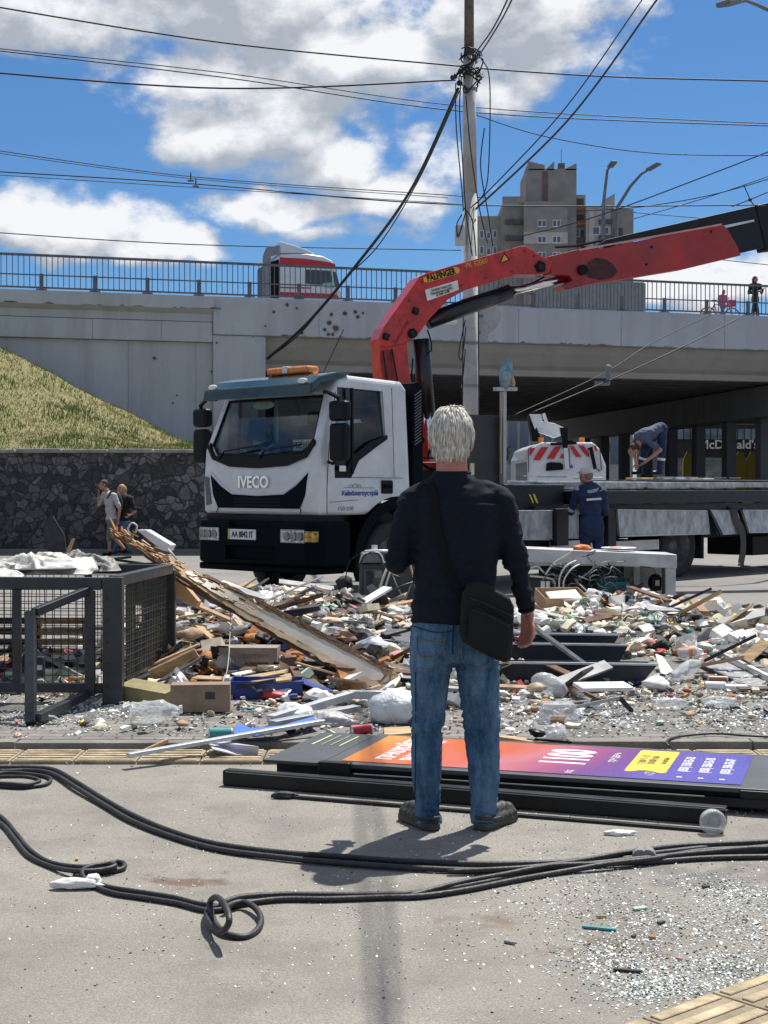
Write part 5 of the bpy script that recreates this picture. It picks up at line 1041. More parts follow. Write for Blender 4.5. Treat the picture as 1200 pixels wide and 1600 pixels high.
# ------------------------------------------------------------------ tractor unit on the bridge
tv = 9.3; tu = bu(437, tv); tp = bpl(tu, tv, 7.25)
tr = empty('lorry_cab', tp, 'white lorry tractor with red stripes driving across the bridge', 'truck', rz=BW)
def TR(px, py, v=tv):
    d = ray(px, py); n_ = Vector((-math.sin(BW), math.cos(BW), 0)); c0 = bpl(0, v, 0); t = (c0-CAM).dot(n_)/d.dot(n_); return CAM+d*t
mb = MB(); mb.plate([TR(*p) for p in ((437, 397), (480, 396), (505, 400), (519, 407), (525, 416), (527, 426), (531, 448), (536, 462), (537, 480), (437, 480))], (-2.4*math.sin(BW), 2.4*math.cos(BW), 0)); tb = mb.build('cab', VW, tr, world=True, bevel=.08, seg=3)
mb = MB(); mb.plate([TR(*p, tv+.1) for p in ((437, 377), (440, 377), (478, 389), (492, 396), (437, 396))], (-2.2*math.sin(BW), 2.2*math.cos(BW), 0)); mb.build('roof_deflector', VW, tr, world=True, bevel=.05)
mb = MB(); a, b = TR(414, 390), TR(414, 480)
mb.plate([TR(*p, tv+.0) for p in ((411, 480), (411, 400), (416, 387), (437, 383), (437, 397), (423, 400), (423, 480))], (-.08*math.sin(BW), .08*math.cos(BW), 0)); mb.build('side_fairing', mat('fairing_grey', (.25, .26, .28), .5), tr, world=True)
mb = MB(); mb.plate([TR(*p, tv+.15) for p in ((418, 480), (418, 410), (436.5, 405), (436.5, 480))], (-2.0*math.sin(BW), 2.0*math.cos(BW), 0)); mb.build('rear_equipment', TRIM, tr, world=True)
def TRS(nm, pts, m, d=.02): mb = MB(); mb.plate([TR(*p, tv-.02) for p in pts], (-d*math.sin(BW), d*math.cos(BW), 0)); mb.build(nm, m, tb, world=True)
TRS('stripe', [(437, 402), (475, 404), (510, 409), (523, 412), (525, 417), (437, 413)], VR); TRS('stripe', [(437, 448), (485, 449), (485, 451), (437, 450)], VR); TRS('stripe', [(437, 456), (520, 459), (528, 462), (530, 468), (437, 464)], VR)
TRS('side_window', [(477, 421), (516, 423), (519, 432), (519, 441), (500, 445), (477, 443)], mat('dark_cab_glass', (.02, .05, .06), .1)); TRS('windscreen', [(520, 424), (526, 426), (531, 448), (523, 446)], MATS['dark_cab_glass'])
TRS('window_reflection', [(504, 443), (519, 437), (524, 443), (523, 450), (508, 450)], mat('mint_reflection', (.35, .6, .55), .3), .025)  # mint plate painted as a reflection on the cab glass
for u_ in (-.4, 2.1):
    p = bpl(tu+u_, tv-.05, 7.75); mb = MB(); mb.cyl(p, p+Vector((-.3*math.sin(BW), .3*math.cos(BW), 0)), .5, n=24); mb.build('wheel', RUBBER, tr, world=True)
# =================================================================== PEOPLE
SKIN = mat('skin', (.42, .20, .14), .55, var=.12, scale=18, bump=.15, bscale=120); SKINR = mat('skin_ruddy', (.45, .17, .12), .55, var=.12, scale=14, bump=.15, bscale=120)
DARKEYE = mat('eye_dark', (.03, .02, .02), .3)
def vec(*a): return Vector(a)
def hand(mb, wrist, d, n, side, curl=.5, k=1., spread=.10, thumbcurl=.5):
    """wrist position, d finger direction, n palm normal (fingers bend towards it), side = +1/-1 thumb side along n x d"""
    d = Vector(d).normalized(); n = Vector(n); n = (n-d*n.dot(d)).normalized(); t = n.cross(d)*side; W_ = Vector(wrist)
    for i, (off, L, kn) in enumerate(((.030, .072, .088), (.010, .080, .092), (-.010, .075, .088), (-.029, .058, .080))):
        base = W_+t*off*k*.6+d*.01*k; kp = W_+t*off*k+d*kn*k
        mb.cap(base, .0155*k, kp, .0125*k, 10)
        dd = (d+t*(off*spread*10)).normalized(); p = kp; a = 0; c_ = curl*(1+.08*i)
        for j, fr in enumerate((.45, .31, .24)):
            a += c_*(.9 if j == 0 else 1.0)
            q = p+(dd*math.cos(a)+n*math.sin(a))*(L*fr*k); mb.cap(p, (.0098-.0010*j)*k, q, (.0090-.0012*j)*k, 10); p = q
    tb = W_+t*.022*k+d*.018*k+n*.006*k; p = tb; td = (t*.75+d*.75+n*.25).normalized()
    for j, L in enumerate((.042, .034, .027)):
        q = p+td*L*k; mb.cap(p, (.0145-.002*j)*k, q, (.0120-.0018*j)*k, 10); p = q
        td = (td*.75+d*.35*(1-j)+n*thumbcurl*.5-t*.12*j).normalized()
def head(mb, c, f, k=1., up=(0, 0, 1), face=True):
    """cranium centre c, facing direction f"""
    c = Vector(c); up = Vector(up).normalized(); f = Vector(f); f = (f-up*f.dot(up)).normalized(); r = f.cross(up); M_ = Matrix((r, f, up)).transposed()
    L = lambda x, y, z: c+M_@Vector((x*k, y*k, z*k))
    mb.ell(L(0, -.005, .01), (.074*k, .094*k, .098*k), rot=M_, n=20, m=14)
    mb.ell(L(0, .030, -.045), (.058*k, .062*k, .072*k), rot=M_, n=16, m=12)
    mb.ell(L(0, .055, -.092), (.034*k, .034*k, .026*k), rot=M_)
    for s in (-1, 1):
        mb.cap(L(s*.056, .0, -.06), .022*k, L(s*.028, .065, -.095), .016*k)
        mb.ell(L(s*.083, -.006, -.020), (.011*k, .021*k, .034*k), rot=M_@Matrix.Rotation(s*.35, 3, 'Z'), n=12, m=8)
        mb.ell(L(s*.034, .070, -.022), (.024*k, .018*k, .016*k), rot=M_)
        mb.ell(L(s*.030, .082, .016), (.026*k, .010*k, .008*k), rot=M_)
    mb.cap(L(0, .088, .004), .009*k, L(0, .112, -.034), .013*k); mb.ell(L(-.012, .098, -.038), (.009*k, .010*k, .008*k), rot=M_); mb.ell(L(.012, .098, -.038), (.009*k, .010*k, .008*k), rot=M_)
    mb.ell(L(0, .090, -.062), (.026*k, .010*k, .006*k), rot=M_); mb.ell(L(0, .088, -.072), (.022*k, .010*k, .007*k), rot=M_)
    return L, M_
def face_bits(par, L, M_, k=1., brow=None):
    for s in (-1, 1):
        e = MB(); e.ell(L(s*.033, .087, -.004), (.013*k, .006*k, .007*k), rot=M_, n=12, m=8); o = e.build('eye', mat('eye_white', (.6, .58, .55), .2), par, world=True, smooth=True)
        e = MB(); e.ell(L(s*.033, .0925, -.004), (.006*k, .002*k, .006*k), rot=M_, n=10, m=6); e.build('iris', DARKEYE, o, world=True)
        e = MB(); e.ell(L(s*.034, .092, .018), (.020*k, .005*k, .0045*k), rot=M_, n=10, m=6); e.build('eyebrow', brow or DARKEYE, par, world=True)
    e = MB(); e.ell(L(0, .098, -.066), (.024*k, .004*k, .005*k), rot=M_, n=12, m=6); e.build('mouth', mat('lip', (.30, .09, .08), .5), par, world=True)
def strands(mb, c, f, k, n, rad, crown=(0, -.35, .94), length=(.03, .06), zmin=-.75, w=.0035, lift=.25, fringe=None, droop=.5, mats=3, facecut=.35, neckcut=None):
    c = Vector(c); f = Vector(f).normalized(); up = Vector((0, 0, 1)); r = f.cross(up); M_ = Matrix((r, f, up)).transposed(); crown = Vector(crown).normalized()
    i = 0
    while i < n:
        v = Vector((random.gauss(0, 1), random.gauss(0, 1), random.gauss(0, 1))).normalized()
        if v.z < zmin or (v.y > facecut and v.z < .45): continue
        if v.z < 0 and v.y > -.25-.2*v.z and abs(v.x) < 1: 
            if v.z < -.15: continue
        if neckcut and v.z < neckcut(v): continue
        i += 1
        L_ = random.uniform(*length); p = Vector((v.x*rad[0], v.y*rad[1], v.z*rad[2]))
        away = v-crown; away = (away-v*away.dot(v)); away = away.normalized() if away.length > 1e-3 else Vector((1, 0, 0))
        away = (away+.35*Vector((noise.noise(v*3.3), noise.noise(v*3.3+Vector((5, 0, 0))), noise.noise(v*3.3+Vector((0, 7, 0)))))).normalized()
        side = v.cross(away).normalized(); pts = []; d = (away+v*lift*random.uniform(.6, 1.6)).normalized(); q = p.copy(); st = 5; ph = random.uniform(0, 6.28)
        wob = random.uniform(.0, .18)
        for j in range(st+1):
            pts.append(q.copy()); d = (d+Vector((0, 0, -droop*.25))*(1 if q.z < rad[2]*.9 else .3)-v*.05*j*.35+side*wob*math.sin(ph+j*1.5)).normalized(); q = q+d*(L_/st)
            rr = Vector((q.x/rad[0], q.y/rad[1], q.z/rad[2])).length
            if rr < 1.0: q = q/rr
        w_ = w*random.uniform(.6, 1.5); mb.cur = random.choice(range(mats)); vs = []
        for j, q in enumerate(pts):
            ww = w_*(1-(j/st)**2*.95); nn = Vector((q.x/rad[0], q.y/rad[1], q.z/rad[2])).normalized()
            for a, h in ((-ww, 0), (0, ww*.8), (ww, 0)): vs.append(c+M_@(q+side*a+nn*h))
        fs = []
        for j in range(st):
            for a in (0, 1): fs.append((j*3+a, j*3+a+1, j*3+a+4, j*3+a+3))
        mb.smooth = True; mb.add(vs, fs)

# ------------------------------------------------------------------ the man in the foreground
MY = 6.15
man = empty('person', (.31, MY, 0), 'grey haired man seen from behind in navy shirt and jeans with black shoulder bag', 'person')
mx = lambda px: (px-600)/374.; mz = lambda py: CH-(py-762)/374.
hc = vec(.281, MY+.02, 1.640)
FW = vec(.05, 1, 0)
SHL, ELL, WRL = vec(.112, MY, 1.372), vec(.058, MY+.00, 1.125), vec(.150, MY+.25, 1.19)
SHR, ELR, WRR = vec(.497, MY, 1.372), vec(.548, MY-.01, 1.13), vec(.603, MY+.05, .905)
mb = MB(); mb.smooth = True
L0, M0 = head(mb, hc, FW)
mb.chain([vec(.284, MY-.01, 1.40), vec(.283, MY-.005, 1.50), vec(.281, MY+.01, 1.59)], [.072, .067, .064])
mb.rings([(z, c, hx*.89, MY+oy, hy*.84) for z, c, hx, oy, hy in ((.80, .295, .165, 0, .12), (.95, .29, .16, 0, .12), (1.1, .295, .165, 0, .115), (1.25, .305, .175, 0, .12), (1.38, .307, .175, 0, .105), (1.43, .30, .12, 0, .08))])
mb.chain([vec(.25, MY, 1.40), SHL, ELL, WRL], [.045, .045, .030, .0255]); mb.chain([vec(.36, MY, 1.40), SHR, ELR, ELR.lerp(WRR, .7), WRR], [.045, .045, .030, .027, .0275])
mb.chain([vec(.21, MY, .82), vec(.187, MY, .50), vec(.18, MY+.0, .09)], [.085, .055, .036]); mb.chain([vec(.38, MY, .82), vec(.415, MY, .50), vec(.425, MY, .09)], [.085, .055, .036])
hand(mb, WRR+vec(.0, .0, -.005), (.06, .12, -1), (-.80, -.55, .1), 1, .62, 1.04); hand(mb, WRL, (.25, .9, .35), (.3, -.2, 1), 1, .55, 1.0)
FTL, FTR = vec(-.42, .9, 0).normalized(), vec(.55, .83, 0).normalized(); HL, HR = vec(.185, MY-.03, 0), vec(.424, MY-.03, 0)
for H_, D_ in ((HL, FTL), (HR, FTR)): mb.cap(H_+vec(0, .01, .060), .032, H_+D_*.12+vec(0, 0, .050), .026); mb.cap(H_+vec(0, .01, .10), .037, H_+vec(0, .012, .05), .036)
body = mb.build('body', SKINR, man, world=True, remesh=.0052, smi=3)
face_bits(man, L0, M0, 1., mat('brow_grey', (.5, .5, .48), .8))
# hair
HM = [mat('hair_silver', (.56, .53, .47), .55, var=.1, scale=60), mat('hair_white', (.74, .70, .61), .5, var=.05, scale=60), mat('hair_grey', (.40, .36, .30), .6, var=.1, scale=60)]
mb = MB(); mb.smooth = True; f0 = FW.normalized(); r0 = f0.cross(vec(0, 0, 1))
rad = (.088, .106, .112); cc = hc+vec(0, -.004, .012)
mb.ell(cc+vec(0, 0, 0), (rad[0]*.985, rad[1]*.985, rad[2]*.985), n=24, m=18); mb.ell(cc+vec(0, -.055, -.062), (.066, .042, .05), n=18, m=12)
scalp = mb.build('hair', HM[2], man, world=True, remesh=.006, smi=2)
for v in scalp.data.vertices:        # keep the face and nape clear
    p = v.co+man.location; q = p-cc
    if q.y > .035 and q.z < .055: v.co.y -= (q.y-.035)*.75
random.seed(12); mb = MB()
strands(mb, cc, FW, 1, 5200, rad, length=(.035, .065), w=.0024, lift=.06, droop=.75, crown=(.12, .42, .88), zmin=-.62, facecut=.55)
strands(mb, cc+vec(0, -.012, -.058), FW, 1, 1100, (.074, .090, .060), length=(.025, .045), w=.0024, lift=.06, droop=.9, crown=(0, -.2, 1), zmin=-.75, facecut=-.05)
random.seed(14); strands(mb, cc+vec(.0, .0, .004), FW, 1, 420, (.090, .107, .114), length=(.03, .055), w=.0026, lift=.13, droop=.6, crown=(-.1, .45, .88), zmin=.25, facecut=.9)
mb.build('hair_locks', HM, scalp, world=True)
# shirt
SHIRT = mat('navy_knit', (.0055, .009, .019), .85, var=.2, scale=30, bump=.25, bscale=260, spec=.25)
rg = [(.868, .292, .178, 0, .128), (.885, .292, .180, 0, .130), (.95, .291, .173, 0, .132), (1.02, .293, .170, 0, .130), (1.10, .297, .175, 0, .128), (1.20, .303, .182, 0, .130), (1.29, .306, .187, .0, .130), (1.36, .306, .188, 0, .122), (1.405, .304, .172, 0, .108), (1.438, .297, .138, .0, .092), (1.462, .288, .104, -.002, .080), (1.484, .284, .082, -.002, .073), (1.497, .284, .071, 0, .069)]
mb = MB(); mb.smooth = True; mb.rings([(z, c, hx, MY+oy, hy) for z, c, hx, oy, hy in rg], n=40, power=2.25)
mb.chain([vec(.20, MY, 1.405), SHL+vec(.01, 0, .004), vec(.082, MY, 1.25), ELL, vec(.10, MY+.12, 1.155), WRL-vec(.012, .03, .006)], [.060, .062, .058, .052, .046, .036], 20)
mb.chain([vec(.42, MY, 1.405), SHR+vec(-.01, 0, .004), vec(.520, MY, 1.25), ELR, vec(.578, MY+.02, 1.01), vec(.600, MY+.04, .925)], [.060, .062, .056, .050, .041, .034], 20)
sz = lambda p: .6+1.4*math.exp(-((p.z-1.13)/.10)**2)*(1 if abs(p.x) > .17 else 0)+.9*math.exp(-((p.z-.93)/.06)**2)+.5*math.exp(-((p.z-1.36)/.05)**2)
shirt = mb.build('shirt', SHIRT, man, world=True, remesh=.0075, smi=4, wr=wrinkler(.020, 5, 5, 16, 3, sz))
mb = MB(); mb.smooth = True; mb.tube([(.284+.073*math.cos(a), MY-.002+.070*math.sin(a), 1.492+.003*math.sin(a)) for a in [6.283*i/32 for i in range(32)]], .0085, 8, closed=True); mb.build('collar_band', SHIRT, shirt, world=True)
mb = MB(); mb.smooth = True
q = vec(.601, MY+.042, .918); x_, y_, d_ = frame_from(WRR-ELR); mb.tube([q+x_*.034*math.cos(a)+y_*.034*math.sin(a) for a in [6.283*i/24 for i in range(24)]], .005, 6, closed=True); mb.build('cuff', SHIRT, shirt, world=True)
mb = MB(); q = vec(.165, MY+.31, 1.235); mb.box(q, (.075, .15, .009), rot=Matrix.Rotation(.4, 3, 'X')); ph = mb.build('mobile_phone', TRIM, None); tag(ph, 'black mobile phone held in the grey haired man\'s left hand', 'phone')
# jeans
def denim():
    m = bpy.data.materials.new('denim'); m.use_nodes = True; nt = m.node_tree; N = nt.nodes.new; L = nt.links.new; P_ = nt.nodes['Principled BSDF']; P_.inputs['Roughness'].default_value = .9; P_.inputs['Specular IOR Level'].default_value = .2
    tc = N('ShaderNodeTexCoord'); mp = N('ShaderNodeMapping'); mp.inputs['Scale'].default_value = (7, 7, 2.2); L(tc.outputs['Object'], mp.inputs[0])
    n = N('ShaderNodeTexNoise'); n.inputs['Scale'].default_value = 1.6; n.inputs['Detail'].default_value = 8; n.inputs['Roughness'].default_value = .7; L(mp.outputs[0], n.inputs[0])
    rp = N('ShaderNodeValToRGB'); L(n.outputs[0], rp.inputs[0]); rp.color_ramp.elements[0].position = .36; rp.color_ramp.elements[0].color = (.014, .052, .105, 1); rp.color_ramp.elements[1].position = .68; rp.color_ramp.elements[1].color = (.12, .215, .325, 1)
    n2 = N('ShaderNodeTexNoise'); n2.inputs['Scale'].default_value = 220; n2.inputs['Detail'].default_value = 2; L(tc.outputs['Object'], n2.inputs[0])
    mx_ = N('ShaderNodeMix'); mx_.data_type = 'RGBA'; mx_.blend_type = 'OVERLAY'; mx_.inputs[0].default_value = .55; L(rp.outputs[0], mx_.inputs[6]); L(n2.outputs[0], mx_.inputs[7]); L(mx_.outputs[2], P_.inputs[0])
    bp = N('ShaderNodeBump'); bp.inputs['Strength'].default_value = .4; bp.inputs['Distance'].default_value = .002; L(n2.outputs[0], bp.inputs['Height']); L(bp.outputs[0], P_.inputs['Normal']); return m
DEN = denim()
mb = MB(); mb.smooth = True
mb.rings([(z, c, hx, MY+oy, hy) for z, c, hx, oy, hy in ((.905, .292, .166, 0, .118), (.86, .291, .176, 0, .126), (.80, .291, .182, -.006, .136), (.75, .291, .184, -.008, .136), (.71, .292, .182, -.002, .120))][::-1], n=40, power=2.3)
lg = lambda rows: mb.rings([(z, c, hx, MY+oy, hx*ky) for z, c, hx, oy, ky in rows][::-1], n=32, power=2.1)
lg([(.76, .205, .094, -.01, 1.3), (.70, .200, .091, -.006, 1.2), (.66, .194, .085, 0, 1.12), (.526, .188, .073, 0, 1.05), (.419, .182, .065, .0, 1.05), (.312, .178, .065, -.008, 1.12), (.205, .179, .060, -.008, 1.12), (.12, .181, .053, -.003, 1.1), (.07, .183, .054, 0, 1.1), (.028, .183, .060, .0, 1.15)])
lg([(.76, .385, .094, -.01, 1.3), (.70, .390, .093, -.006, 1.2), (.66, .394, .091, 0, 1.12), (.526, .402, .082, 0, 1.02), (.419, .410, .075, .0, 1.0), (.312, .415, .070, -.008, 1.08), (.205, .420, .064, -.008, 1.08), (.12, .419, .055, -.003, 1.1), (.07, .420, .056, 0, 1.1), (.025, .423, .063, .0, 1.15)])
jz = lambda p: .35+1.5*math.exp(-((p.z-.45)/.08)**2)+1.7*math.exp(-((p.z-.09)/.06)**2)+.8*math.exp(-((p.z-.70)/.05)**2)
jeans = mb.build('jeans', DEN, man, world=True, remesh=.0070, smi=3, wr=wrinkler(.013, 6, 5, 24, 5, jz))
SEAM = mat('seam_tan', (.16, .13, .08), .9)
def onback(px, py, extra=.0):   # a point on the back of the jeans by casting a ray
    o_ = CAM-wmat(jeans).translation; d = ray(px, py).normalized(); hit, loc, nn, ix = jeans.ray_cast(o_, d); return (loc+wmat(jeans).translation+nn*(.003+extra)) if hit else None
def seamline(pts, r=.0022, nm='seam', m=SEAM):
    q = [onback(*p) for p in smoothpath([vec(a, b, 0) for a, b in pts], 5) for p in [(p.x, p.y)]]; q = [x for x in q if x]
    if len(q) > 2: mb = MB(); mb.tube(q, r, 5); mb.build(nm, m, jeans, world=True)
bpy.context.view_layer.update()
DSE = mat('seam_dark', (.006, .016, .032), .9)
seamline([(652, 995), (668, 1001), (690, 1001), (697, 995)]); seamline([(652, 995), (654, 1020), (670, 1027), (688, 1020), (697, 995)]); seamline([(709, 965), (708, 990), (707, 1022)], .003, 'seam', DSE); seamline([(645, 978), (680, 988), (708, 986)], .002, 'seam', DSE); seamline([(720, 1010), (724, 1034), (745, 1042), (765, 1036)])
seamline([(647, 1287), (668, 1290), (689, 1286)]); seamline([(737, 1289), (758, 1292), (780, 1288)]); seamline([(650, 1050), (650, 1150), (649, 1250)], .0018, 'seam', DSE)
# sandals
SH = mat('sandal_dark', (.035, .032, .028), .6, var=.3, bump=.4); SO = mat('sandal_sole', (.05, .046, .042), .7, var=.2)
for H_, D_, nm in ((HL, FTL, 'sandal'), (HR, FTR, 'sandal')):
    S_D = vec(D_.y, -D_.x, 0); pt = lambda a, b, z: H_+D_*a+S_D*b+vec(0, 0, z)
    prof_ = [(-.055, .018), (-.045, .034), (.0, .040), (.08, .042), (.15, .049), (.20, .045), (.225, .022)]
    out = [(a, w) for a, w in prof_]+[(a, -w) for a, w in prof_[::-1]]
    mb = MB(); mb.plate([pt(a, b, .008) for a, b in out], (0, 0, .032)); so = mb.build(nm, SO, man, world=True, bevel=.008, seg=3)
    mb = MB(); mb.smooth = True
    for a in (.02, .06, .10, .14, .18): mb.cap(pt(a, -.028, .046), .024, pt(a, .028, .046), .024); mb.ell(pt(a, 0, .066), (.034, .034, .036 if a < .15 else .024))
    up_ = mb.build('upper', SH, so, world=True, remesh=.006, smi=14)
    mb = MB(); mb.smooth = True; mb.tube(smoothpath([pt(.07, -.040, .05), pt(.0, -.044, .055), pt(-.043, -.022, .060), pt(-.050, 0, .062), pt(-.043, .022, .060), pt(.0, .044, .055), pt(.07, .040, .05)], 5), .0075, 6); mb.build('heel_strap', SH, so, world=True)
# bag and strap
BAG = mat('bag_nylon', (.006, .006, .0075), .7, var=.3, scale=12, bump=.3, bscale=150, spec=.3)
bag = empty('shoulder_bag', (.43, MY-.19, .70), 'black nylon messenger bag hanging at the man\'s right hip on a diagonal strap', 'bag')
bo = [(719, 922), (727, 908), (742, 903), (766, 914), (790, 928), (797, 942), (796, 990), (792, 1022), (785, 1028), (768, 1022), (740, 1008), (720, 996), (715, 985), (716, 950)]
BY = MY-.215
mb = MB(); mb.plate([(mx(a), BY, mz(b)) for a, b in bo], (0, .085, 0)); mb.build('bag_body', BAG, bag, world=True, bevel=.018, seg=4, angle=50)
bo2 = [(728, 950), (738, 940), (760, 950), (790, 966), (790, 1000), (786, 1020), (770, 1016), (742, 1003), (727, 992)]
mb = MB(); mb.plate([(mx(a), BY-.018, mz(b)) for a, b in bo2], (0, .02, 0)); pk = mb.build('front_pocket', BAG, bag, world=True, bevel=.009, seg=3, angle=50)
for pts in ([(728, 928), (760, 940), (795, 957)], [(732, 946), (760, 956), (788, 971)]):
    mb = MB(); mb.tube(smoothpath([(mx(a), BY-.012 if pts[0][1] == 928 else BY-.02, mz(b)) for a, b in pts], 4), .0035, 6); mb.build('zip', mat('zip_black', (.02, .02, .022), .4, .4), bag, world=True)
sp = [(666, 752), (676, 762), (680, 790), (686, 830), (694, 868), (704, 900), (716, 925), (722, 940)]
pts = []
bpy.context.view_layer.update()
for p in smoothpath([vec(a, b, 0) for a, b in sp], 4):
    d = ray(p.x, p.y).normalized(); hit, loc, nn, ix = shirt.ray_cast(CAM-wmat(shirt).translation, d)
    pts.append((loc+wmat(shirt).translation, nn) if hit else (vec(mx(p.x), MY-.13, mz(p.y)), vec(0, -1, 0)))
pts = [(vec(.19, MY+.06, 1.43), vec(-.2, .6, .8)), (vec(.185, MY+.0, 1.445), vec(-.2, 0, 1)), (vec(.182, MY-.05, 1.435), vec(-.2, -.5, .8))]+pts
mb = MB(); vs = []
for i, (p, nn) in enumerate(pts):
    a = pts[max(i-1, 0)][0]; b = pts[min(i+1, len(pts)-1)][0]; d = (b-a).normalized(); s_ = d.cross(nn).normalized()*.0155; o_ = nn*.006
    vs += [p-s_+o_, p+s_+o_, p+s_+o_*2.0, p-s_+o_*2.0]
fs = [(i*4+j, i*4+(j+1) % 4, (i+1)*4+(j+1) % 4, (i+1)*4+j) for i in range(len(pts)-1) for j in range(4)]
mb.add(vs, fs); mb.build('strap', mat('strap_black', (.005, .0055, .007), .8, bump=.4, bscale=200, spec=.2), bag, world=True, fixn=True)
for pts in ([(640, 0)],): pass
mb = MB(); fr = [vec(.19, MY+.06, 1.44), vec(.24, MY+.135, 1.30), vec(.34, MY+.15, 1.12), vec(.43, MY+.15, 1.00), vec(.475, MY+.10, .98)]
for i in range(len(fr)-1): mb.bar(fr[i], fr[i+1], .036, .004, up=(0, 1, .2) if i < 3 else (1, 0, 0))
mb.build('strap', MATS['strap_black'], bag, world=True)

# ------------------------------------------------------------------ smaller figures
def figure(label, J, Y, k, f, shirt_m, legs_m, skin=SKIN, hair_m=None, hair='short', shirt_to='elbow', legs_to='ankle', shoe_m=None, loc=None, group=None, vox=.014, torso=(.165, .115), hat=None, headf=None, extra=None, jacket_len=0.):
    """J: px joints -> (px, py, depth offset)"""
    G = {n: (at(p[0], p[1], Y+p[2])) for n, p in J.items()}
    ft = min(G['ankL'].z, G['ankR'].z)-.08*k
    root = empty('person', (G['pelvis'].x, Y, ft), label, 'person', group)
    f = Vector(f).normalized(); hf = Vector(headf).normalized() if headf else f; r = f.cross(vec(0, 0, 1))
    up = (G['neck']-G['pelvis']).normalized(); r = f.cross(up).normalized() if abs(f.dot(up)) < .95 else f.cross(vec(0, 0, 1)).normalized(); ff = up.cross(r).normalized(); M_ = Matrix((r, ff, up)).transposed()
    def torso_(mb, e=0.):
        a, b = G['pelvis'], G['neck']; L_ = (b-a).length
        mb.ell(a+up*.02*k, (torso[0]*.98*k+e, torso[1]*k+e, .13*k+e), rot=M_); mb.ell(a.lerp(b, .36), (torso[0]*.88*k+e, torso[1]*.92*k+e, .17*k+e), rot=M_); mb.ell(a.lerp(b, .70), (torso[0]*1.03*k+e, torso[1]*k+e, .20*k+e), rot=M_)
        mb.cap(G['shL'], .052*k+e, G['neck']-up*.03*k, .055*k+e); mb.cap(G['shR'], .052*k+e, G['neck']-up*.03*k, .055*k+e)
    mb = MB(); mb.smooth = True; torso_(mb)
    hcx = G['head']; L_, MH = head(mb, hcx, hf, k); mb.cap(G['neck']-up*.04*k, .055*k, hcx-vec(0, 0, .05*k)-hf*.01*k, .053*k)
    for s in 'LR':
        mb.chain([G['sh'+s], G['el'+s], G['wr'+s]], [.046*k, .037*k, .026*k]); d = (G['wr'+s]-G['el'+s]); hand(mb, G['wr'+s], d, ff if s == 'L' else ff, -1 if s == 'L' else 1, .45, k)
        hp = G['pelvis']+r*(.085*k if s == 'R' else -.085*k)-up*.03*k if 'hip'+s not in G else G['hip'+s]
        G['hip'+s] = hp; mb.chain([hp, G['kn'+s], G['ank'+s]], [.078*k, .050*k, .034*k])
        mb.cap(G['ank'+s]-vec(0, 0, .03*k), .034*k, G['ank'+s]+f*.10*k-vec(0, 0, .045*k), .026*k)
    mb.build('body', skin, root, world=True, remesh=vox*.8, smi=2)
    face_bits(root, L_, MH, k, hair_m)
    mb = MB(); mb.smooth = True; torso_(mb, .014*k)
    for s in 'LR':
        tgt = {'elbow': .82, 'wrist': 2., 'none': .25}[shirt_to]
        if tgt <= 1: mb.cap(G['sh'+s], .060*k, G['sh'+s].lerp(G['el'+s], tgt), .056*k)
        else: mb.chain([G['sh'+s], G['el'+s], G['el'+s].lerp(G['wr'+s], .92)], [.064*k, .054*k, .042*k])
    if jacket_len: mb.ell(G['pelvis']-up*.05*k, (torso[0]*1.12*k, torso[1]*1.2*k, (.14+jacket_len)*k), rot=M_)
    sh = mb.build('shirt' if not jacket_len else 'jacket', shirt_m, root, world=True, remesh=vox, smi=2, wr=wrinkler(.012*k, 6, 6, 12, 2))
    mb = MB(); mb.smooth = True; mb.ell(G['pelvis']-up*.02*k, (torso[0]*1.02*k+.012, torso[1]*k+.016, .12*k), rot=M_)
    for s in 'LR':
        if legs_to == 'knee': mb.chain([G['hip'+s], G['hip'+s].lerp(G['kn'+s], .95)], [.092*k, .080*k])
        else: mb.chain([G['hip'+s], G['kn'+s], G['ank'+s]+vec(0, 0, .02*k)], [.092*k, .066*k, .056*k])
    tr_ = mb.build('shorts' if legs_to == 'knee' else 'trousers', legs_m, root, world=True, remesh=vox, smi=2, wr=wrinkler(.012*k, 7, 7, 16, 4))
    for s in 'LR':
        a = G['ank'+s]; mb = MB(); mb.smooth = True; mb.cap(a-vec(0, 0, .02*k), .044*k, a-vec(0, 0, .045*k), .040*k); mb.cap(a-vec(0, 0, .045*k)-f*.02*k, .038*k, a+f*.13*k-vec(0, 0, .052*k), .034*k); mb.build('shoe', shoe_m or TRIM, root, world=True, remesh=.010, smi=2)
    if hair_m:
        c2 = hcx-hf*.008*k+vec(0, 0, .014*k); mb = MB(); mb.smooth = True; mb.ell(c2, (.080*k, .096*k, .098*k), rot=MH, n=18, m=12)
        if hair == 'long': mb.cap(c2-hf*.045*k-vec(0, 0, .02*k), .072*k, c2-hf*.06*k-vec(0, 0, .22*k), .05*k)
        elif hair == 'short': mb.ell(c2-hf*.04*k-vec(0, 0, .04*k), (.066*k, .05*k, .05*k), rot=MH)
        h = mb.build('hair', hair_m, root, world=True, remesh=.009, smi=1, wr=wrinkler(.012*k, 30, 30, 12, 8))
        loc_ = Vector(root.location); kill = []
        for v in h.data.vertices:
            q = v.co+loc_-hcx; y = q.dot(hf); 
            if y > .03*k and q.z < .05*k: v.co -= hf*(y-.03*k)*.8
    if hat:
        mb = MB(); mb.smooth = True; c2 = hcx+vec(0, 0, .045*k); mb.ell(c2, (.090*k, .106*k, .072*k), rot=MH, n=20, m=12); mb.ell(c2+hf*.10*k-vec(0, 0, .01*k), (.07*k, .06*k, .010*k), rot=MH); mb.build('cap', hat, root, world=True, remesh=.008, smi=2)
    if extra: extra(root, G, r, ff, up, M_, k, sh, tr_)
    return root
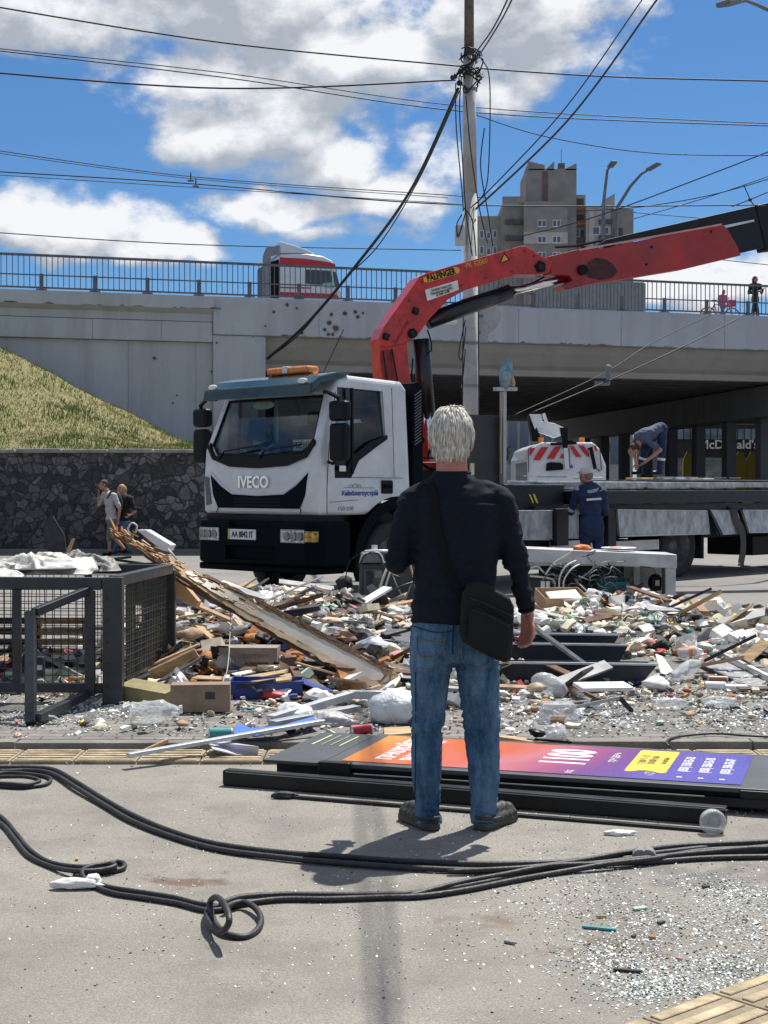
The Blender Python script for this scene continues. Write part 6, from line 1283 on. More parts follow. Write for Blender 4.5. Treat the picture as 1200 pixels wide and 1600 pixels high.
NAVYW = mat('work_navy', (.012, .028, .085), .85, var=.25, scale=10, bump=.3); GREYW = mat('work_grey', (.33, .36, .40), .85, var=.15, scale=10); REFL = mat('reflective_tape', (.70, .72, .70), .35, .2, var=.08)
def band_(root, p, q, rad_, w, par, m=REFL, nm='reflective_band'):
    mb = MB(); mb.smooth = True; d = (Vector(q)-Vector(p)).normalized(); mb.lathe([(rad_-.004, -w/2), (rad_, -w/2), (rad_, w/2), (rad_-.004, w/2)], p, d, 20, caps=False); mb.build(nm, m, par, world=True, smooth=True)
def wk1(root, G, r, ff, up, M_, k, sh, tr_):
    for s in 'LR': p = G['knL'.replace('L', s)].lerp(G['ank'+s], .42); band_(root, p, G['ank'+s], .068*k, .045, tr_)
figure('worker in grey tee shirt and navy trousers bending over on the truck load', {'pelvis': (1030, 672, .0), 'neck': (1000, 683, -.12), 'head': (991, 703, -.2), 'shL': (996, 680, .15), 'shR': (1006, 684, -.2), 'elL': (990, 704, .12), 'wrL': (994, 724, .0), 'elR': (1032, 703, -.28), 'wrR': (1008, 722, -.3),
    'hipL': (1024, 676, .12), 'hipR': (1034, 676, -.08), 'knL': (1008, 704, .0), 'ankL': (1000, 734, .05), 'knR': (1035, 706, -.1), 'ankR': (1031, 734, -.1)}, 24.9, .98, (-.85, -.25, .0), mat('tee_blue', (.075, .10, .165), .85), NAVYW, hair_m=mat('hair_brown', (.05, .035, .025), .8), hair='short', headf=(-.4, -.1, -.9), extra=wk1, shoe_m=BLACK)
def wk2(root, G, r, ff, up, M_, k, sh, tr_):
    mb = MB(); mb.smooth = True
    for s in 'LR': mb.cap(G['sh'+s]+vec(0, 0, .012), .064*k, G['neck']-up*.05*k, .070*k)
    mb.ell(G['neck']-up*.10*k, (.17*k, .128*k, .075*k), rot=M_); mb.build('grey_yoke', GREYW, sh, world=True, remesh=.014, smi=2)
    p = G['pelvis'].lerp(G['neck'], .62)
    mb = MB(); mb.box(p-ff*.152*k, (.22*k, .008, .028), rot=M_); mb.build('reflective_band', REFL, sh, world=True)
    mb = MB(); mb.smooth = True; a = G['elL']; mb.cap(a.lerp(G['shL'], .12), .060*k, a.lerp(G['wrL'], .30), .056*k); mb.build('elbow_patch', GREYW, sh, world=True, remesh=.014, smi=1)
figure('worker in navy and grey jacket and pale cap, back turned, at the truck side', {'pelvis': (924, 818, 0), 'neck': (920, 757, 0), 'head': (916, 742, .03), 'shL': (902, 768, .0), 'shR': (941, 768, .0), 'elL': (892, 800, .12), 'wrL': (899, 786, .35), 'elR': (946, 800, .08), 'wrR': (936, 806, .35),
    'knL': (914, 866, 0), 'ankL': (912, 912, 0), 'knR': (935, 866, 0), 'ankR': (937, 912, 0)}, 20.55, 1.0, (-.25, 1, 0), NAVYW, NAVYW, hair_m=mat('hair_greybrown', (.20, .17, .14), .8), shirt_to='wrist', hat=mat('cap_cream', (.62, .58, .50), .8, bump=.3), headf=(-.7, .7, 0), extra=wk2, shoe_m=BLACK, jacket_len=.06)
def ped1(root, G, r, ff, up, M_, k, sh, tr_):
    mb = MB(); mb.box(G['wrL']+vec(-.01, -.03, .075), (.012, .07, .14)); mb.build('phone_in_hand', TRIM, root, world=True)
    p = G['neck'].lerp(G['pelvis'], .4)-ff*.19*k; mb = MB(); mb.smooth = True; mb.ell(p, (.14, .09, .23), rot=M_, n=18, m=12); mb.build('backpack', mat('pack_black', (.015, .015, .017), .8, bump=.3), root, world=True, smooth=True)
    for s in 'R':
        q = [G['neck'].lerp(G['sh'+s], .6)+up*.04-ff*.10, G['neck'].lerp(G['sh'+s], .6)+up*.075, G['neck'].lerp(G['sh'+s], .75)+ff*.12-up*.05, G['neck'].lerp(G['pelvis'], .5)+r*.15+ff*.10, G['neck'].lerp(G['pelvis'], .6)+r*.17-ff*.06]
        mb = MB(); mb.tube(smoothpath(q, 4), .02, 6); mb.build('backpack_strap', MATS['pack_black'], root, world=True)
figure('man in grey tee shirt and shorts walking left past the stone wall while phoning', {'pelvis': (174, 812, 0), 'neck': (170, 769, 0), 'head': (162, 757, 0), 'shL': (162, 774, .14), 'shR': (179, 775, -.14), 'elL': (154, 790, .12), 'wrL': (154, 773, .06), 'elR': (187, 795, -.18), 'wrR': (185, 812, -.14),
    'knL': (171, 842, .08), 'ankL': (171, 862, .06), 'knR': (179, 840, -.05), 'ankR': (195, 858, -.06)}, 31.0, .95, (-1, -.35, 0), mat('tee_grey', (.40, .39, .40), .85), mat('shorts_khaki', (.16, .17, .15), .85), hair_m=mat('hair_dark', (.07, .055, .045), .8), legs_to='knee', extra=ped1)
figure('woman with fair hair in black top and jeans walking behind the phoning man', {'pelvis': (195, 814, 0), 'neck': (196, 774, 0), 'head': (190, 764, 0), 'shL': (190, 779, .14), 'shR': (204, 779, -.14), 'elL': (184, 798, .2), 'wrL': (186, 812, .24), 'elR': (211, 799, -.16), 'wrR': (203, 805, -.28),
    'knL': (186, 840, .08), 'ankL': (180, 860, .1), 'knR': (198, 840, -.05), 'ankR': (202, 859, -.06)}, 31.35, .92, (-1, -.3, 0), mat('top_black', (.015, .015, .017), .85), mat('jeans_light', (.10, .18, .30), .85, var=.2), hair_m=mat('hair_fair', (.42, .30, .16), .7), hair='long', headf=(-.9, -.5, 0), shoe_m=mat('trainer_dark', (.04, .04, .045), .6))
# people and bicycle on the bridge (deck at 7.25)
def onb(px, v): u = bu(px, v); return bpl(u, v, 7.25)
def up_fig(label, px, v, h, f, sm, lm, hm, arms, hair='long', k=None, **kw):
    b = onb(px, v); Y = b.y; s = F/Y; k = h/1.78; zpy = lambda z: 762-(7.25+z*h-CH)*s
    J = {'pelvis': (px, zpy(.53), 0), 'neck': (px, zpy(.83), 0), 'head': (px+kw.pop('hx', 0), zpy(.925), 0), 'shL': (px-.10*h*s, zpy(.80), .03), 'shR': (px+.10*h*s, zpy(.80), -.03), 'knL': (px-.045*h*s, zpy(.28), 0), 'knR': (px+.045*h*s, zpy(.28), 0), 'ankL': (px-.045*h*s, zpy(.05), .03), 'ankR': (px+.05*h*s, zpy(.05), -.05)}
    for n, (dx, dz, dy) in arms.items(): J[n] = (px+dx*h*s, zpy(dz), dy)
    return figure(label, J, Y, k, f, sm, lm, hair_m=hm, hair=hair, vox=.018, **kw)
up_fig('woman with long dark hair in black jacket standing behind the bridge railing', 1180, .9, 1.74, (.9, -.4, 0), mat('jacket_black', (.02, .02, .022), .85), mat('trousers_black', (.025, .025, .03), .85), mat('hair_darkbrown', (.05, .03, .022), .7), {'elL': (-.13, .64, .0), 'wrL': (.06, .67, -.2), 'elR': (.13, .64, -.1), 'wrR': (.16, .71, -.3)}, shirt_to='wrist', jacket_len=.05, headf=(.7, -.7, -.1))
up_fig('child in pink top and blue trousers behind the bridge railing with a bicycle', 1129, 1.0, 1.22, (.3, -1, 0), mat('top_pink', (.65, .13, .22), .85, col2=(.40, .12, .30)), mat('trousers_blue', (.12, .17, .30), .85), mat('hair_chestnut', (.12, .06, .04), .7), {'elL': (-.12, .62, -.05), 'wrL': (-.08, .52, -.15), 'elR': (.13, .62, -.05), 'wrR': (.18, .55, -.1)}, shirt_to='wrist', hx=2)
p = onb(1124, 1.5); bk = empty('bicycle', p, 'small bicycle with pink basket standing beside the child on the bridge', 'bicycle', rz=BW)
for dx in (-.48, .48):
    mb = MB(); mb.tube([(dx+.30*math.cos(a), 0, .31+.30*math.sin(a)) for a in [6.283*i/28 for i in range(28)]], .02, 6, closed=True)
    w_ = mb.build('wheel', RUBBER, bk, smooth=True); mb = MB()
    for i in range(10): a = math.pi*i/10; mb.cyl((dx-.29*math.cos(a), 0, .31-.29*math.sin(a)), (dx+.29*math.cos(a), 0, .31+.29*math.sin(a)), .003, n=4)
    mb.build('spokes', ALU, w_)
mb = MB(); P_ = [(-.48, .31), (-.12, .33), (-.22, .72), (-.48, .31), (-.22, .72), (.30, .70), (-.12, .33)]
for i in range(len(P_)-1): mb.cyl((P_[i][0], 0, P_[i][1]), (P_[i+1][0], 0, P_[i+1][1]), .018, n=8)
mb.cyl((.48, 0, .31), (.28, 0, .90), .018, n=8); mb.cyl((-.22, 0, .72), (-.24, 0, .84), .015, n=8); mb.build('frame', mat('bike_red', (.5, .08, .08), .4), bk)
mb = MB(); mb.tube([(.22, -.24, .95), (.29, -.05, .92), (.29, .05, .92), (.22, .24, .95)], .014, 6); mb.build('handlebar', TRIM, bk)
mb = MB(); mb.ell((-.24, 0, .86), (.12, .06, .03), n=12, m=6); mb.build('saddle', TRIM, bk, smooth=True)
mb = MB(); mb.bb(.32, .56, -.13, .13, .66, .90); mb.build('basket', mat('basket_pink', (.75, .08, .12), .5), bk, bevel=.03)
# =================================================================== DEBRIS AND THINGS ON THE GROUND
def gx(px, py, h=0.): return gnd(px, py, h)
_at = at
def at(px, py, Y):      # a point at depth Y, resting on the ground when it would fall below it
    p = _at(px, py, Y); fl = .066 if p.y > 8.0 and p.y < 14.4 else .014
    return p if p.z > fl else gnd(px, py, fl)
CARD = mat('cardboard', (.42, .28, .17), .85, var=.12, scale=8, bump=.2); CARDL = mat('cardboard_light', (.60, .47, .34), .85, var=.1, scale=8)
PAPER = mat('paper_white', (.74, .73, .70), .8, var=.08, scale=12); CREAM = mat('paper_cream', (.66, .60, .45), .85, var=.12, scale=12)
RUST = mat('orange_brown', (.42, .17, .05), .8, var=.3, scale=14, bump=.3); GREYP = mat('grey_piece', (.24, .25, .26), .6, var=.3, scale=8); DARKP = mat('dark_piece', (.035, .035, .04), .7, var=.4, scale=8)
GREENP = mat('green_piece', (.08, .25, .14), .5, var=.3); REDP = mat('red_piece', (.45, .04, .04), .5, var=.3); BLUEP = mat('blue_piece', (.03, .10, .38), .5, var=.3); TEALP = mat('teal_piece', (.05, .28, .28), .5, var=.2); YELP = mat('yellow_piece', (.60, .42, .06), .5, var=.2)
MINTP = mat('mint_piece', (.45, .60, .48), .6, var=.2); PINKP = mat('pink_piece', (.62, .25, .27), .7, var=.2); WOOD = mat('raw_wood', (.50, .35, .19), .85, var=.25, scale=6, stretch=(1, 6, 6), bump=.3); WOODD = mat('dark_wood', (.14, .075, .045), .85, var=.35, scale=9, bump=.4)
CLR = plastic_clear('clear_plastic'); CLRW = plastic_clear('milky_plastic', (.78, .80, .82), .45); BAGW = mat('bag_white', (.66, .68, .70), .35, var=.12, scale=8, bump=.8, bscale=18)
FRAMEG = mat('frame_grey_metal', (.034, .038, .045), .42, .2, var=.25, scale=6, rvar=.1)
MOUNDS = [(-.95, 13.4, 1.15, 2.3, .34), (.15, 13.8, .9, 2.0, .16), (-1.7, 12.6, .8, 1.5, .22), (-.3, 15.6, 1.3, 1.4, .12), (2.35, 14.2, 1.25, 1.7, .26), (3.6, 13.3, .9, 1.5, .16), (1.6, 13.2, .9, 1.2, .16), (3.1, 12.4, .6, .8, .10)]
def hz(x, y):
    h = 0
    for cx, cy, rx, ry, a in MOUNDS:
        d = ((x-cx)/rx)**2+((y-cy)/ry)**2; h = max(h, a*max(0, 1-d)**.7) if d < 1 else h
    return (.05 if 8.06 < y < 14.42 else 0)+h+(.045*noise.noise(Vector((x*3, y*2.2, 4))) if h > .03 else 0)
mb = MB(); mb.smooth = False; NX, NY = 120, 90; vs = []
for i in range(NX+1):
    for j in range(NY+1):
        x = -3.4+8.2*i/NX; y = 10.2+7.2*j/NY; vs.append((x, y, hz(x, y)-.012+.02*noise.noise(Vector((x*9, y*7, 1)))*(1 if hz(x, y) > .08 else 0)))
mb.add(vs, [(i*(NY+1)+j, (i+1)*(NY+1)+j, (i+1)*(NY+1)+j+1, i*(NY+1)+j+1) for i in range(NX) for j in range(NY)])
tag(mb.build('rubble_mound', ground_mat('rubble_ground', (.09, .08, .07), (.16, .14, .12), (.05, .045, .04), .8, 1.5, 6), origin=False), 'low mounds of dark dust and rubble under the litter', 'rubble', kind='stuff')

LM = [PAPER, CREAM, CARDL, CARD, RUST, GREYP, DARKP, MINTP, REDP, BLUEP, CLRW, GREENP, WOOD, PINKP, YELP, TEALP]
LW = [30, 16, 9, 8, 6, 10, 12, 4, .9, .9, 9, .9, 7, 1.0, .8, .7]
LWD = [12, 8, 8, 9, 6, 14, 26, 2, 2.0, 3, 5, 1, 9, 2, 1, 1]
def rmat(w=LW): return random.choices(range(16), w)[0]
def crumple(mb, c, s, n=4, amp=.5):
    """a crumpled sheet"""
    R_ = Matrix.Rotation(random.uniform(0, 6.28), 3, 'Z')@Matrix.Rotation(random.gauss(0, .32), 3, 'X')@Matrix.Rotation(random.gauss(0, .32), 3, 'Y'); ax_, ay_ = s*random.uniform(.7, 1.3), s*random.uniform(.4, 1.1); o = random.uniform(0, 99)
    vs = [c+R_@Vector(((i/n-.5)*ax_, (j/n-.5)*ay_, amp*s*(noise.noise(Vector((i/n*2.6+o, j/n*2.6, o)))+.45*(1-2.4*abs(noise.noise(Vector((i/n*4.4, j/n*4.4+o, o))))))+random.uniform(-.02, .02)*s)) for i in range(n+1) for j in range(n+1)]
    mb.add(vs, [(i*(n+1)+j, (i+1)*(n+1)+j, (i+1)*(n+1)+j+1, i*(n+1)+j+1) for i in range(n) for j in range(n)])
def chunk(mb, c, s):
    R_ = Matrix.Rotation(random.uniform(0, 6.28), 3, 'Z')@Matrix.Rotation(random.gauss(0, .6), 3, 'X'); a = [s*random.uniform(.3, 1), s*random.uniform(.25, .7), s*random.uniform(.1, .45)]
    vs = [c+R_@Vector((sx*a[0]*random.uniform(.6, 1)/2, sy*a[1]*random.uniform(.6, 1)/2, sz_*a[2]*random.uniform(.6, 1)/2)) for sx in (-1, 1) for sy in (-1, 1) for sz_ in (-1, 1)]
    mb.add(vs, [(0, 1, 3, 2), (4, 6, 7, 5), (0, 4, 5, 1), (2, 3, 7, 6), (0, 2, 6, 4), (1, 5, 7, 3)])
def lump(mb, c, s):
    R_ = Matrix.Rotation(random.uniform(0, 6.28), 3, 'Z')@Matrix.Rotation(random.gauss(0, .5), 3, 'X'); t = MB(); t.ell((0, 0, 0), (1, 1, 1), n=9, m=6); o = Vector((random.uniform(0, 99), 0, 0)); a = (s*.5*random.uniform(.7, 1.2), s*.5*random.uniform(.4, .9), s*.5*random.uniform(.18, .55)); sm = mb.smooth; mb.smooth = random.random() < .6
    vs = []
    for v in t.v: w = 1+.55*noise.noise(v*1.6+o)+.3*noise.noise(v*3.4+o); vs.append(c+R_@Vector((v.x*a[0]*w, v.y*a[1]*w, v.z*a[2]*w)))
    mb.add(vs, t.f); mb.smooth = sm
def flat(mb, c, s):
    R_ = Matrix.Rotation(random.uniform(0, 6.28), 3, 'Z')@Matrix.Rotation(random.gauss(0, .38), 3, 'X')@Matrix.Rotation(random.gauss(0, .25), 3, 'Y'); w, h = s*random.uniform(.5, 1), s*random.uniform(.3, .7); b = s*random.gauss(0, .12); t = random.uniform(.0015, .006) if random.random() < .7 else s*.2; sm = mb.smooth; mb.smooth = False
    q = [(-w/2, -h/2), (0, -h/2*random.uniform(.8, 1.1)), (w/2, -h/2*random.uniform(.6, 1.1)), (w/2*random.uniform(.7, 1.1), h/2), (0, h/2*random.uniform(.8, 1.2)), (-w/2*random.uniform(.7, 1.1), h/2*random.uniform(.6, 1))]
    lo = [c+R_@Vector((x, y, b if x == 0 else 0)) for x, y in q]; up = [v+R_@Vector((0, 0, t)) for v in lo]
    mb.add(lo+up, [(0, 5, 4, 1), (1, 4, 3, 2), (6, 7, 10, 11), (7, 8, 9, 10)]+[(i, (i+1) % 6, 6+(i+1) % 6, 6+i) for i in range(6)]); mb.smooth = sm
def stick(mb, c, s):
    a = random.uniform(0, 6.28); d = Vector((math.cos(a), math.sin(a), random.gauss(0, .2)))*s; mb.bar(c-d/2, c+d/2, random.uniform(.006, .02), random.uniform(.004, .012))
def scatter(name, label, spots, seed, weights=LW, smin=.025, smax=.13):
    random.seed(seed); mb = MB()
    for (cx, cy, rx, ry, n) in spots:
        k = 0
        while k < n:
            x, y = random.gauss(cx, rx*.5), random.gauss(cy, ry*.5)
            if abs(x-cx) > rx*1.25 or abs(y-cy) > ry*1.25 or y < 8.12: continue
            k += 1; s = smin+(smax-smin)*random.random()**1.9; c = Vector((x, y, hz(x, y)+random.uniform(.0, .5)*s)); m_ = rmat(weights); mb.mi(m_); t = random.random()
            mb.smooth = False
            if m_ == 12: stick(mb, c, s*random.uniform(1.2, 3.2))
            elif t < .12: crumple(mb, c+Vector((0, 0, .15*s)), s*1.2, 3 if s < .07 else 6, .4)
            elif t < .50: lump(mb, c+Vector((0, 0, .1*s)), s*1.25)
            elif t < .78: flat(mb, c+Vector((0, 0, .1*s)), s*1.4)
            elif t < .88: chunk(mb, c, s*1.1)
            elif t < .93: stick(mb, c, s*random.uniform(1, 3))
            else: d = Vector((random.gauss(0, 1), random.gauss(0, 1), random.gauss(0, .3))).normalized(); mb.cyl(c, c+d*s*1.0, s*.28, n=10)
    return tag(mb.build(name, LM, origin=False), label, 'litter', kind='stuff')
def sheets(name, label, spots, seed, w=(30, 20, 12, 10, 5, 9, 8, 4, .5, .6, 12, .5, 0, 1, .5, 0), smin=.10, smax=.30):
    random.seed(seed); mb = MB(); mb.smooth = True
    for (cx, cy, rx, ry, n) in spots:
        for k in range(n):
            x, y = random.gauss(cx, rx*.5), random.gauss(cy, ry*.5)
            if y < 8.3: continue
            s = smin+(smax-smin)*random.random()**1.7; mb.mi(rmat(w)); t_ = random.random(); q_ = Vector((x, y, hz(x, y)+.015+.10*s)); (lump(mb, q_, s*.85) if t_ < .42 else flat(mb, q_, s*1.1) if t_ < .80 else crumple(mb, q_, s*.9, 8, random.choice((.12, .22, .35))))
    return tag(mb.build(name, LM, origin=False), label, 'litter', kind='stuff')
random.seed(411); mb = MB(); mb.smooth = True
for k in range(110):
    rt = random.random() < .45; x, y = (random.gauss(2.4, .8), random.gauss(13.8, 1.2)) if rt else (random.gauss(-.7, .8), random.gauss(13, 1.7))
    if y < 9.8: continue
    a = random.uniform(0, 6.28); L_ = random.uniform(.15, .5); pts = []; mb.mi(random.choice((0, 0, 1, 2)))
    for j in range(6): a += random.gauss(0, .6); x += L_/5*math.cos(a); y += L_/5*math.sin(a); pts.append((x, y, hz(x, y)+random.uniform(.02, .12)))
    mb.tube(smoothpath(pts, 3), random.choice((.003, .004, .006)), 5)
tag(mb.build('loose_wires', [PAPER, DARKP, GREYP], origin=False), 'loose wires and cords strewn over the two litter heaps', 'wires', kind='stuff')
sheets('torn_sheets', 'torn paper sheets, bags and card flung over the left heap', [(-.85, 13.3, 1.0, 1.9, 150), (.1, 13.8, .8, 1.8, 60), (-.1, 15.9, 1.1, 1.0, 36), (-1.0, 10.4, 1.1, .6, 30), (.2, 9.8, .8, .6, 26)], 141)
sheets('torn_sheets', 'pale bags, wrappers and paper sheets covering the right heap', [(2.3, 14.2, 1.2, 1.6, 230), (3.6, 13.3, .8, 1.3, 110), (1.6, 13.2, .9, 1.1, 60), (2.9, 12.0, .7, .5, 50)], 142, (40, 26, 8, 3, 3, 4, 1, 8, .6, .5, 14, .5, 0, 2, .6, 0))
scatter('litter', 'mixed white, brown and orange litter heaped behind and under the leaning plank', [(-.95, 13.5, 1.15, 2.3, 900), (.1, 13.8, .9, 2.0, 330), (-.4, 15.9, 1.5, 1.3, 260), (-1.75, 12.6, .8, 1.4, 180), (-1.0, 10.6, 1.2, .7, 230)], 41, smin=.03, smax=.16)
scatter('litter', 'pale packaging, paper and food litter spread to the right of the standing man', [(2.3, 14.3, 1.25, 1.8, 800), (3.6, 13.4, .9, 1.5, 380), (1.6, 13.2, .9, 1.2, 180), (2.9, 12.1, .8, .6, 180), (.9, 10.3, .9, .9, 130)], 42, [36, 20, 8, 4, 5, 6, 5, 7, 1.2, .8, 12, 1, 5, 2, 1, .6], smin=.03, smax=.16)
scatter('litter', 'small dark scraps and wood splinters on the pavers in front of the heap', [(-.9, 10.0, 1.5, .9, 420), (.2, 9.6, .9, .8, 230), (1.9, 9.9, 1.2, 1.1, 330), (-2.0, 11.5, 1.0, .8, 160), (3.0, 10.2, 1.2, 1.0, 160)], 43, LWD, .012, .07)
scatter('litter', 'thin scatter of scraps on the road between the heap and the truck', [(-.8, 17.6, 2.0, 1.6, 150), (2.6, 16.6, 1.6, 1.0, 140), (-2.6, 15.5, 1.2, 1.8, 60)], 44, LWD, .01, .06)
# broken glass
GSH = [mat('glass_white', (.82, .85, .82), .3, var=.05), mat('glass_mint', (.50, .64, .60), .3, var=.1), mat('glass_grey', (.42, .42, .40), .35, var=.15), mat('chip_dark', (.03, .03, .03), .6)]
def shards(name, label, spots, seed, smin=.003, smax=.011, z0=.007, w=(40, 14, 26, 8)):
    random.seed(seed); mb = MB()
    for (px, py, rx, ry, n) in spots:
        for k in range(n):
            p = gx(random.gauss(px, rx), random.gauss(py, ry))
            if p.y > 18 or p.y < 1.9: continue
            q = .55+.9*noise.noise(Vector((p.x*3.2, p.y*3.2, 2)))
            if random.random() > q: continue
            z = z0 if p.y < 8.06 else (hz(p.x, p.y)+.003); s = random.uniform(smin, smax); mb.mi(random.choices(range(4), w)[0]); a = random.uniform(0, 6.28); c = Vector((p.x, p.y, z+s*.25)); tl = random.gauss(0, .35)
            vs = [c+Vector((s*random.uniform(.4, 1)*math.cos(a+t), s*random.uniform(.4, 1)*math.sin(a+t), s*tl*math.sin(t))) for t in (0, 1.6, 3.1, 4.7)]
            mb.add(vs+[v-Vector((0, 0, s*.35)) for v in vs], [(0, 1, 2, 3), (0, 4, 5, 1), (1, 5, 6, 2), (2, 6, 7, 3), (3, 7, 4, 0)])
    return tag(mb.build(name, GSH, origin=False), label, 'broken glass', kind='stuff')
shards('glass_shards', 'crushed glass glittering on the asphalt at the bottom right', [(1120, 1480, 90, 45, 6200), (900, 1390, 70, 30, 1500), (960, 1500, 45, 18, 1500), (1010, 1550, 35, 12, 1500), (1150, 1400, 50, 25, 1800), (880, 1440, 140, 70, 900), (1090, 1560, 80, 20, 900), (1150, 1480, 35, 16, 1800)], 51, .0022, .0068)
shards('glass_shards', 'fine glass specks thinly scattered over the whole near asphalt', [(600, 1400, 420, 110, 2600), (250, 1300, 200, 90, 500), (820, 1290, 180, 25, 400), (1150, 1275, 60, 10, 120)], 52, .0022, .006)
shards('glass_shards', 'crushed glass in front of the wire cage on the pavers', [(70, 1132, 70, 9, 1500), (200, 1120, 80, 14, 1300), (330, 1155, 150, 8, 500), (60, 1090, 60, 9, 700), (200, 1185, 200, 12, 300)], 53, .004, .014)
shards('glass_shards', 'shattered glass carpet under the bottles right of the steel troughs', [(1120, 1100, 70, 14, 2200), (1050, 1125, 110, 16, 1500), (900, 1130, 80, 18, 900), (1160, 1135, 50, 12, 900), (960, 1150, 160, 10, 500), (1100, 965, 40, 6, 200)], 54, .004, .014)
# ------------------------------------------------------------------ helpers for single debris items
def blob(name, label, cat, c, r, m, seed, amp=.35, n=26, k=13, group=None, flat=0., rot=None, fine=1.7):
    """a crumpled bag-like lump of real thickness"""
    mb = MB(); mb.smooth = True; mb.ell((0, 0, 0), (1, 1, 1), n=n, m=k); off = Vector((seed*7.7, seed*2.3, seed)); rot = rot or Matrix.Identity(3)
    for i, v in enumerate(mb.v):
        w = amp*noise.noise(v*fine+off)+amp*.5*(1-2*abs(noise.noise(v*fine*2.3+off)))+amp*.25*(1-2*abs(noise.noise(v*fine*5+off))); v = v*(1+w); v = Vector((v.x*r[0], v.y*r[1], max(v.z, -.75)*r[2])); mb.v[i] = Vector(c)+rot@v
    o = mb.build(name, m, fixn=True); return tag(o, label, cat, group)
def bottle(label, p, d, L_=.24, r=.035, m=None, capm=None, lm=None, group='plastic bottles in the litter', dent=.1):
    p, d = Vector(p), Vector(d).normalized(); e = empty('plastic_bottle', (p.x, p.y, max(0, p.z-r)), label, 'bottle', group)
    pr = [(r*.55, 0), (r*.95, .004), (r, .015), (r*.93, L_*.25), (r, L_*.3), (r*.94, L_*.36), (r, L_*.42), (r, L_*.62), (r*.8, L_*.76), (r*.45, L_*.88), (r*.33, L_*.93), (r*.33, L_*.96)]
    mb = MB(); mb.smooth = True; mb.lathe(pr, p, d, 20)
    for i, v in enumerate(mb.v): mb.v[i] = v+Vector((noise.noise(v*22), noise.noise(v*22+Vector((9, 0, 0))), noise.noise(v*22+Vector((0, 9, 0)))))*r*dent*2
    mb.build('bottle', m or CLR, e, world=True)
    mb = MB(); mb.cyl(p+d*L_*.95, p+d*L_*1.02, r*.40, n=14); mb.build('bottle_cap', capm or BLUEP, e, world=True)
    if lm: mb = MB(); mb.smooth = True; mb.lathe([(r*1.03, L_*.44), (r*1.03, L_*.60)], p, d, 20, caps=False); mb.build('bottle_label', lm, e, world=True, smooth=True)
    return e
def can(label, p, d, m, L_=.125, r=.033, group='drink cans in the litter'):
    p, d = Vector(p), Vector(d).normalized(); e = empty('drink_can', (p.x, p.y, max(0, p.z-r)), label, 'can', group)
    mb = MB(); mb.smooth = True; mb.lathe([(r, .008), (r, L_-.01)], p, d, 24, caps=False); mb.build('can_body', m, e, world=True, smooth=True)
    for a, b, s in ((.008, -.0, 1), (L_-.01, L_, 1)): mb = MB(); mb.lathe([(r, a), (r*.82, b), (r*.78, b-(.004 if b else -.004)), (.001, b-(.004 if b else -.004))], p, d, 24); mb.build('can_end', ALU, e, world=True, smooth=False)
    return e
def flatpiece(name, label, cat, pts, t, m, group=None, h=None, bev=.002):
    mb = MB(); mb.plate(pts, t); return tag(mb.build(name, m, bevel=bev), label, cat, group)

# ------------------------------------------------------------------ the fallen wire cage
A = gx(175, 1112); Bk = gx(266, 1063); A.z = Bk.z = .05; A.x -= 0; LFX = Vector((-.996, .09, 0)); BKX = (Bk-A).normalized(); CWD = 2.6; H_ = .81; DP = (Bk-A).length
cg = empty('wire_cage', A, 'dark steel framed wire mesh kiosk cage on the pavers at the left', 'cage')
def fr(p, q, w=.075, name='frame_bar', par=cg, m=FRAMEG, up=(0, 0, 1), h=None): mb = MB(); mb.bar(p, q, w, h or w, up=up); return mb.build(name, m, par, world=True, bevel=.004)
Z = lambda h: Vector((0, 0, h))
FLt = A+LFX*CWD; BLt = Bk+LFX*CWD
fr(A-LFX*.01, A+Z(H_)-LFX*.01, .125, h=.09, up=(0, 1, 0)); fr(Bk, Bk+Z(H_-.04), .08); fr(A+Z(H_-.04)+LFX*.055, FLt+Z(H_-.04), .07, h=.075); fr(Bk+Z(H_-.035)+LFX*.04, BLt+Z(H_-.035), .07)
fr(A+Z(H_-.03)+BKX*.05, Bk+Z(H_-.03)-BKX*.045, .07, h=.07); fr(A+Z(.10)+LFX*.055, FLt+Z(.10), .05, h=.06); fr(Bk+Z(.08)+LFX*.04, BLt+Z(.08), .05); fr(A+Z(.06)+BKX*.05, Bk+Z(.06)-BKX*.045, .05)
for t in (.62, 1.35, 2.05): fr(A+LFX*t+Z(.13), A+LFX*t+Z(H_-.08), .05, h=.05); fr(Bk+LFX*t+Z(.12), Bk+LFX*t+Z(H_-.08), .05)
q = A+LFX*.02+Vector((0, -.047, 0))
for h in (.12, .26, .40, .54, .68): mb = MB(); mb.cyl(q+Z(h), q+Z(h)+Vector((0, -.006, 0)), .009, n=8); mb.build('rivet', mat('rivet_hole', (.02, .02, .02), .6), cg, world=True)
def mesh_panel(p, ux, W_, name, nx, ny, h0=.13, h1=.73, r=.0028, par=cg, jit=.004):
    mb = MB(); random.seed(nx)
    for i in range(nx+1): a = p+ux*(W_*i/nx); j = random.gauss(0, jit); mb.tube([a+Z(h0), a+Z((h0+h1)/2)+ux*j, a+Z(h1)], r, 4)
    for i in range(ny+1): z = h0+(h1-h0)*i/ny; j = random.gauss(0, jit); mb.tube([p+Z(z), p+ux*W_*.5+Z(z+j), p+ux*W_+Z(z)], r, 4)
    return mb.build(name, FRAMEG, par, world=True)
mesh_panel(A+LFX*.07, LFX, CWD-.07, 'wire_mesh', 48, 13); mesh_panel(Bk+LFX*.05, LFX, CWD-.05, 'wire_mesh', 46, 12); mesh_panel(A+BKX*.06, BKX, .36, 'wire_mesh', 8, 13)
mesh_panel(A+BKX*.42, BKX, DP-.46, 'wire_mesh', 22, 13, jit=.006)
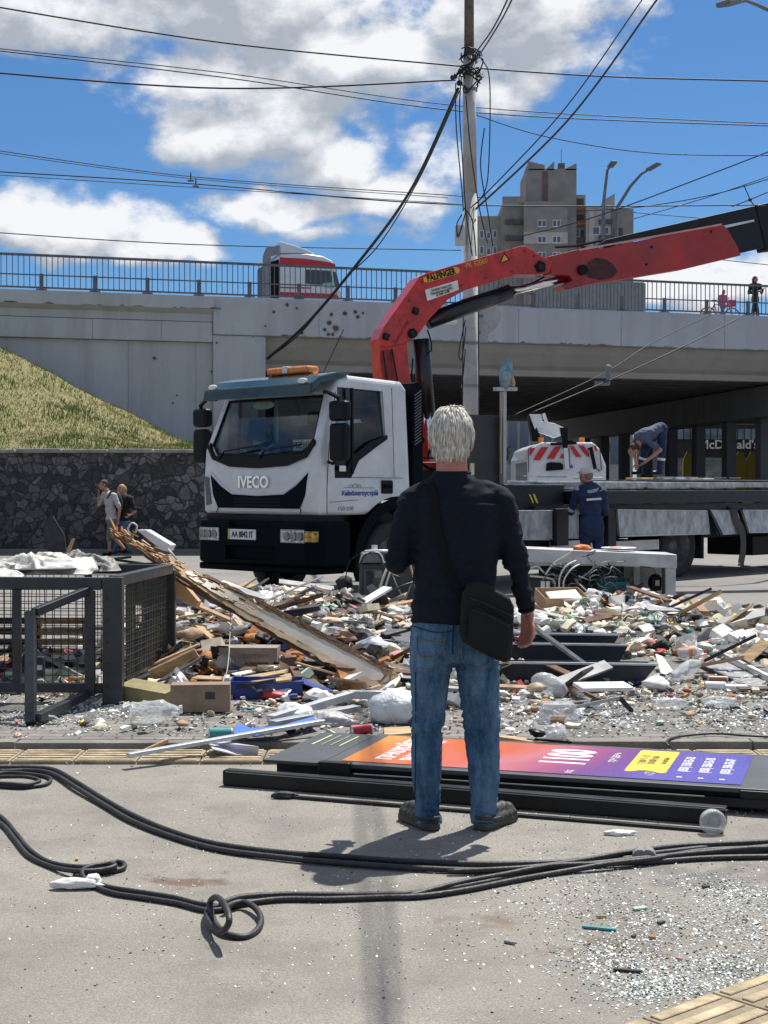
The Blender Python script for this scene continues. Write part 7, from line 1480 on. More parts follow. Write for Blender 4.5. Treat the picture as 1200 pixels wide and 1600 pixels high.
for a, b, h0, h1 in ((.40, .62, .10, .745), (.64, .82, .10, .42), (.64, .82, .58, .745), (.84, 1.10, .10, .745), (1.12, 1.30, .1, .745), (1.32, 1.5, .1, .745)):
    mb = MB(); p = A+BKX*a-LFX*-.012; q = A+BKX*b+LFX*.012; mb.plate([p+Z(h0), q+Z(h0), q+Z(h1), p+Z(h1)], LFX*.006); mb.build('side_panel', mat('burnt_panel', (.03, .032, .03), .7, col2=(.12, .10, .045), scale=5), cg, world=True)
mb = MB(); mb.plate([A+Z(H_)+BKX*.75+LFX*.55, Bk+Z(H_)+LFX*.4, Bk+LFX*1.5+Z(H_), A+LFX*1.5+Z(H_)+BKX*.5], Z(.006)); mb.build('roof_sheet', mat('roof_dark', (.05, .052, .055), .6, var=.4), cg, world=True)
# open gate
G0 = at(48, 1131, 8.88); G0.z = .0; G1 = at(141, 1092, 9.36); tG0 = at(48, 957, 8.93); tG1 = at(141, 923, 9.36); bG0 = at(48, 1131, 8.88)
def g2(p, q, w=.06, nm='gate_bar'): return fr(p, q, w, nm, h=.05, up=(0, 1, 0) if abs((q-p).z) > .5 else (0, 0, 1))
g2(bG0, tG0); g2(G1+Z(.02), tG1); g2(tG0+Vector((.02, .02, .0)), tG1+Vector((-.02, -.02, 0)), .055); g2(bG0+Vector((.03, .02, .03)), G1+Vector((-.02, -.02, .03)), .055)
mb = MB(); c = at(60, 1042, 8.9); mb.box(c+Vector((.012, 0, 0)), (.05, .05, .125)); lk = mb.build('lock_case', FRAMEG, cg, world=True, bevel=.005); mb = MB(); mb.box(c+Vector((-.03, -.005, 0)), (.02, .06, .16)); mb.build('lock_plate', ALU, lk, world=True, bevel=.002); mb = MB(); mb.box(c+Vector((.015, -.028, 0)), (.03, .01, .03)); mb.build('latch', ALU, lk, world=True)
random.seed(8); mb = MB()
for k in range(420):
    p = gx(random.gauss(92, 22), random.gauss(1070, 7), .06); mb.ell((p.x, p.y, p.z+random.uniform(0, .03)), (random.uniform(.008, .02), random.uniform(.008, .02), random.uniform(.006, .014)), n=6, m=4)
tag(mb.build('pebbles', mat('pebble_cream', (.50, .46, .34), .9, var=.2, scale=20), origin=False), 'cream coloured spilled pellets inside the wire cage', 'pebbles', kind='stuff')
def boards(name, label, spots, seed):
    random.seed(seed); mb = MB()
    for (cx, cy, rx, ry, n) in spots:
        for k in range(n):
            x, y = random.gauss(cx, rx*.5), random.gauss(cy, ry*.5)
            if y < 8.5: continue
            a = random.uniform(0, 6.28); L_ = random.uniform(.18, .62); w_ = random.uniform(.025, .13); d = Vector((math.cos(a), math.sin(a)*.8, random.gauss(.06, .22)))*L_; c = Vector((x, y, hz(x, y)+random.uniform(.02, .10)+abs(d.z)*.4)); mb.mi(random.choices(range(6), (5, 6, 5, 3, 4, 3))[0]); mb.bar(c-d/2, c+d/2, w_, random.uniform(.006, .025), up=(random.gauss(0, .35), random.gauss(0, .35), 1))
    return tag(mb.build(name, [WOOD, DARKP, GREYP, PAPER, CARD, WOODD], origin=False), label, 'broken boards', kind='stuff')
boards('broken_boards', 'broken slats, boards and dark strips jutting from the left heap and its foot', [(-.9, 13.0, 1.1, 2.2, 60), (-.9, 10.4, 1.2, .8, 44), (.2, 10.2, .9, .9, 22), (0, 13.8, .8, 1.8, 22), (-.2, 16, 1.2, 1, 12)], 311)
boards('broken_boards', 'broken panels, slats and dark strips lying in the right heap', [(2.4, 14.0, 1.2, 1.7, 24), (3.5, 12.9, .8, 1.3, 14), (1.0, 10.1, .9, .8, 14), (2.9, 10.8, 1.0, .8, 10)], 312)
scatter('litter', 'dark burnt rubbish packed into the back of the wire cage', [(-2.6, 10.75, .9, .4, 260), (-3.2, 10.6, .6, .4, 120)], 46, LWD, .05, .22)
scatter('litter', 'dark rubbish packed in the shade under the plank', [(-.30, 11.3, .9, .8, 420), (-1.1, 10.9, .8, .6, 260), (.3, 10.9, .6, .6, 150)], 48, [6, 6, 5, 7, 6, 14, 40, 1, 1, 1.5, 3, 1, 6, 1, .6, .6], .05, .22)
scatter('litter', 'small scraps strewn forward over the pavers and kerb', [(-.8, 9.2, 1.6, .9, 330), (.6, 9.0, 1.0, .8, 160), (1.9, 9.2, 1.2, .8, 90), (-.4, 8.4, 1.6, .3, 90)], 47, LW, .012, .07)
scatter('litter', 'scraps lying inside the wire cage', [(-2.5, 10.3, .9, .7, 260), (-3.0, 11.2, .9, .6, 120)], 45, LW, .02, .12)
random.seed(19)
for k, (px, py, hh, lab) in enumerate(((90, 980, .30, 'pale slatted crate standing at the back inside the cage'), (15, 985, .28, 'dented crate at the far left inside the cage'))):
    p = gx(px, 1060); mb = MB(); e = empty('broken_crate', (p.x, p.y+.3, .05), lab, 'crate')
    for i in range(5): mb = MB(); mb.box((p.x, p.y+.15, .10+i*.08), (.36, .015, .05)); mb.build('slat', WOOD if k == 0 else DARKP, e, world=True)
    for s in (-.17, .17): mb = MB(); mb.box((p.x+s, p.y+.18, .25), (.03, .03, .40)); mb.build('corner_post', WOOD if k == 0 else DARKP, e, world=True)
# tarpaulin on the cage
def tarp(name, label, c, sx, sy, sz_, m, seed, n=54):
    mb = MB(); mb.smooth = True; vs = []; off = Vector((seed, seed*2.2, 0))
    for i in range(n+1):
        for j in range(n+1):
            u, v = i/n*2-1, j/n*2-1; e = max(0, 1-(abs(u)**2.6+abs(v)**2.6)); q = Vector((u*1.5, v*1.5, 0))+off
            f_ = .55+.5*noise.noise(q)+.42*(1-3*abs(noise.noise(q*1.7)))*.6+.22*(1-3*abs(noise.noise(q*3.9)))*.5
            w = Vector((noise.noise(q*1.3+Vector((3, 0, 0))), noise.noise(q*1.3+Vector((0, 5, 0))), 0))*.22
            vs.append(Vector(c)+Vector(((u+w.x)*sx, (v+w.y)*sy, sz_*max(.03, (e**.5)*f_))))
    mb.add(vs, [(i*(n+1)+j, (i+1)*(n+1)+j, (i+1)*(n+1)+j+1, i*(n+1)+j+1) for i in range(n) for j in range(n)])
    o = mb.build(name, m); s = o.modifiers.new('s', 'SOLIDIFY'); s.thickness = .006; bake(o); return tag(o, label, 'tarpaulin')
t1 = at(70, 893, 10.6); tarp('tarpaulin', 'crumpled pale grey tarpaulin heaped on the roof of the wire cage', (t1.x, 10.6, .822), .36, .34, .155, mat('tarp_pale', (.58, .59, .58), .6, col2=(.42, .38, .30), scale=2.4, bump=.3, bscale=30), 3)
t2 = at(-20, 900, 10.2); tarp('tarpaulin', 'second pale tarpaulin fold cut by the left edge of the photo', (t2.x, 10.2, .818), .28, .3, .10, MATS['tarp_pale'], 9)
t3 = at(140, 890, 11.0); tarp('tarpaulin', 'dark olive grey sheet crumpled on the cage beside the pale tarpaulin', (t3.x, 10.9, .822), .26, .22, .13, mat('tarp_dark', (.14, .14, .125), .6, col2=(.34, .33, .30), scale=4), 15)
random.seed(6)
for k, (a, b) in enumerate((((150, 884), (262, 880)), ((165, 872), (245, 884)), ((120, 880), (205, 870)))):
    p, q = at(*a, 11.2+k*.1), at(*b, 11.3+k*.1); mb = MB(); mb.bar(p, q, .05, .02); tag(mb.build('metal_strip', DARKP, bevel=.003), ('dark metal strip lying along the back edge of the cage roof', 'dark strip slanting down towards the plank on the cage roof', 'short dark strip beside the tarpaulin on the cage')[k], 'metal strip', 'dark strips on the cage roof')
# background debris against the wall
for k, (pts, lab) in enumerate(((((70, 850), (68, 815), (82, 806), (100, 835), (104, 862), (78, 866)), 'dark burnt panel leaning against the stone wall'), (((100, 868), (112, 842), (117, 842), (107, 868)), 'thin pale slat leaning beside the burnt panel by the wall'))):
    P_ = [at(a, b, 29.6) for a, b in pts]; mb = MB(); mb.plate(P_, (0, .05, 0)); tag(mb.build('leaning_panel', (DARKP, WOOD)[k]), lab, 'panel')
# ------------------------------------------------------------------ the long broken plank
E0 = at(188, 838, 11.35); E1 = gx(622, 1078, .06)
pk_ = empty('broken_plank', E1, 'long splintered wood panel leaning from the cage corner down to the pavers', 'plank')
random.seed(33); N_ = 46; ax_ = (E1-E0); ux = ax_.normalized(); sd_ = Vector((ux.y, -ux.x, 0)).normalized()*-1; sd_ = Vector((-.25, 1, .18)).normalized(); sd_ = (sd_-ux*sd_.dot(ux)).normalized(); upv = ux.cross(sd_); upv = upv if upv.z > 0 else -upv
def slab(name, m, t0, t1, w0, w1, off0, off1, th, jit, par=pk_, z=0.):
    mb = MB(); vs = []; n = 40
    for i in range(n+1):
        t = t0+(t1-t0)*i/n; tw = min(1, max(0, (t-.12)/.35)); sd_ = Vector((-.25, 1-.35*tw, .15+.62*tw)); sd_ = (sd_-ux*sd_.dot(ux)).normalized(); upv = ux.cross(sd_); upv = upv if upv.z > 0 else -upv; c = E0+ax_*t+upv*(z-.04*math.sin(math.pi*t)); w = w0+(w1-w0)*i/n; o_ = off0+(off1-off0)*i/n; a = o_-w/2+random.gauss(0, jit); b = o_+w/2+random.gauss(0, jit)
        if i in (0, n): a = o_-w*.15; b = o_+w*.2
        for s, h in ((a, 0), (b, 0), (b+random.gauss(0, jit*.3), th), (a+random.gauss(0, jit*.3), th)): vs.append(c+sd_*s+upv*h)
    mb.add(vs, [(i*4+j, i*4+(j+1) % 4, (i+1)*4+(j+1) % 4, (i+1)*4+j) for i in range(n) for j in range(4)]+[(3, 2, 1, 0), (n*4, n*4+1, n*4+2, n*4+3)])
    return mb.build(name, m, par, world=True, fixn=True)
slab('core_board', mat('chipboard', (.46, .31, .16), .9, var=.3, scale=25, bump=.6), .02, 1.0, .11, .165, .0, .01, .026, .004)
slab('white_laminate', mat('laminate_white', (.68, .66, .60), .5, col2=(.52, .46, .36), scale=3), .26, .95, .07, .10, .005, .01, .005, .0035, z=.029)
slab('torn_veneer', mat('veneer_tan', (.62, .47, .29), .8, var=.2, scale=6), .42, 1.0, .025, .045, -.06, -.055, .005, .006, z=.031)
slab('dark_batten', WOODD, .0, .8, .025, .025, -.07, -.08, .022, .004, z=-.012)
slab('dark_batten', WOODD, .30, .96, .025, .02, .07, .10, .012, .003, z=.029)
mb = MB()
for k in range(80):
    t = random.random()**1.3*.55; c = E0+ax_*t+sd_*random.gauss(-.03, .035)+upv*random.uniform(-.01, .06); d = (ux*random.uniform(.8, 1)*random.choice((-1, 1))+upv*random.gauss(.05, .13)+sd_*random.gauss(0, .2)).normalized()*random.uniform(.03, .11)*(1.2-t); mb.mi(random.choice((0, 0, 1, 2))); mb.bar(c, c+d, random.uniform(.006, .02), random.uniform(.004, .014))
for k in range(26):
    c = E0+sd_*random.gauss(0, .06)+upv*random.uniform(-.02, .05); d = (-ux+upv*random.gauss(.3, .4)+sd_*random.gauss(0, .4)).normalized()*random.uniform(.02, .06); mb.mi(random.choice((0, 1, 2))); mb.bar(c, c+d, .014, .010)
tag(mb.build('splinters', [WOOD, WOODD, RUST], pk_, world=True), kind='stuff')
flatpiece('foam_board', 'tan torn foam board hanging from the plank at the cage corner', 'foam board', [at(a, b, 11.1) for a, b in ((246, 872), (262, 866), (272, 896), (288, 914), (310, 940), (306, 951), (284, 938), (262, 930), (250, 908))], (0.02, .05, 0), mat('foam_tan', (.62, .42, .24), .85, var=.1), bev=.006)
flatpiece('foam_board', 'dirty yellow insulation piece stuck on the cage side below the tan foam', 'foam board', [at(a, b, 10.98) for a, b in ((244, 905), (258, 912), (268, 935), (262, 950), (252, 956), (243, 940))], (0.0, .04, 0), mat('foam_dirty', (.24, .19, .08), .9, var=.3, scale=30, bump=.8), bev=.006)
rk = empty('wire_rack', at(235, 850, 11.5), 'white metal shelf rack resting on the upper end of the plank', 'rack')
mb = MB(); mb.plate([at(a, b, 11.45) for a, b in ((213, 828), (228, 828), (268, 852), (263, 862), (252, 860))], (.02, .12, .0)); mb.build('shelf', mat('rack_white', (.70, .71, .71), .4), rk, world=True, bevel=.004)
mb = MB(); mb.smooth = True; mb.tube(smoothpath([at(a, b, 11.42) for a, b in ((202, 834), (200, 826), (206, 817), (214, 822), (212, 832))], 5), .007, 6); mb.tube([at(a, b, 11.42) for a, b in ((262, 858), (270, 866), (277, 876))], .008, 6); mb.build('wire_loop', MATS['rack_white'], rk, world=True)
# white thin cable hanging from the plank
mb = MB(); mb.smooth = True; mb.tube(smoothpath([at(a, b, Y) for a, b, Y in ((358, 932, 10.9), (360, 965, 10.7), (356, 1040, 10.2), (345, 1070, 9.9), (325, 1095, 9.6), (317, 1118, 9.4), (320, 1124, 9.35))], 6), .0035, 6); tag(mb.build('cable', mat('cable_grey', (.42, .42, .40), .6)), 'thin pale cable hanging from the plank past the cardboard box', 'cable')

# ------------------------------------------------------------------ boxes and crates
def carton(label, c, size, rz, m=CARD, lab=None, tilt=0., name='cardboard_box', cat='box', flaps=True, open_=False, ry=0.):
    M_ = Matrix.Translation(c)@Matrix.Rotation(rz, 4, 'Z')@Matrix.Rotation(tilt, 4, 'X')@Matrix.Rotation(ry, 4, 'Y'); e = empty(name, c, label, cat); e.matrix_basis = M_; w, d, h = size; t = .006
    mb = MB(); mb.bb(-w/2, w/2, -d/2, -d/2+t, 0, h); mb.bb(-w/2, w/2, d/2-t, d/2, 0, h); mb.bb(-w/2, -w/2+t, -d/2+t, d/2-t, 0, h); mb.bb(w/2-t, w/2, -d/2+t, d/2-t, 0, h); mb.bb(-w/2+t, w/2-t, -d/2+t, d/2-t, 0, t)
    if not open_: mb.bb(-w/2, w/2, -d/2, d/2, h+.0005, h+t)
    mb.build('box_shell', m, e)
    if flaps and open_:
        for s in (-1, 1): f = MB(); f.plate([(-w/2, s*d/2, h), (w/2, s*d/2, h), (w/2-.01, s*(d/2+.07), h+.05*s), (-w/2+.01, s*(d/2+.06), h+.03)], (0, 0, .004)); f.build('flap', m, e)
    if lab:
        for (x, z, sx, sz_, mm) in lab: f = MB(); f.bb(x-sx/2, x+sx/2, -d/2-.002, -d/2-.0005, z-sz_/2, z+sz_/2); f.build('box_label', mm, e)
    return e
p = gx(310, 1116, .05); carton('brown cardboard box with small dark label lying in front of the rubble', (p.x, p.y+.13, .055), (.36, .24, .16), .08, mat('carton_shaded', (.26, .185, .13), .85, var=.15, scale=9), [(.06, .10, .06, .045, DARKP)], tilt=-.05)  # cardboard darkened in its base colour to stand for the plank's shade
p = gx(228, 1100, .05); carton('flattened greenish yellow carton beside the cage post', (p.x, p.y+.10, .06), (.34, .20, .09), -.35, mat('carton_olive', (.27, .23, .11), .85, var=.2), tilt=.1, ry=.12)
p = gx(388, 1062, .05); bb_ = carton('wide grey brown carton with faint red print behind the blue tray', (p.x, p.y+.14, .10), (.42, .22, .17), -.04, mat('carton_greybrown', (.30, .25, .21), .85, var=.15))
text_bm('ОБЕРЕЖНО', .040, frame((.05, -.113, .115), (1, 0, 0), (0, 0, 1)), .001).build('box_writing', mat('print_brown', (.16, .11, .10), .8), bb_); text_bm('КРИХКЕ!', .040, frame((.06, -.113, .06), (1, 0, 0), (0, 0, 1)), .001).build('box_writing', mat('print_red', (.32, .07, .06), .8), bb_)
p = gx(415, 1092, .05); e = empty('blue_tray', (p.x, p.y+.12, .055), 'dark blue plastic tray lying under the plank', 'tray'); mb = MB(); w = .24
mb.bb(-w, w, -.13, -.12, 0, .11); mb.bb(-w, w, .12, .13, 0, .11); mb.bb(-w, -w+.01, -.12, .12, 0, .11); mb.bb(w-.01, w, -.12, .12, 0, .11); mb.bb(-w+.01, w-.01, -.12, .12, 0, .01); mb.build('tray_body', mat('tray_blue', (.012, .04, .22), .4, var=.1), e)
mb = MB(); mb.bb(-w-.012, w+.012, -.142, -.1305, .095, .112); mb.build('tray_rim', MATS['tray_blue'], e)
mb = MB(); mb.plate([(w+.0, -.12, .10), (w+.20, -.10, .02), (w+.20, .10, .02), (w, .12, .10)], (0, 0, -.008)); mb.build('torn_side', MATS['tray_blue'], e)
p = gx(870, 963, .0); q = at(872, 950, 14.3); carton('open shallow brown carton tray on the litter right of the man', (q.x, 14.1, .30), (.44, .30, .13), .25, CARD, open_=True, flaps=False, tilt=.28)
mb = MB(); q2 = at(868, 945, 14.0); mb.box((q.x+.02, 14.02, .40), (.30, .20, .02), rot=Matrix.Rotation(.35, 3, 'X')@Matrix.Rotation(.2, 3, 'Z')); tag(mb.build('paper_sheet', PAPER), 'white paper lying inside the open brown carton tray', 'paper')
q = at(1050, 972, 15.6); carton('small white carton with open lid beside the counter post', (q.x, 15.4, .10), (.40, .26, .15), -.15, mat('carton_white', (.55, .53, .52), .7, var=.08)); 
q = at(1090, 975, 15.3); carton('small beige carton standing right of the white carton', (q.x-.08, 14.9, .08), (.16, .14, .20), .2, CARDL)
flatpiece('cardboard_sheet', 'flattened light brown cardboard box lid on the right hand litter', 'cardboard', [at(a, b, Y) for a, b, Y in ((1110, 1005, 13.0), (1133, 995, 13.6), (1168, 1003, 13.5), (1155, 1017, 12.9))], (0, 0, -.02), CARDL)
q = at(1140, 1020, 12.9); carton('crushed beige box under the flattened cardboard lid', (q.x, 13.15, .08), (.34, .24, .13), -.3, CARDL, tilt=.08)
q = at(950, 955, 15.0); carton('grey white flat carton lying below the counter wires', (q.x, 15.1, .20), (.42, .25, .06), -.3, mat('carton_pale', (.58, .56, .52), .8, var=.1), tilt=.25)
# ------------------------------------------------------------------ grey electric cabinet with cables
def boxat(name, m, par, px0, px1, py0, py1, Y, d, bev=.01): a, b = at(px0, py0, Y), at(px1, py1, Y); mb = MB(); mb.bb(a.x, b.x, Y, Y+d, b.z, a.z); return mb.build(name, m, par, world=True, bevel=bev)
CG = mat('cabinet_grey', (.055, .06, .065), .55, var=.3, scale=5)
cb = empty('electric_cabinet', at(600, 950, 16.6), 'dark grey electrical cabinet with torn open front and cables behind the man', 'cabinet')
boxat('cabinet_body', CG, cb, 561, 655, 880, 952, 16.7, .45, .03); boxat('cabinet_lid', mat('lid_grey', (.13, .14, .16), .5), cb, 563, 600, 864, 880, 16.65, .4, .02); boxat('door_panel', mat('cab_door', (.09, .095, .10), .5), cb, 569, 598, 889, 948, 16.66, .03); boxat('meter', DARKP, cb, 572, 582, 892, 915, 16.63, .03); boxat('notice', mat('notice_grey', (.20, .20, .19), .7), cb, 585, 597, 892, 903, 16.64, .012, 0)
q = at(592, 862, 16.6); mb = MB(); mb.lathe([(.0, 0), (.16, .0), (.17, .02), (.16, .03), (0, .03)], (q.x, 16.75, q.z-.02), (0, .1, 1), 24, caps=False); dsh = tag(mb.build('white_dish', WHITEP), 'white round plastic dish on top of the grey cabinet', 'dish')
mb = MB(); mb.cyl((q.x-.05, 16.7, q.z+.01), (q.x-.05, 16.7, q.z+.07), .035, n=16); tag(mb.build('socket', ALU), 'small metal socket standing on the white dish', 'socket')
flatpiece('paper_sheet', 'crumpled grey paper stuck on the cabinet front', 'paper', [at(a, b, 16.55) for a, b in ((572, 917), (582, 912), (591, 921), (587, 930), (578, 926))], (0, .02, 0), GREYP)
def tangle(name, label, cat, curves, r, m, n=6, par=None, **k):
    mb = MB(); mb.smooth = True
    for c in curves: mb.tube(smoothpath([at(*p) for p in c], n), r, 6)
    o = mb.build(name, m, par, world=bool(par)); return tag(o, label, cat) if not par else o
CBW = mat('cable_cream', (.60, .58, .52), .5, var=.1); CBK = mat('cable_black', (.02, .02, .022), .5)
random.seed(71)
for i, (c, lab, r, m) in enumerate((([(608, 880, 16.4), (598, 905, 16.3), (592, 925, 16.3), (585, 945, 16.3), (590, 965, 16.2)], 'thick cream cable hanging down the left front of the cabinet', .016, CBW), ([(612, 888, 16.35), (603, 915, 16.25), (600, 940, 16.2), (594, 968, 16.1)], 'second cream cable beside the first in front of the cabinet', .012, CBW),
    ([(608, 880, 16.3), (620, 915, 16.2), (640, 950, 16.2), (655, 965, 16.1)], 'thin grey cable crossing the cabinet to the right', .008, GREYP), ([(660, 870, 16.3), (640, 920, 16.2), (625, 960, 16.1)], 'thin grey cable slanting left behind the man\'s elbow', .008, GREYP), ([(665, 905, 16.3), (630, 915, 16.1), (595, 935, 16.1), (575, 955, 16.2)], 'black cable looping low across the cabinet', .012, CBK),
    ([(640, 880, 16.3), (648, 910, 16.2), (650, 930, 16.2), (640, 955, 16.2), (620, 965, 16.2)], 'rust stained cable bending behind the man', .014, mat('cable_rusty', (.36, .26, .18), .6)), ([(560, 885, 16.5), (572, 866, 16.4), (590, 865, 16.4), (604, 892, 16.4), (625, 902, 16.4)], 'black cable arched over the cabinet lid', .009, CBK), ([(562, 880, 16.5), (568, 866, 16.4), (592, 864, 16.4), (600, 880, 16.4)], 'pale cable arched over the cabinet lid', .008, CBW),
    ([(540, 905, 17), (545, 880, 17), (560, 866, 17), (580, 858, 17)], 'thin dark cable rising left of the cabinet', .007, CBK))): tangle('cable', lab, 'cable', [c], r, m)
# white wire tangle, hose, low box
boxat('x', CG, None, 458, 562, 912, 948, 17.3, .5) if False else None
lb = MB(); a, b = at(457, 913, 17.2), at(561, 950, 17.2); lb.bb(a.x, b.x, 17.2, 17.7, 0, a.z); tag(lb.build('steel_box', mat('box_midgrey', (.15, .155, .16), .55, var=.2), bevel=.02), 'low grey steel box lying left of the cabinet behind the wire tangle', 'box')
cv = []
for k in range(46):
    px, py = random.gauss(522, 22), random.gauss(952, 11); c = []; a = random.uniform(0, 6.28)
    for j in range(6): c.append((px+random.uniform(10, 30)*math.cos(a+j*.9), min(978, py+random.uniform(5, 13)*math.sin(a+j*.9)), 15.7+.3*math.sin(a*3+j)))
    cv.append(c)
tangle('wire_tangle', 'big tangle of thin white wires on the heap left of the cabinet', 'wires', cv, .0042, mat('wire_white', (.66, .65, .60), .5, var=.15))
tangle('hose', 'white corrugated hose arched over the heap like a handle', 'hose', [[(459, 975, 15.0), (459, 945, 15.0), (464, 928, 15.0), (476, 922, 15.0), (487, 930, 15.0), (492, 950, 15.0), (493, 980, 15.0)]], .021, mat('hose_white', (.62, .63, .62), .5))
q = at(548, 962, 15.3); blob('garment', 'crumpled dark blue grey cloth at the foot of the wire tangle', 'cloth', (q.x, 15.3, .22), (.16, .14, .09), mat('cloth_slate', (.06, .07, .10), .8, bump=.3), 5)
q = at(545, 862, 17.0)
blob('tool_part', 'small dark metal part with wires on the low steel box', 'metal part', at(538, 912, 17.1), (.08, .08, .08), DARKP, 9)
flatpiece('framed_glass', 'dark framed glass panel lying behind the heap below the truck', 'panel', [at(a, b, Y) for a, b, Y in ((404, 945, 17.4), (407, 924, 17.5), (458, 926, 17.5), (460, 948, 17.4))], (0, .03, 0), mat('panel_dark', (.02, .025, .03), .2))
mb = MB(); mb.tube([at(404, 948, 17.35), at(407, 924, 17.4), at(458, 926, 17.4)], .018, 6); tag(mb.build('panel_frame', mat('profile_white', (.62, .62, .60), .5)), 'white bent frame profile on the dark glass panel', 'profile')
flatpiece('white_board', 'white board lying flat behind the plank near the truck', 'board', [gx(a, b, .25) for a, b in ((306, 946), (330, 938), (375, 942), (372, 960), (322, 956))], (0, 0, -.02), PAPER)
flatpiece('black_sheet', 'black plastic sheet on the road behind the plank', 'sheet', [gx(a, b, .03) for a, b in ((268, 955), (300, 930), (400, 925), (470, 932), (520, 945), (400, 960))], (0, 0, -.02), DARKP)
# ------------------------------------------------------------------ the white counter
CW = mat('counter_white', (.55, .56, .57), .45, col2=(.30, .31, .31), scale=3.5, rvar=.15)
ct = empty('kiosk_counter', at(935, 950, 16.4), 'white metal shop counter frame stripped open and full of wires', 'counter')
boxat('counter_top', CW, ct, 811, 1058, 858, 880, 16.2, .62, .012)
tp_ = [c for c in kids(ct)][0]
for v in tp_.data.vertices: v.co.z -= (v.co.x+.6)*.042
boxat('corner_post', CW, ct, 1040, 1056, 876, 952, 16.22, .14, .01); boxat('corner_post', mat('post_dark', (.06, .06, .065), .5), ct, 1037, 1041, 876, 950, 16.25, .1, .004); boxat('inner_rail', CW, ct, 990, 1000, 876, 945, 16.6, .06, .006); boxat('back_panel', mat('counter_back', (.46, .47, .48), .6, col2=(.2, .2, .2), scale=5), ct, 975, 1040, 875, 945, 16.74, .03, .002)
boxat('back_panel', DARKP, ct, 842, 975, 872, 945, 16.76, .03, .002); boxat('top_rail', CW, ct, 815, 1054, 878, 884, 16.24, .08, .004); boxat('side_panel', CW, ct, 812, 845, 868, 890, 16.70, .03, .002); boxat('shelf_plate', DARKP, ct, 850, 1040, 938, 944, 16.3, .4, .003)
mb = MB(); q = at(1024, 910, 16.5); mb.ell(q, (.085, .07, .10), n=14, m=10); mb.box(q+Vector((0, -.06, -.01)), (.10, .06, .15)); mo = mb.build('fan_motor', TRIM, ct, world=True); mb = MB(); mb.box(q+Vector((.005, -.095, .0)), (.045, .008, .06)); mb.build('motor_plate', mat('plate_pale', (.5, .5, .48), .5), mo, world=True)
q = at(957, 915, 16.4); mb = MB(); mb.lathe([(.16, -.15), (.20, .06), (.19, .07), (.15, -.13), (.0, -.13)], q, (0, -.1, 1), 24, caps=False); tag(mb.build('plastic_basin', mat('basin_teal', (.02, .17, .15), .35, var=.1)), 'teal green plastic basin inside the counter frame', 'basin')
q = at(972, 925, 16.25); mb = MB(); mb.box(q, (.22, .1, .12), rot=Matrix.Rotation(.15, 3, 'Y')); tag(mb.build('blue_box', mat('box_navy', (.015, .03, .11), .4), bevel=.008), 'dark blue box in front of the teal basin', 'box')
boxat('x', DARKP, None, 0, 1, 0, 1, 5, 1) if False else None
mb = MB(); a, b = at(822, 905, 16.2), at(865, 948, 16.2); mb.bb(a.x, b.x, 16.2, 16.6, b.z, a.z); e = mb.build('control_unit', DARKP, bevel=.01); tag(e, 'black control unit with two white switches left of the counter', 'control unit')
for px in (848, 856): mb = MB(); c = at(px, 915, 16.19); mb.box(c, (.045, .012, .10)); mb.build('switch', WHITEP, e, world=True)
tangle('switch_cable', None, None, [[(828, 900, 16.18), (855, 903, 16.15), (866, 908, 16.15), (867, 925, 16.15)], [(820, 893, 16.2), (838, 885, 16.2), (850, 895, 16.2)]], .012, CBW, par=e)
for i, (c, lab, r, m) in enumerate((([(876, 935, 16.0), (874, 905, 16.0), (884, 885, 16.0), (900, 876, 16.1)], 'white cable curving up inside the counter', .010, CBW), ([(881, 935, 16.0), (881, 908, 16.0), (892, 890, 16.0), (905, 882, 16.1)], 'second white cable parallel to the first inside the counter', .010, CBW), ([(852, 898, 16.1), (866, 880, 16.1), (885, 868, 16.1), (893, 862, 16.1)], 'white flat cable running to the counter top', .012, CBW),
    ([(898, 905, 16.1), (910, 918, 16.0), (930, 935, 15.9), (955, 945, 15.9)], 'grey cable running down across the counter', .012, GREYP), ([(905, 905, 16.1), (925, 890, 16.1), (930, 875, 16.1)], 'short grey cable below the counter top', .010, GREYP), ([(910, 870, 16.1), (925, 866, 16.1), (930, 860, 16.1), (918, 868, 16.1), (925, 878, 16.1)], 'thin black wire loop on the counter edge', .005, CBK), ([(950, 880, 16.2), (970, 900, 16.2), (992, 915, 16.2), (1004, 912, 16.2)], 'black cable crossing to the fan motor', .009, CBK),
    ([(1004, 912, 16.2), (990, 930, 16.1), (1000, 950, 16.1)], 'thick black cable bent down beside the inner rail', .018, CBK), ([(1000, 885, 16.2), (1020, 888, 16.2), (1026, 900, 16.2)], 'thin wire from the rail to the fan motor', .005, CBK), ([(980, 948, 16.0), (1010, 940, 16.0), (1038, 946, 16.0)], 'thin dark wire along the bottom of the counter', .006, CBK))): tangle('cable', lab, 'cable', [c], r, m)
cv = []
for k in range(30):
    px, py = random.uniform(850, 985), random.uniform(885, 938); a = random.uniform(0, 6.28); cv.append([(px+random.uniform(5, 26)*math.cos(a+j*.8), py+random.uniform(3, 14)*math.sin(a+j*.8), 16.25+.2*math.sin(j+a)) for j in range(5)])
tangle('wire_tangle', 'dark and grey wires tangled inside the counter', 'wires', cv, .006, mat('wire_mixed', (.10, .11, .12), .5, col2=(.35, .36, .36), scale=3))
q = at(910, 853, 16.3); blob('orange_rag', 'small crumpled orange wrapper on the left part of the counter top', 'wrapper', (q.x, 16.3, q.z-.03), (.09, .06, .04), mat('orange_bright', (.70, .20, .05), .6), 3)
q = at(968, 858, 16.4); mb = MB(); mb.lathe([(.0, 0), (.13, .0), (.20, .025), (.19, .03), (.12, .008), (0, .008)], (q.x, 16.45, q.z-.01), (0, 0, 1), 28, caps=False); pt_ = tag(mb.build('plate', WHITEP), 'white oval plate lying on the counter top', 'plate')
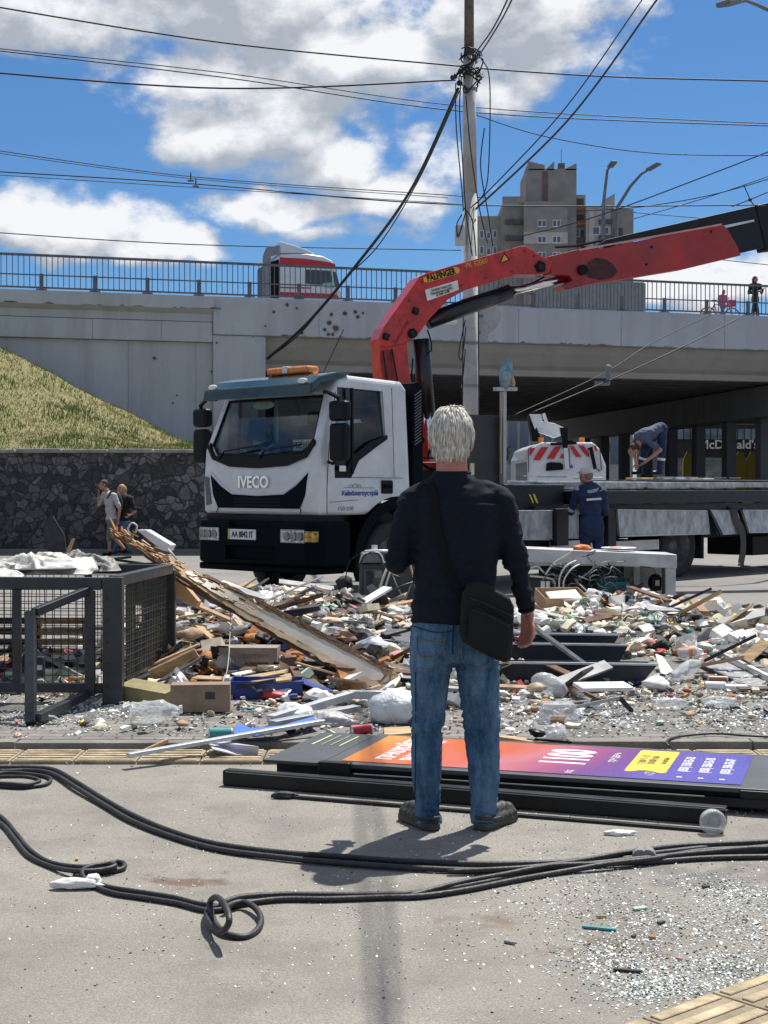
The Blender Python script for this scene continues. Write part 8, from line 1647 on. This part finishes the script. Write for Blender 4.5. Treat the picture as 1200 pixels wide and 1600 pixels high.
mb = MB(); mb.ell((q.x, 16.45, q.z+.012), (.12, .08, .02), n=16, m=8); tag(mb.build('red_cloth', mat('salmon', (.70, .22, .14), .7)), 'salmon red cloth lying on the white plate', 'cloth')
q = at(912, 955, 15.9); 
# ------------------------------------------------------------------ steel troughs behind the man
TRG = mat('trough_navy', (.014, .018, .027), .4, .2, var=.15, scale=3, spec=.4); TRE = mat('trough_edge', (.50, .53, .56), .4, .4)
for k, (xl, xt, xb, yt, yb, Y, lab) in enumerate(((690, 1028, 1000, 1038, 1086, 10.2, 'long dark steel trough nearest the man, with bright upper edge'), (690, 982, 962, 1008, 1046, 10.9, 'dark steel trough lying just behind the nearest one'), (690, 968, 950, 992, 1022, 11.6, 'thin rearmost dark steel trough under the litter'))):
    e = empty('steel_trough', at(850, yb, Y), lab, 'steel profile', 'dark steel troughs right of the man'); a, b = _at(xl, yt-4, Y), _at(xt, yt, Y); c, d = _at(xb, yb, Y), _at(xl, yb, Y); zb = max(.055, c.z)
    bt = Vector((0, -.05, 0))
    mb = MB(); mb.plate([a, b, Vector((c.x, c.y, zb)), Vector((d.x, d.y, zb))], (0, .012, 0)); mb.build('front_face', TRG, e, world=True)
    mb = MB(); mb.plate([Vector((d.x, Y+.012, zb)), Vector((c.x, Y+.012, zb)), Vector((c.x, Y+.32, zb)), Vector((d.x, Y+.32, zb))], (0, 0, .01)); mb.build('base', TRG, e, world=True)
    mb = MB(); mb.plate([a+Vector((0, .33, -.02)), b+Vector((0, .33, -.02)), Vector((c.x, Y+.33, zb)), Vector((d.x, Y+.33, zb))], (0, .012, 0)); mb.build('rear_face', TRG, e, world=True)
    mb = MB(); mb.bar(a+Vector((0, -.004, 0)), b+Vector((0, -.004, 0)), .026, .014); mb.build('upper_edge', TRE, e, world=True)
pn = [at(a, b, Y) for a, b, Y in ((592, 972, 12.8), (645, 984, 12.8), (650, 1035, 12.5), (590, 1016, 12.5))]
flatpiece('steel_plate', 'slotted dark grey steel plate standing in the litter left of the man', 'steel plate', pn, (0, .02, 0), mat('plate_darkgrey', (.075, .08, .09), .45, var=.2))
random.seed(2)
for k, (px, py, w, h, lab) in enumerate(((602, 990, 14, 6, 'wider pale tape strip on the slotted steel plate'), (608, 981, 5, 5, 'small pale tape piece on top of the steel plate'))):
    q = at(px, py, 12.74); mb = MB(); mb.box(q, (w/F*12.7, .004, h/F*12.7), rot=Matrix.Rotation(.2, 3, 'Y')); tag(mb.build('tape_piece', ALU), lab, 'tape')
# profiles, sticks
def prof_bar(name, lab, a, b, w, h, m, cat='profile', group=None): mb = MB(); mb.bar(a, b, w, h); return tag(mb.build(name, m, bevel=.003), lab, cat, group)
PG = mat('profile_greywhite', (.52, .55, .56), .4, .2, var=.15)
prof_bar('window_profile', 'long pale grey window profile lying under the plank end', gx(545, 1085, .13), gx(650, 1086, .11), .06, .05, PG); prof_bar('window_profile', 'pale profile sloping down left from the plank end', gx(422, 1124, .09), gx(548, 1086, .13), .055, .045, PG)
prof_bar('window_profile', 'second sloping pale profile in front of the first', gx(425, 1131, .09), gx(558, 1106, .11), .07, .035, mat('profile_grey2', (.38, .41, .43), .45, .2, var=.2)); prof_bar('window_profile', 'short white blue profile behind the man\'s left leg', gx(606, 1092, .12), gx(655, 1100, .12), .10, .06, mat('profile_iceblue', (.55, .68, .74), .4))
prof_bar('aluminium_bar', 'long thin aluminium bar lying over the kerb, left end pointing at the yellow tiles', gx(200, 1180, .075), gx(505, 1127, .13), .045, .022, mat('profile_silver', (.60, .63, .66), .35, .5)); flatpiece('blue_sheet', 'bright blue plastic panel strip beside the aluminium bar', 'panel', [gx(a, b, .095) for a, b in ((364, 1148), (372, 1130), (392, 1140), (440, 1136), (488, 1122), (500, 1130), (400, 1152))], (0, 0, .01), mat('panel_blue', (.05, .16, .50), .5))
flatpiece('white_strip', 'pale lilac plastic strip lying on the kerb by the yellow tiles', 'strip', [at(a, b, Y) for a, b, Y in ((325, 1162, 8.2), (345, 1160, 8.25), (404, 1169, 8.1), (402, 1183, 7.85), (378, 1183, 7.85), (332, 1172, 8.05))], (0, 0, .008), mat('strip_lilac', (.50, .50, .60), .5)); prof_bar('wood_stick', 'thin raw wooden stick crossing the aluminium bar', at(215, 1178, 8.0), at(262, 1157, 8.45), .02, .02, WOOD, 'stick')
prof_bar('wood_stick', 'dark timber leg standing under the plank', at(448, 1026, 10.7), at(482, 1092, 10.2), .06, .05, WOODD, 'timber'); q = at(446, 1027, 10.68); mb = MB(); mb.box(q, (.065, .05, .03)); tag(mb.build('wood_block', CARDL), 'pale sawn wood block on top of the timber leg', 'block')
prof_bar('window_profile', 'white corner profile beside the slotted plate', at(596, 1028, 12.0), at(646, 1052, 11.6), .06, .05, PG); prof_bar('bent_pipe', 'bent grey pipe lying on the pavers right of the man', gx(890, 1107, .08), gx(968, 1090, .16), .03, .02, mat('pipe_grey', (.35, .37, .38), .4, .5), 'pipe'); prof_bar('bent_pipe', 'short dark foot at the end of the bent grey pipe', gx(968, 1090, .16), gx(987, 1111, .065), .03, .02, DARKP, 'pipe')
flatpiece('plywood_strip', 'tan plywood strip lying in front of the kerb behind the light box', 'plywood', [at(a, b, Y) for a, b, Y in ((600, 1140, 8.75), (640, 1138, 8.8), (645, 1148, 8.6), (600, 1152, 8.5))], (0, 0, .012), WOOD); prof_bar('plywood_strip', 'pale plank end lying on the kerb right of the man', at(782, 1152, 8.45), at(835, 1160, 8.3), .07, .02, WOOD, 'plywood')
e = empty('metal_shelf', at(1130, 1050, 11.2), 'long grey metal shelf tilted on the litter at the right edge', 'shelf'); sh_ = [at(a, b, Y) for a, b, Y in ((1076, 1030, 11.6), (1125, 1026, 12.1), (1215, 1072, 11.4), (1195, 1084, 10.3))]
mb = MB(); mb.plate(sh_, (0, 0, -.02)); mb.build('shelf_plate', mat('shelf_grey', (.30, .30, .30), .55, .1, var=.4, scale=14, bump=.4), e, world=True); mb = MB(); mb.bar(sh_[1]+Vector((0, 0, .02)), sh_[2]+Vector((0, 0, .02)), .03, .05); mb.build('shelf_lip', ALU, e, world=True); mb = MB(); mb.bar(sh_[0]+Vector((0, -.01, -.02)), sh_[3]+Vector((0, -.01, -.02)), .02, .05); mb.build('shelf_lip', DARKP, e, world=True)
flatpiece('sheet_offcut', 'folded grey triangular metal offcut beside the tilted shelf', 'metal offcut', [at(a, b, Y) for a, b, Y in ((1048, 1050, 11.0), (1078, 1030, 11.0), (1074, 1048, 10.8), (1050, 1052, 10.8))], (0, .01, 0), mat('offcut_grey', (.22, .225, .23), .5, .2)); flatpiece('paper_cone', 'white folded paper cone next to the trough end', 'paper', [at(a, b, Y) for a, b, Y in ((1024, 1022, 11.2), (1034, 1026, 11.2), (1050, 1048, 10.9), (1040, 1054, 10.8), (1032, 1052, 10.8))], (.01, .02, 0), PAPER)
# bags, tubs, cups, bottles
q = gx(619, 1135, .05); blob('plastic_bag', 'full white plastic bag by the man\'s left leg', 'bag', (q.x, q.y+.14, .13), (.15, .13, .105), BAGW, 2, amp=.22); q = at(590, 1045, 11.0); blob('plastic_bag', 'light blue and clear plastic bag against the plank', 'bag', at(582, 1020, 11.6), (.14, .12, .11), mat('bag_ice', (.55, .62, .74), .3, var=.25, scale=6, bump=.8, bscale=18), 12, amp=.3)
q = gx(860, 1090, .05); blob('plastic_bag', 'translucent tied plastic bag in front of the nearest trough', 'bag', (q.x, q.y+.05, .12), (.115, .09, .075), CLRW, 4, amp=.2, rot=Matrix.Rotation(.35, 3, 'Y')); blob('plastic_bag', 'small dirty white bag hanging over the blue panel', 'bag', at(460, 1120, 9.2), (.11, .08, .06), BAGW, 21, amp=.4); blob('plastic_bag', 'grey crumpled bag next to the red can', 'bag', at(508, 1128, 9.0), (.16, .08, .05), mat('bag_grey', (.36, .35, .35), .4, bump=.8, bscale=18), 27, amp=.4)
blob('plastic_bag', 'large clear food bag on the litter behind the troughs', 'bag', at(868, 985, 13.4), (.20, .15, .11), mat('bag_pale', (.62, .60, .52), .3, var=.25, scale=12, bump=1, bscale=16), 31, amp=.35); blob('plastic_bag', 'white bag at the right edge of the litter heap', 'bag', at(1180, 1000, 13.4), (.16, .12, .11), BAGW, 35, amp=.35); blob('plastic_bag', 'white packaging bundle right of the grey carton', 'bag', at(985, 975, 14.6), (.18, .12, .05), CREAM, 36, amp=.3)
q = gx(545, 1010, .3); blob('orange_bag', 'orange brown torn cloth draped under the plank', 'cloth', at(400, 1005, 11.6), (.20, .12, .10), RUST, 41, amp=.45, rot=Matrix.Rotation(-.5, 3, 'Y')); blob('bread_pile', 'brown food lump on top of the left heap', 'food', at(378, 975, 12.6), (.09, .09, .10), mat('bread', (.45, .25, .09), .8, bump=.6), 43, amp=.3); blob('orange_bag', 'crushed orange wrapper above the brown food lump', 'wrapper', at(388, 955, 13.0), (.11, .07, .05), mat('wrapper_orange', (.60, .30, .12), .6), 47)
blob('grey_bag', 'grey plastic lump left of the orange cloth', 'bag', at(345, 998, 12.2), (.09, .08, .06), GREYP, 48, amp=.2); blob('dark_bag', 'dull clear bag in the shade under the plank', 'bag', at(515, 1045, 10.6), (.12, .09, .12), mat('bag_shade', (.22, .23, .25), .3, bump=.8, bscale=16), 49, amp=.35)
blob('tissue', 'white crumpled tissue tied round the black cable at the left', 'tissue', gx(118, 1381, .025), (.078, .022, .017), PAPER, 51, amp=.35); blob('tissue', 'smaller white tissue knot on the black cable beside the first', 'tissue', gx(146, 1376, .03), (.026, .022, .022), PAPER, 52, amp=.4); blob('tissue', 'small scrap of white tissue on the asphalt right of the man', 'tissue', gx(968, 1302, .012), (.05, .025, .012), PAPER, 53, amp=.5)
q = gx(875, 1132, .05); e = empty('plastic_tub', (q.x, q.y+.1, .055), 'clear plastic food tub lying upside down on the pavers', 'tub'); mb = MB(); mb.add([(sx*w, sy*d, z) for z, w, d in ((0, .115, .085), (.11, .095, .07)) for sx, sy in ((-1, -1), (1, -1), (1, 1), (-1, 1))], [(0, 1, 5, 4), (1, 2, 6, 5), (2, 3, 7, 6), (3, 0, 4, 7), (4, 5, 6, 7)]); mb.build('tub_body', CLRW, e, bevel=.012, seg=3); mb = MB(); mb.tube([(-.12, -.09, .004), (.12, -.09, .004), (.12, .09, .004), (-.12, .09, .004)], .005, 6, closed=True); mb.build('tub_rim', CLRW, e)
can('teal green can lying on the kerb beside the blue panel', at(326, 1147, 8.7), (1, .05, 0), TEALP, .135, .036); can('red can lying behind the light box', at(548, 1142, 8.75), (1, .25, .05), mat('can_red', (.48, .03, .04), .3, var=.2), .125); can('brown and white can lying end to end below the tilted shelf', at(1100, 1072, 10.4), (1, -.2, 0), PAPER, .15, .034); can('white can with dark end at the shelf foot', at(1131, 1076, 10.3), (1, -.15, -.02), mat('can_white', (.6, .6, .62), .3), .16, .034); can('brown labelled can under the lip of the tilted shelf', at(1106, 1062, 10.9), (1, -.2, 0), mat('can_brown', (.30, .13, .08), .4), .14, .03)
can('coral plastic cup shaped tin on the heap above the plank', at(503, 988, 12.9), (.3, .1, .9), mat('coral', (.66, .22, .12), .4), .14, .045); can('dark green tin standing on the heap behind the plank', at(507, 968, 13.5), (-.5, .1, .6), mat('tin_green', (.06, .09, .05), .4, var=.3), .14, .05)
bottle('large crushed clear bottle below the tilted shelf', at(1062, 1062, 10.6)+Vector((-.05, 0, 0)), (.8, .3, .45), .27, .055, CLR, PAPER, dent=.16); bottle('clear bottle lying flat in the broken glass', gx(1020, 1100, .09), (1, .1, 0), .24, .036, CLR, GREENP, dent=.15); bottle('big empty water canister lying by the cardboard box', gx(200, 1122, .10)+Vector((.0, .05, .02)), (1, .15, .06), .30, .062, CLR, CLRW, dent=.16)
bottle('clear bottle with blue label behind the man\'s legs', at(708, 1080, 9.8), (.05, .1, 1), .15, .03, CLRW, PAPER, BLUEP); bottle('clear bottle with green cap near the right edge', gx(1150, 1098, .09), (-.9, .4, 0), .23, .035, CLR, GREENP, dent=.15); bottle('pale bottle lying on the white litter behind the troughs', at(1000, 1000, 13.2), (.8, -.3, .2), .24, .04, CLRW, REDP); bottle('clear bottle on the heap beside the coral tin', at(525, 1000, 12.4), (.9, -.2, -.2), .26, .042, CLRW, REDP, dent=.12)
bottle('bottle with orange label on the right hand litter', at(1060, 1020, 11.6), (.7, -.5, .1), .23, .036, CLRW, mat('cap_red', (.6, .03, .03), .4), mat('label_orange', (.70, .28, .04), .5)); bottle('green tinted bottle on the left heap', at(335, 975, 13.2), (.7, .2, .2), .23, .037, mat('bottle_green', (.20, .42, .28), .2), GREENP)
for k, (px, py, Y, m, lab) in enumerate(((1052, 1000, 13.6, CREAM, 'cream paper cup lying mouth forward in the litter'), (968, 1025, 11.9, GREYP, 'grey cup lying beside the second trough end'), (1170, 1035, 12.2, PAPER, 'white paper cup lying near the right edge'), (935, 985, 13.6, MINTP, 'pale green cup on the litter behind the troughs'), (440, 990, 13.0, MINTP, 'pale mint cup on the left heap behind the plank'))):
    q = at(px, py, Y); a = random.uniform(-.6, .6); mb = MB(); mb.smooth = True; mb.lathe([(.030, 0), (.043, .10), (.045, .103), (.042, .101), (.028, .004), (.0, .004)], q, (math.sin(a), -math.cos(a), .1), 22, caps=False); tag(mb.build('paper_cup', m, smooth=True), lab, 'cup', 'cups in the litter')
q = at(1114, 1299, 6.05); mb = MB(); mb.smooth = True; mb.lathe([(.0, .012), (.012, .014), (.016, .002), (.028, .0), (.034, .012), (.046, .010), (.052, .0), (.053, -.03), (.049, -.045), (.046, -.045), (.049, -.01)], (q.x, 6.02, .055), (.1, -1, .05), 36, caps=False); tag(mb.build('bottle_base', plastic_clear('lid_clear', (.72, .73, .71), .5)), 'round clear plastic bottle base standing against the black beam end', 'bottle base')
mb = MB(); mb.smooth = True; mb.lathe([(.0, 0), (.03, .0), (.05, .02), (.045, .03), (.0, .035)], gx(838, 1150, .09), (.2, 0, 1), 24, caps=False); tag(mb.build('plastic_disc', TRIM), 'round black plastic cap beside the kerb right of the man', 'disc'); blob('glass_jar', 'broken glass jar with foil on the kerb behind the light box', 'jar', at(868, 1150, 8.5), (.05, .05, .05), CLRW, 61, amp=.5)
random.seed(91)
for k, (px, py, sx, sy, m, lab) in enumerate(((936, 1450, .11, .014, TEALP, 'dark green and white plastic strip on the glass strewn asphalt'), (981, 1516, .085, .014, DARKP, 'short black rubber strip on the asphalt'), (1000, 1419, .05, .02, MINTP, 'small white and teal scrap above the green strip'), (1061, 1498, .022, .008, PINKP, 'tiny pink red scrap in the glass'), (990, 1462, .02, .012, WOODD, 'tiny brown chip below the green strip'), (1033, 1441, .03, .014, DARKP, 'small black nut like piece right of the green strip'), (1103, 1385, .03, .014, DARKP, 'dark chip near the right edge'), (940, 1432, .035, .007, WOOD, 'small wood splinter leaning over the green strip'), (386, 1206 , .03, .006, WOOD, 'tiny matchstick splinter near the left end of the black beam'), (797, 1472, .04, .012, GREYP, 'thin grey flake on the asphalt'), (120, 1342, .012, .02, YELP, 'tiny yellow leaf scrap on the left cable'), (1020, 1465, .02, .01, RUST, 'tiny orange chip in the glass'))):
    q = gx(px, py, .012); mb = MB(); mb.box(q, (sx, sy, .008), rot=Matrix.Rotation(random.uniform(-.4, .5) if sx > .08 else random.uniform(-1, 1), 3, 'Z')); tag(mb.build('scrap', m, bevel=.002), lab, 'scrap', 'small scraps on the near asphalt')
# black thin cable over the kerb at the right
tangle('cable', 'thin black cable curling over the kerb behind the poster', 'cable', [[(1060, 1175, 7.9), (1045, 1166, 8.1), (1042, 1158, 8.3), (1055, 1152, 8.5), (1085, 1148, 8.6), (1120, 1146, 8.65), (1160, 1149, 8.6), (1215, 1152, 8.5)]], .007, CBK)
# ------------------------------------------------------------------ the advertising light box on the ground
LO = Vector((-.244, 7.02, .0)); LU = Vector((.95, -.312, 0)); LW_ = Vector((.312, .95, 0)); ZT = .125
lbx = empty('advertising_lightbox', LO, 'black advertising light box with orange and purple poster lying face up', 'advertising box')
def lp(u, w, z=0): return LO+LU*u+LW_*w+Vector((0, 0, z))
def lbox(name, m, u0, u1, w0, w1, z0, z1, par=lbx, bev=.004): mb = MB(); c = (lp(u0, w0)+lp(u1, w1))/2; mb.box(Vector((c.x, c.y, (z0+z1)/2)), (abs(u1-u0), abs(w1-w0), z1-z0), rot=Matrix((LU, LW_, Vector((0, 0, 1)))).transposed()); return mb.build(name, m, par, world=True, bevel=bev)
LBK = mat('lightbox_black', (.008, .008, .009), .4, spec=.35, var=.3, rvar=.1); LBG = mat('lightbox_grey', (.065, .068, .072), .45, var=.15, scale=4)
lbox('casing', LBK, -.30, 2.02, .02, .80, .02, .095); lbox('rim', LBG, -.05, 2.02, -.02, .84, .096, .118); lbox('end_panel', LBG, -.36, -.065, -.01, .83, .096, .112); lbox('front_rail', LBK, -.02, 2.03, -.04, -.022, .035, .075); lbox('rail_edge', mat('edge_alu', (.4, .4, .4), .35, .6), .12, 1.75, -.046, -.0405, .074, .079, bev=0)
lbox('corner_bracket', LBK, -.06, .10, -.05, .0, .04, .125); lbox('corner_bracket', LBK, 1.90, 2.05, -.03, .06, .03, .11); lbox('end_cap', LBK, 2.021, 2.05, .05, .2, .0, .09)
def poster_mat():
    m = bpy.data.materials.new('poster_print'); m.use_nodes = True; nt = m.node_tree; N = nt.nodes.new; L = nt.links.new; P_ = nt.nodes['Principled BSDF']; P_.inputs['Roughness'].default_value = .25; P_.inputs['Coat Weight'].default_value = .3
    tc = N('ShaderNodeTexCoord'); s = N('ShaderNodeSeparateXYZ'); dv = N('ShaderNodeVectorMath'); dv.operation = 'DOT_PRODUCT'; L(tc.outputs['Object'], dv.inputs[0]); dv.inputs[1].default_value = tuple(LU)
    dw_ = N('ShaderNodeVectorMath'); dw_.operation = 'DOT_PRODUCT'; L(tc.outputs['Object'], dw_.inputs[0]); dw_.inputs[1].default_value = tuple(LW_)
    n = N('ShaderNodeTexNoise'); n.inputs['Scale'].default_value = 2.2; n.inputs['Detail'].default_value = 3; L(tc.outputs['Object'], n.inputs[0])
    a = N('ShaderNodeMath'); a.operation = 'MULTIPLY_ADD'; L(n.outputs[0], a.inputs[0]); a.inputs[1].default_value = .35; L(dv.outputs['Value'], a.inputs[2])
    b = N('ShaderNodeMath'); b.operation = 'MULTIPLY_ADD'; L(dw_.outputs['Value'], b.inputs[0]); b.inputs[1].default_value = -.25; L(a.outputs[0], b.inputs[2])
    r = N('ShaderNodeMapRange'); L(b.outputs[0], r.inputs[0]); r.inputs['From Min'].default_value = .1; r.inputs['From Max'].default_value = 2.0
    rp = N('ShaderNodeValToRGB'); L(r.outputs[0], rp.inputs[0]); cr = rp.color_ramp
    for i, (p, c) in enumerate(((0, (.80, .30, .02)), (.12, (.70, .16, .03)), (.34, (.66, .14, .06)), (.44, (.62, .20, .22)), (.54, (.42, .10, .20)), (.66, (.22, .07, .26)), (.82, (.14, .09, .38)), (1, (.12, .09, .40)))):
        e = cr.elements[i] if i < 2 else cr.elements.new(p); e.position = p; e.color = (*c, 1)
    L(rp.outputs[0], P_.inputs[0]); return m
lbox('poster', poster_mat(), .03, 1.90, .04, .78, .119, .1215, bev=0)
po_ = [c for c in kids(lbx) if c.name.startswith('poster')][0]
def ptext(t, u, w, size, m, sx=1., bold=0., z=.1222):
    text_bm(t, size, frame(lp(u, w, z), LW_, -LU), .0012, bold, sx).build('poster_writing', m, po_, world=True)
PWH = mat('print_white', (.75, .74, .76), .4, var=.03)
ptext('ПРАЦЮЙТЕ', .215, .42, .105, PWH, .98, .004); ptext('РАЗОМ З НАМИ', .335, .42, .105, PWH, .70, .004)
ptext('1100', 1.06, .46, .30, PWH, .68, .010); ptext('від', 1.12, .10, .05, PWH); ptext('грн/день', 1.265, .52, .06, PWH)
for k, u in enumerate((1.62, 1.715, 1.81)): ptext('(050) 358-55-0%d' % (3+k*2), u, .45, .062, PWH, .95, .0015)
for k, u in enumerate((1.62, 1.715, 1.81)): lbox('poster_mark', PWH, u-.012, u+.012, .115, .135, .1222, .123, po_, 0)
TK = mat('ticket_yellow', (.80, .55, .05), .4, var=.03); mb = MB(); out = [(1.36, .20), (1.36, .74), (1.375, .755), (1.535, .755), (1.55, .74), (1.55, .20), (1.535, .185), (1.51, .195), (1.485, .225), (1.455, .232), (1.425, .225), (1.40, .195), (1.375, .185)]
mb.plate([lp(u, w, .1222) for u, w in out], (0, 0, .001)); mb.build('ticket', TK, po_, world=True)
ptext('7 500 Ч - 12', 1.41, .50, .05, mat('ticket_ink', (.12, .10, .03), .5), .9, .001, .1235); ptext('20 000 грн', 1.455, .50, .05, MATS['ticket_ink'], .9, .001, .1235); ptext('на місяць', 1.51, .50, .04, MATS['ticket_ink'], .9, .0, .1235)
mb = MB(); mb.tube([lp(1.48+.02*math.cos(a), .17+.03*math.sin(a), .1226) for a in [6.283*i/20 for i in range(20)]], .002, 4, closed=True); mb.build('ring_mark', PWH, po_, world=True)
YG = mat('print_lime', (.50, .52, .22), .6)
for k in range(4): mb = MB(); mb.box(lp(-.28+k*.05, .60, .1135), (.012 if k < 3 else .01, .30, .002), rot=Matrix((LU, LW_, Vector((0, 0, 1)))).transposed()); mb.build('panel_print', YG if k in (0, 3) else mat('print_greylime', (.22, .23, .17), .6), [c for c in kids(lbx) if c.name.startswith('end_panel')][0], world=True)
# black beam in front
b0, b1 = gx(353, 1228, .0), gx(1135, 1291, .0); b0.z = b1.z = .045
bm_ = empty('steel_beam', b0, 'long black square steel beam lying in front of the light box', 'beam'); mb = MB(); mb.bar(b0, b1, .06, .075); mb.build('beam', LBK, bm_, world=True, bevel=.004); mb = MB(); mb.bar(b0-(b1-b0).normalized()*.004, b0-(b1-b0).normalized()*.0005, .05, .06); mb.build('end_opening', TRIM, bm_, world=True)
mb = MB(); mb.bar(b0+Vector((0, -.032, .030)), b1+Vector((0, -.032, .030)), .002, .004); mb.build('beam_edge', mat('scuffed_edge', (.30, .30, .28), .6), bm_, world=True)
c0, c1 = gx(425, 1243, .012), gx(1130, 1300, .012); prof_bar('flat_bar', 'thin black bar lying under the steel beam', c0, c1, .03, .016, LBK, 'bar'); blob('clamp', 'small rusty clamp lump under the left part of the beam', 'clamp', gx(445, 1243, .02), (.05, .02, .015), DARKP, 71)
prof_bar('black_rod', 'thin black bracket lying across the poster beside the kerb', lp(.80, .83, .135), lp(1.0, .80, .135), .012, .012, TRIM, 'bracket')
# ------------------------------------------------------------------ heavy black cables
CBR = mat('cable_rubber', (.022, .022, .023), .55, var=.3, scale=20, bump=.15, bscale=80)
def gcable(name, lab, strands_, r=.0115, grp='heavy black cables on the asphalt'):
    mb = MB(); mb.smooth = True
    for pts in strands_: mb.tube(smoothpath([gx(p[0], p[1], p[2] if len(p) > 2 else r+.007) for p in pts], 7), r, 9)
    return tag(mb.build(name, CBR), lab, 'cable', grp)
gcable('heavy_cable', 'upper black cable sweeping from the coil behind the man\'s shadow to the right edge', [[(-60, 1198), (0, 1199), (45, 1199), (85, 1203), (120, 1222), (160, 1247), (205, 1272), (260, 1296), (330, 1317), (430, 1331), (540, 1339), (640, 1346), (760, 1350), (880, 1347), (1000, 1336), (1110, 1324), (1260, 1312)],
    [(-60, 1204), (0, 1205), (45, 1204), (82, 1209, .02), (118, 1230, .025), (160, 1256, .02), (205, 1282, .02), (265, 1306), (340, 1327), (440, 1340, .02), (545, 1350, .02), (640, 1356, .02), (760, 1360), (880, 1354), (1000, 1342, .03), (1100, 1332, .03), (1260, 1318, .03)]])
gcable('cable_coil', 'coiled loops of black cable at the left edge', [[(-60, 1222), (0, 1208), (50, 1210), (78, 1216), (70, 1226), (30, 1230), (-20, 1228), (-60, 1234)], [(-60, 1214, .03), (0, 1214, .03), (40, 1214, .04), (62, 1220, .03), (40, 1226, .03), (0, 1224, .03), (-60, 1226)]], .0095)
gcable('heavy_cable', 'lower left black cable running from the left edge through a loop to the knot', [[(-60, 1238), (0, 1275), (25, 1302), (45, 1326), (75, 1346), (115, 1354), (155, 1353), (182, 1347), (194, 1350, .02), (190, 1358), (160, 1363), (125, 1362), (118, 1366), (135, 1374), (170, 1386), (220, 1394), (270, 1402), (310, 1412), (345, 1416)],
    [(-60, 1248), (0, 1286), (22, 1310), (45, 1337), (80, 1354), (120, 1361, .03), (160, 1359, .03), (180, 1353, .035), (170, 1350, .03), (140, 1354, .03), (128, 1364, .03), (140, 1380), (175, 1395), (225, 1403), (275, 1411), (320, 1422), (350, 1421)]], .0095)
gcable('cable_knot', 'two upright rings of black cable knotted at the middle left', [[(345, 1416), (325, 1420, .03), (326, 1440, .04), (345, 1455, .05), (358, 1440, .10), (352, 1415, .12), (338, 1402, .10), (328, 1412, .06), (335, 1440, .03), (352, 1458, .02), (380, 1464, .015), (400, 1455, .015), (408, 1438, .02), (400, 1420, .03), (382, 1410, .03), (365, 1412, .03), (350, 1420, .03)]], .0105)
gcable('heavy_cable', 'lower right black cables bundled from the knot to the right edge', [[(345, 1412, .03), (375, 1402, .03), (430, 1398), (500, 1398), (580, 1398), (640, 1396), (700, 1389), (780, 1374), (850, 1358), (920, 1345), (1000, 1340), (1090, 1336), (1180, 1330), (1260, 1326)], [(350, 1420), (380, 1412), (440, 1405), (510, 1405), (600, 1402), (660, 1400), (730, 1390), (800, 1376), (880, 1362), (950, 1350, .03), (1020, 1342, .03), (1110, 1328, .03), (1260, 1324, .03)],
    [(640, 1400, .018), (720, 1379, .03), (790, 1366, .03), (860, 1353, .035), (940, 1350, .03), (1030, 1346), (1120, 1340), (1260, 1338)], [(700, 1362, .02), (820, 1356, .03), (900, 1346, .03), (980, 1332, .035), (1060, 1322, .03), (1140, 1318, .03), (1260, 1312, .03)]], .0105)
mb = MB(); d_ = gx(998, 1337, .03)
for dx in (0, .03): mb.cyl(d_+Vector((dx, -.03, 0)), d_+Vector((dx+.01, .03, 0)), .03, n=14)
tag(mb.build('cable_tie', mat('tie_grey', (.25, .25, .24), .4)), 'grey tie clamping the cable bundle right of the man', 'cable tie')
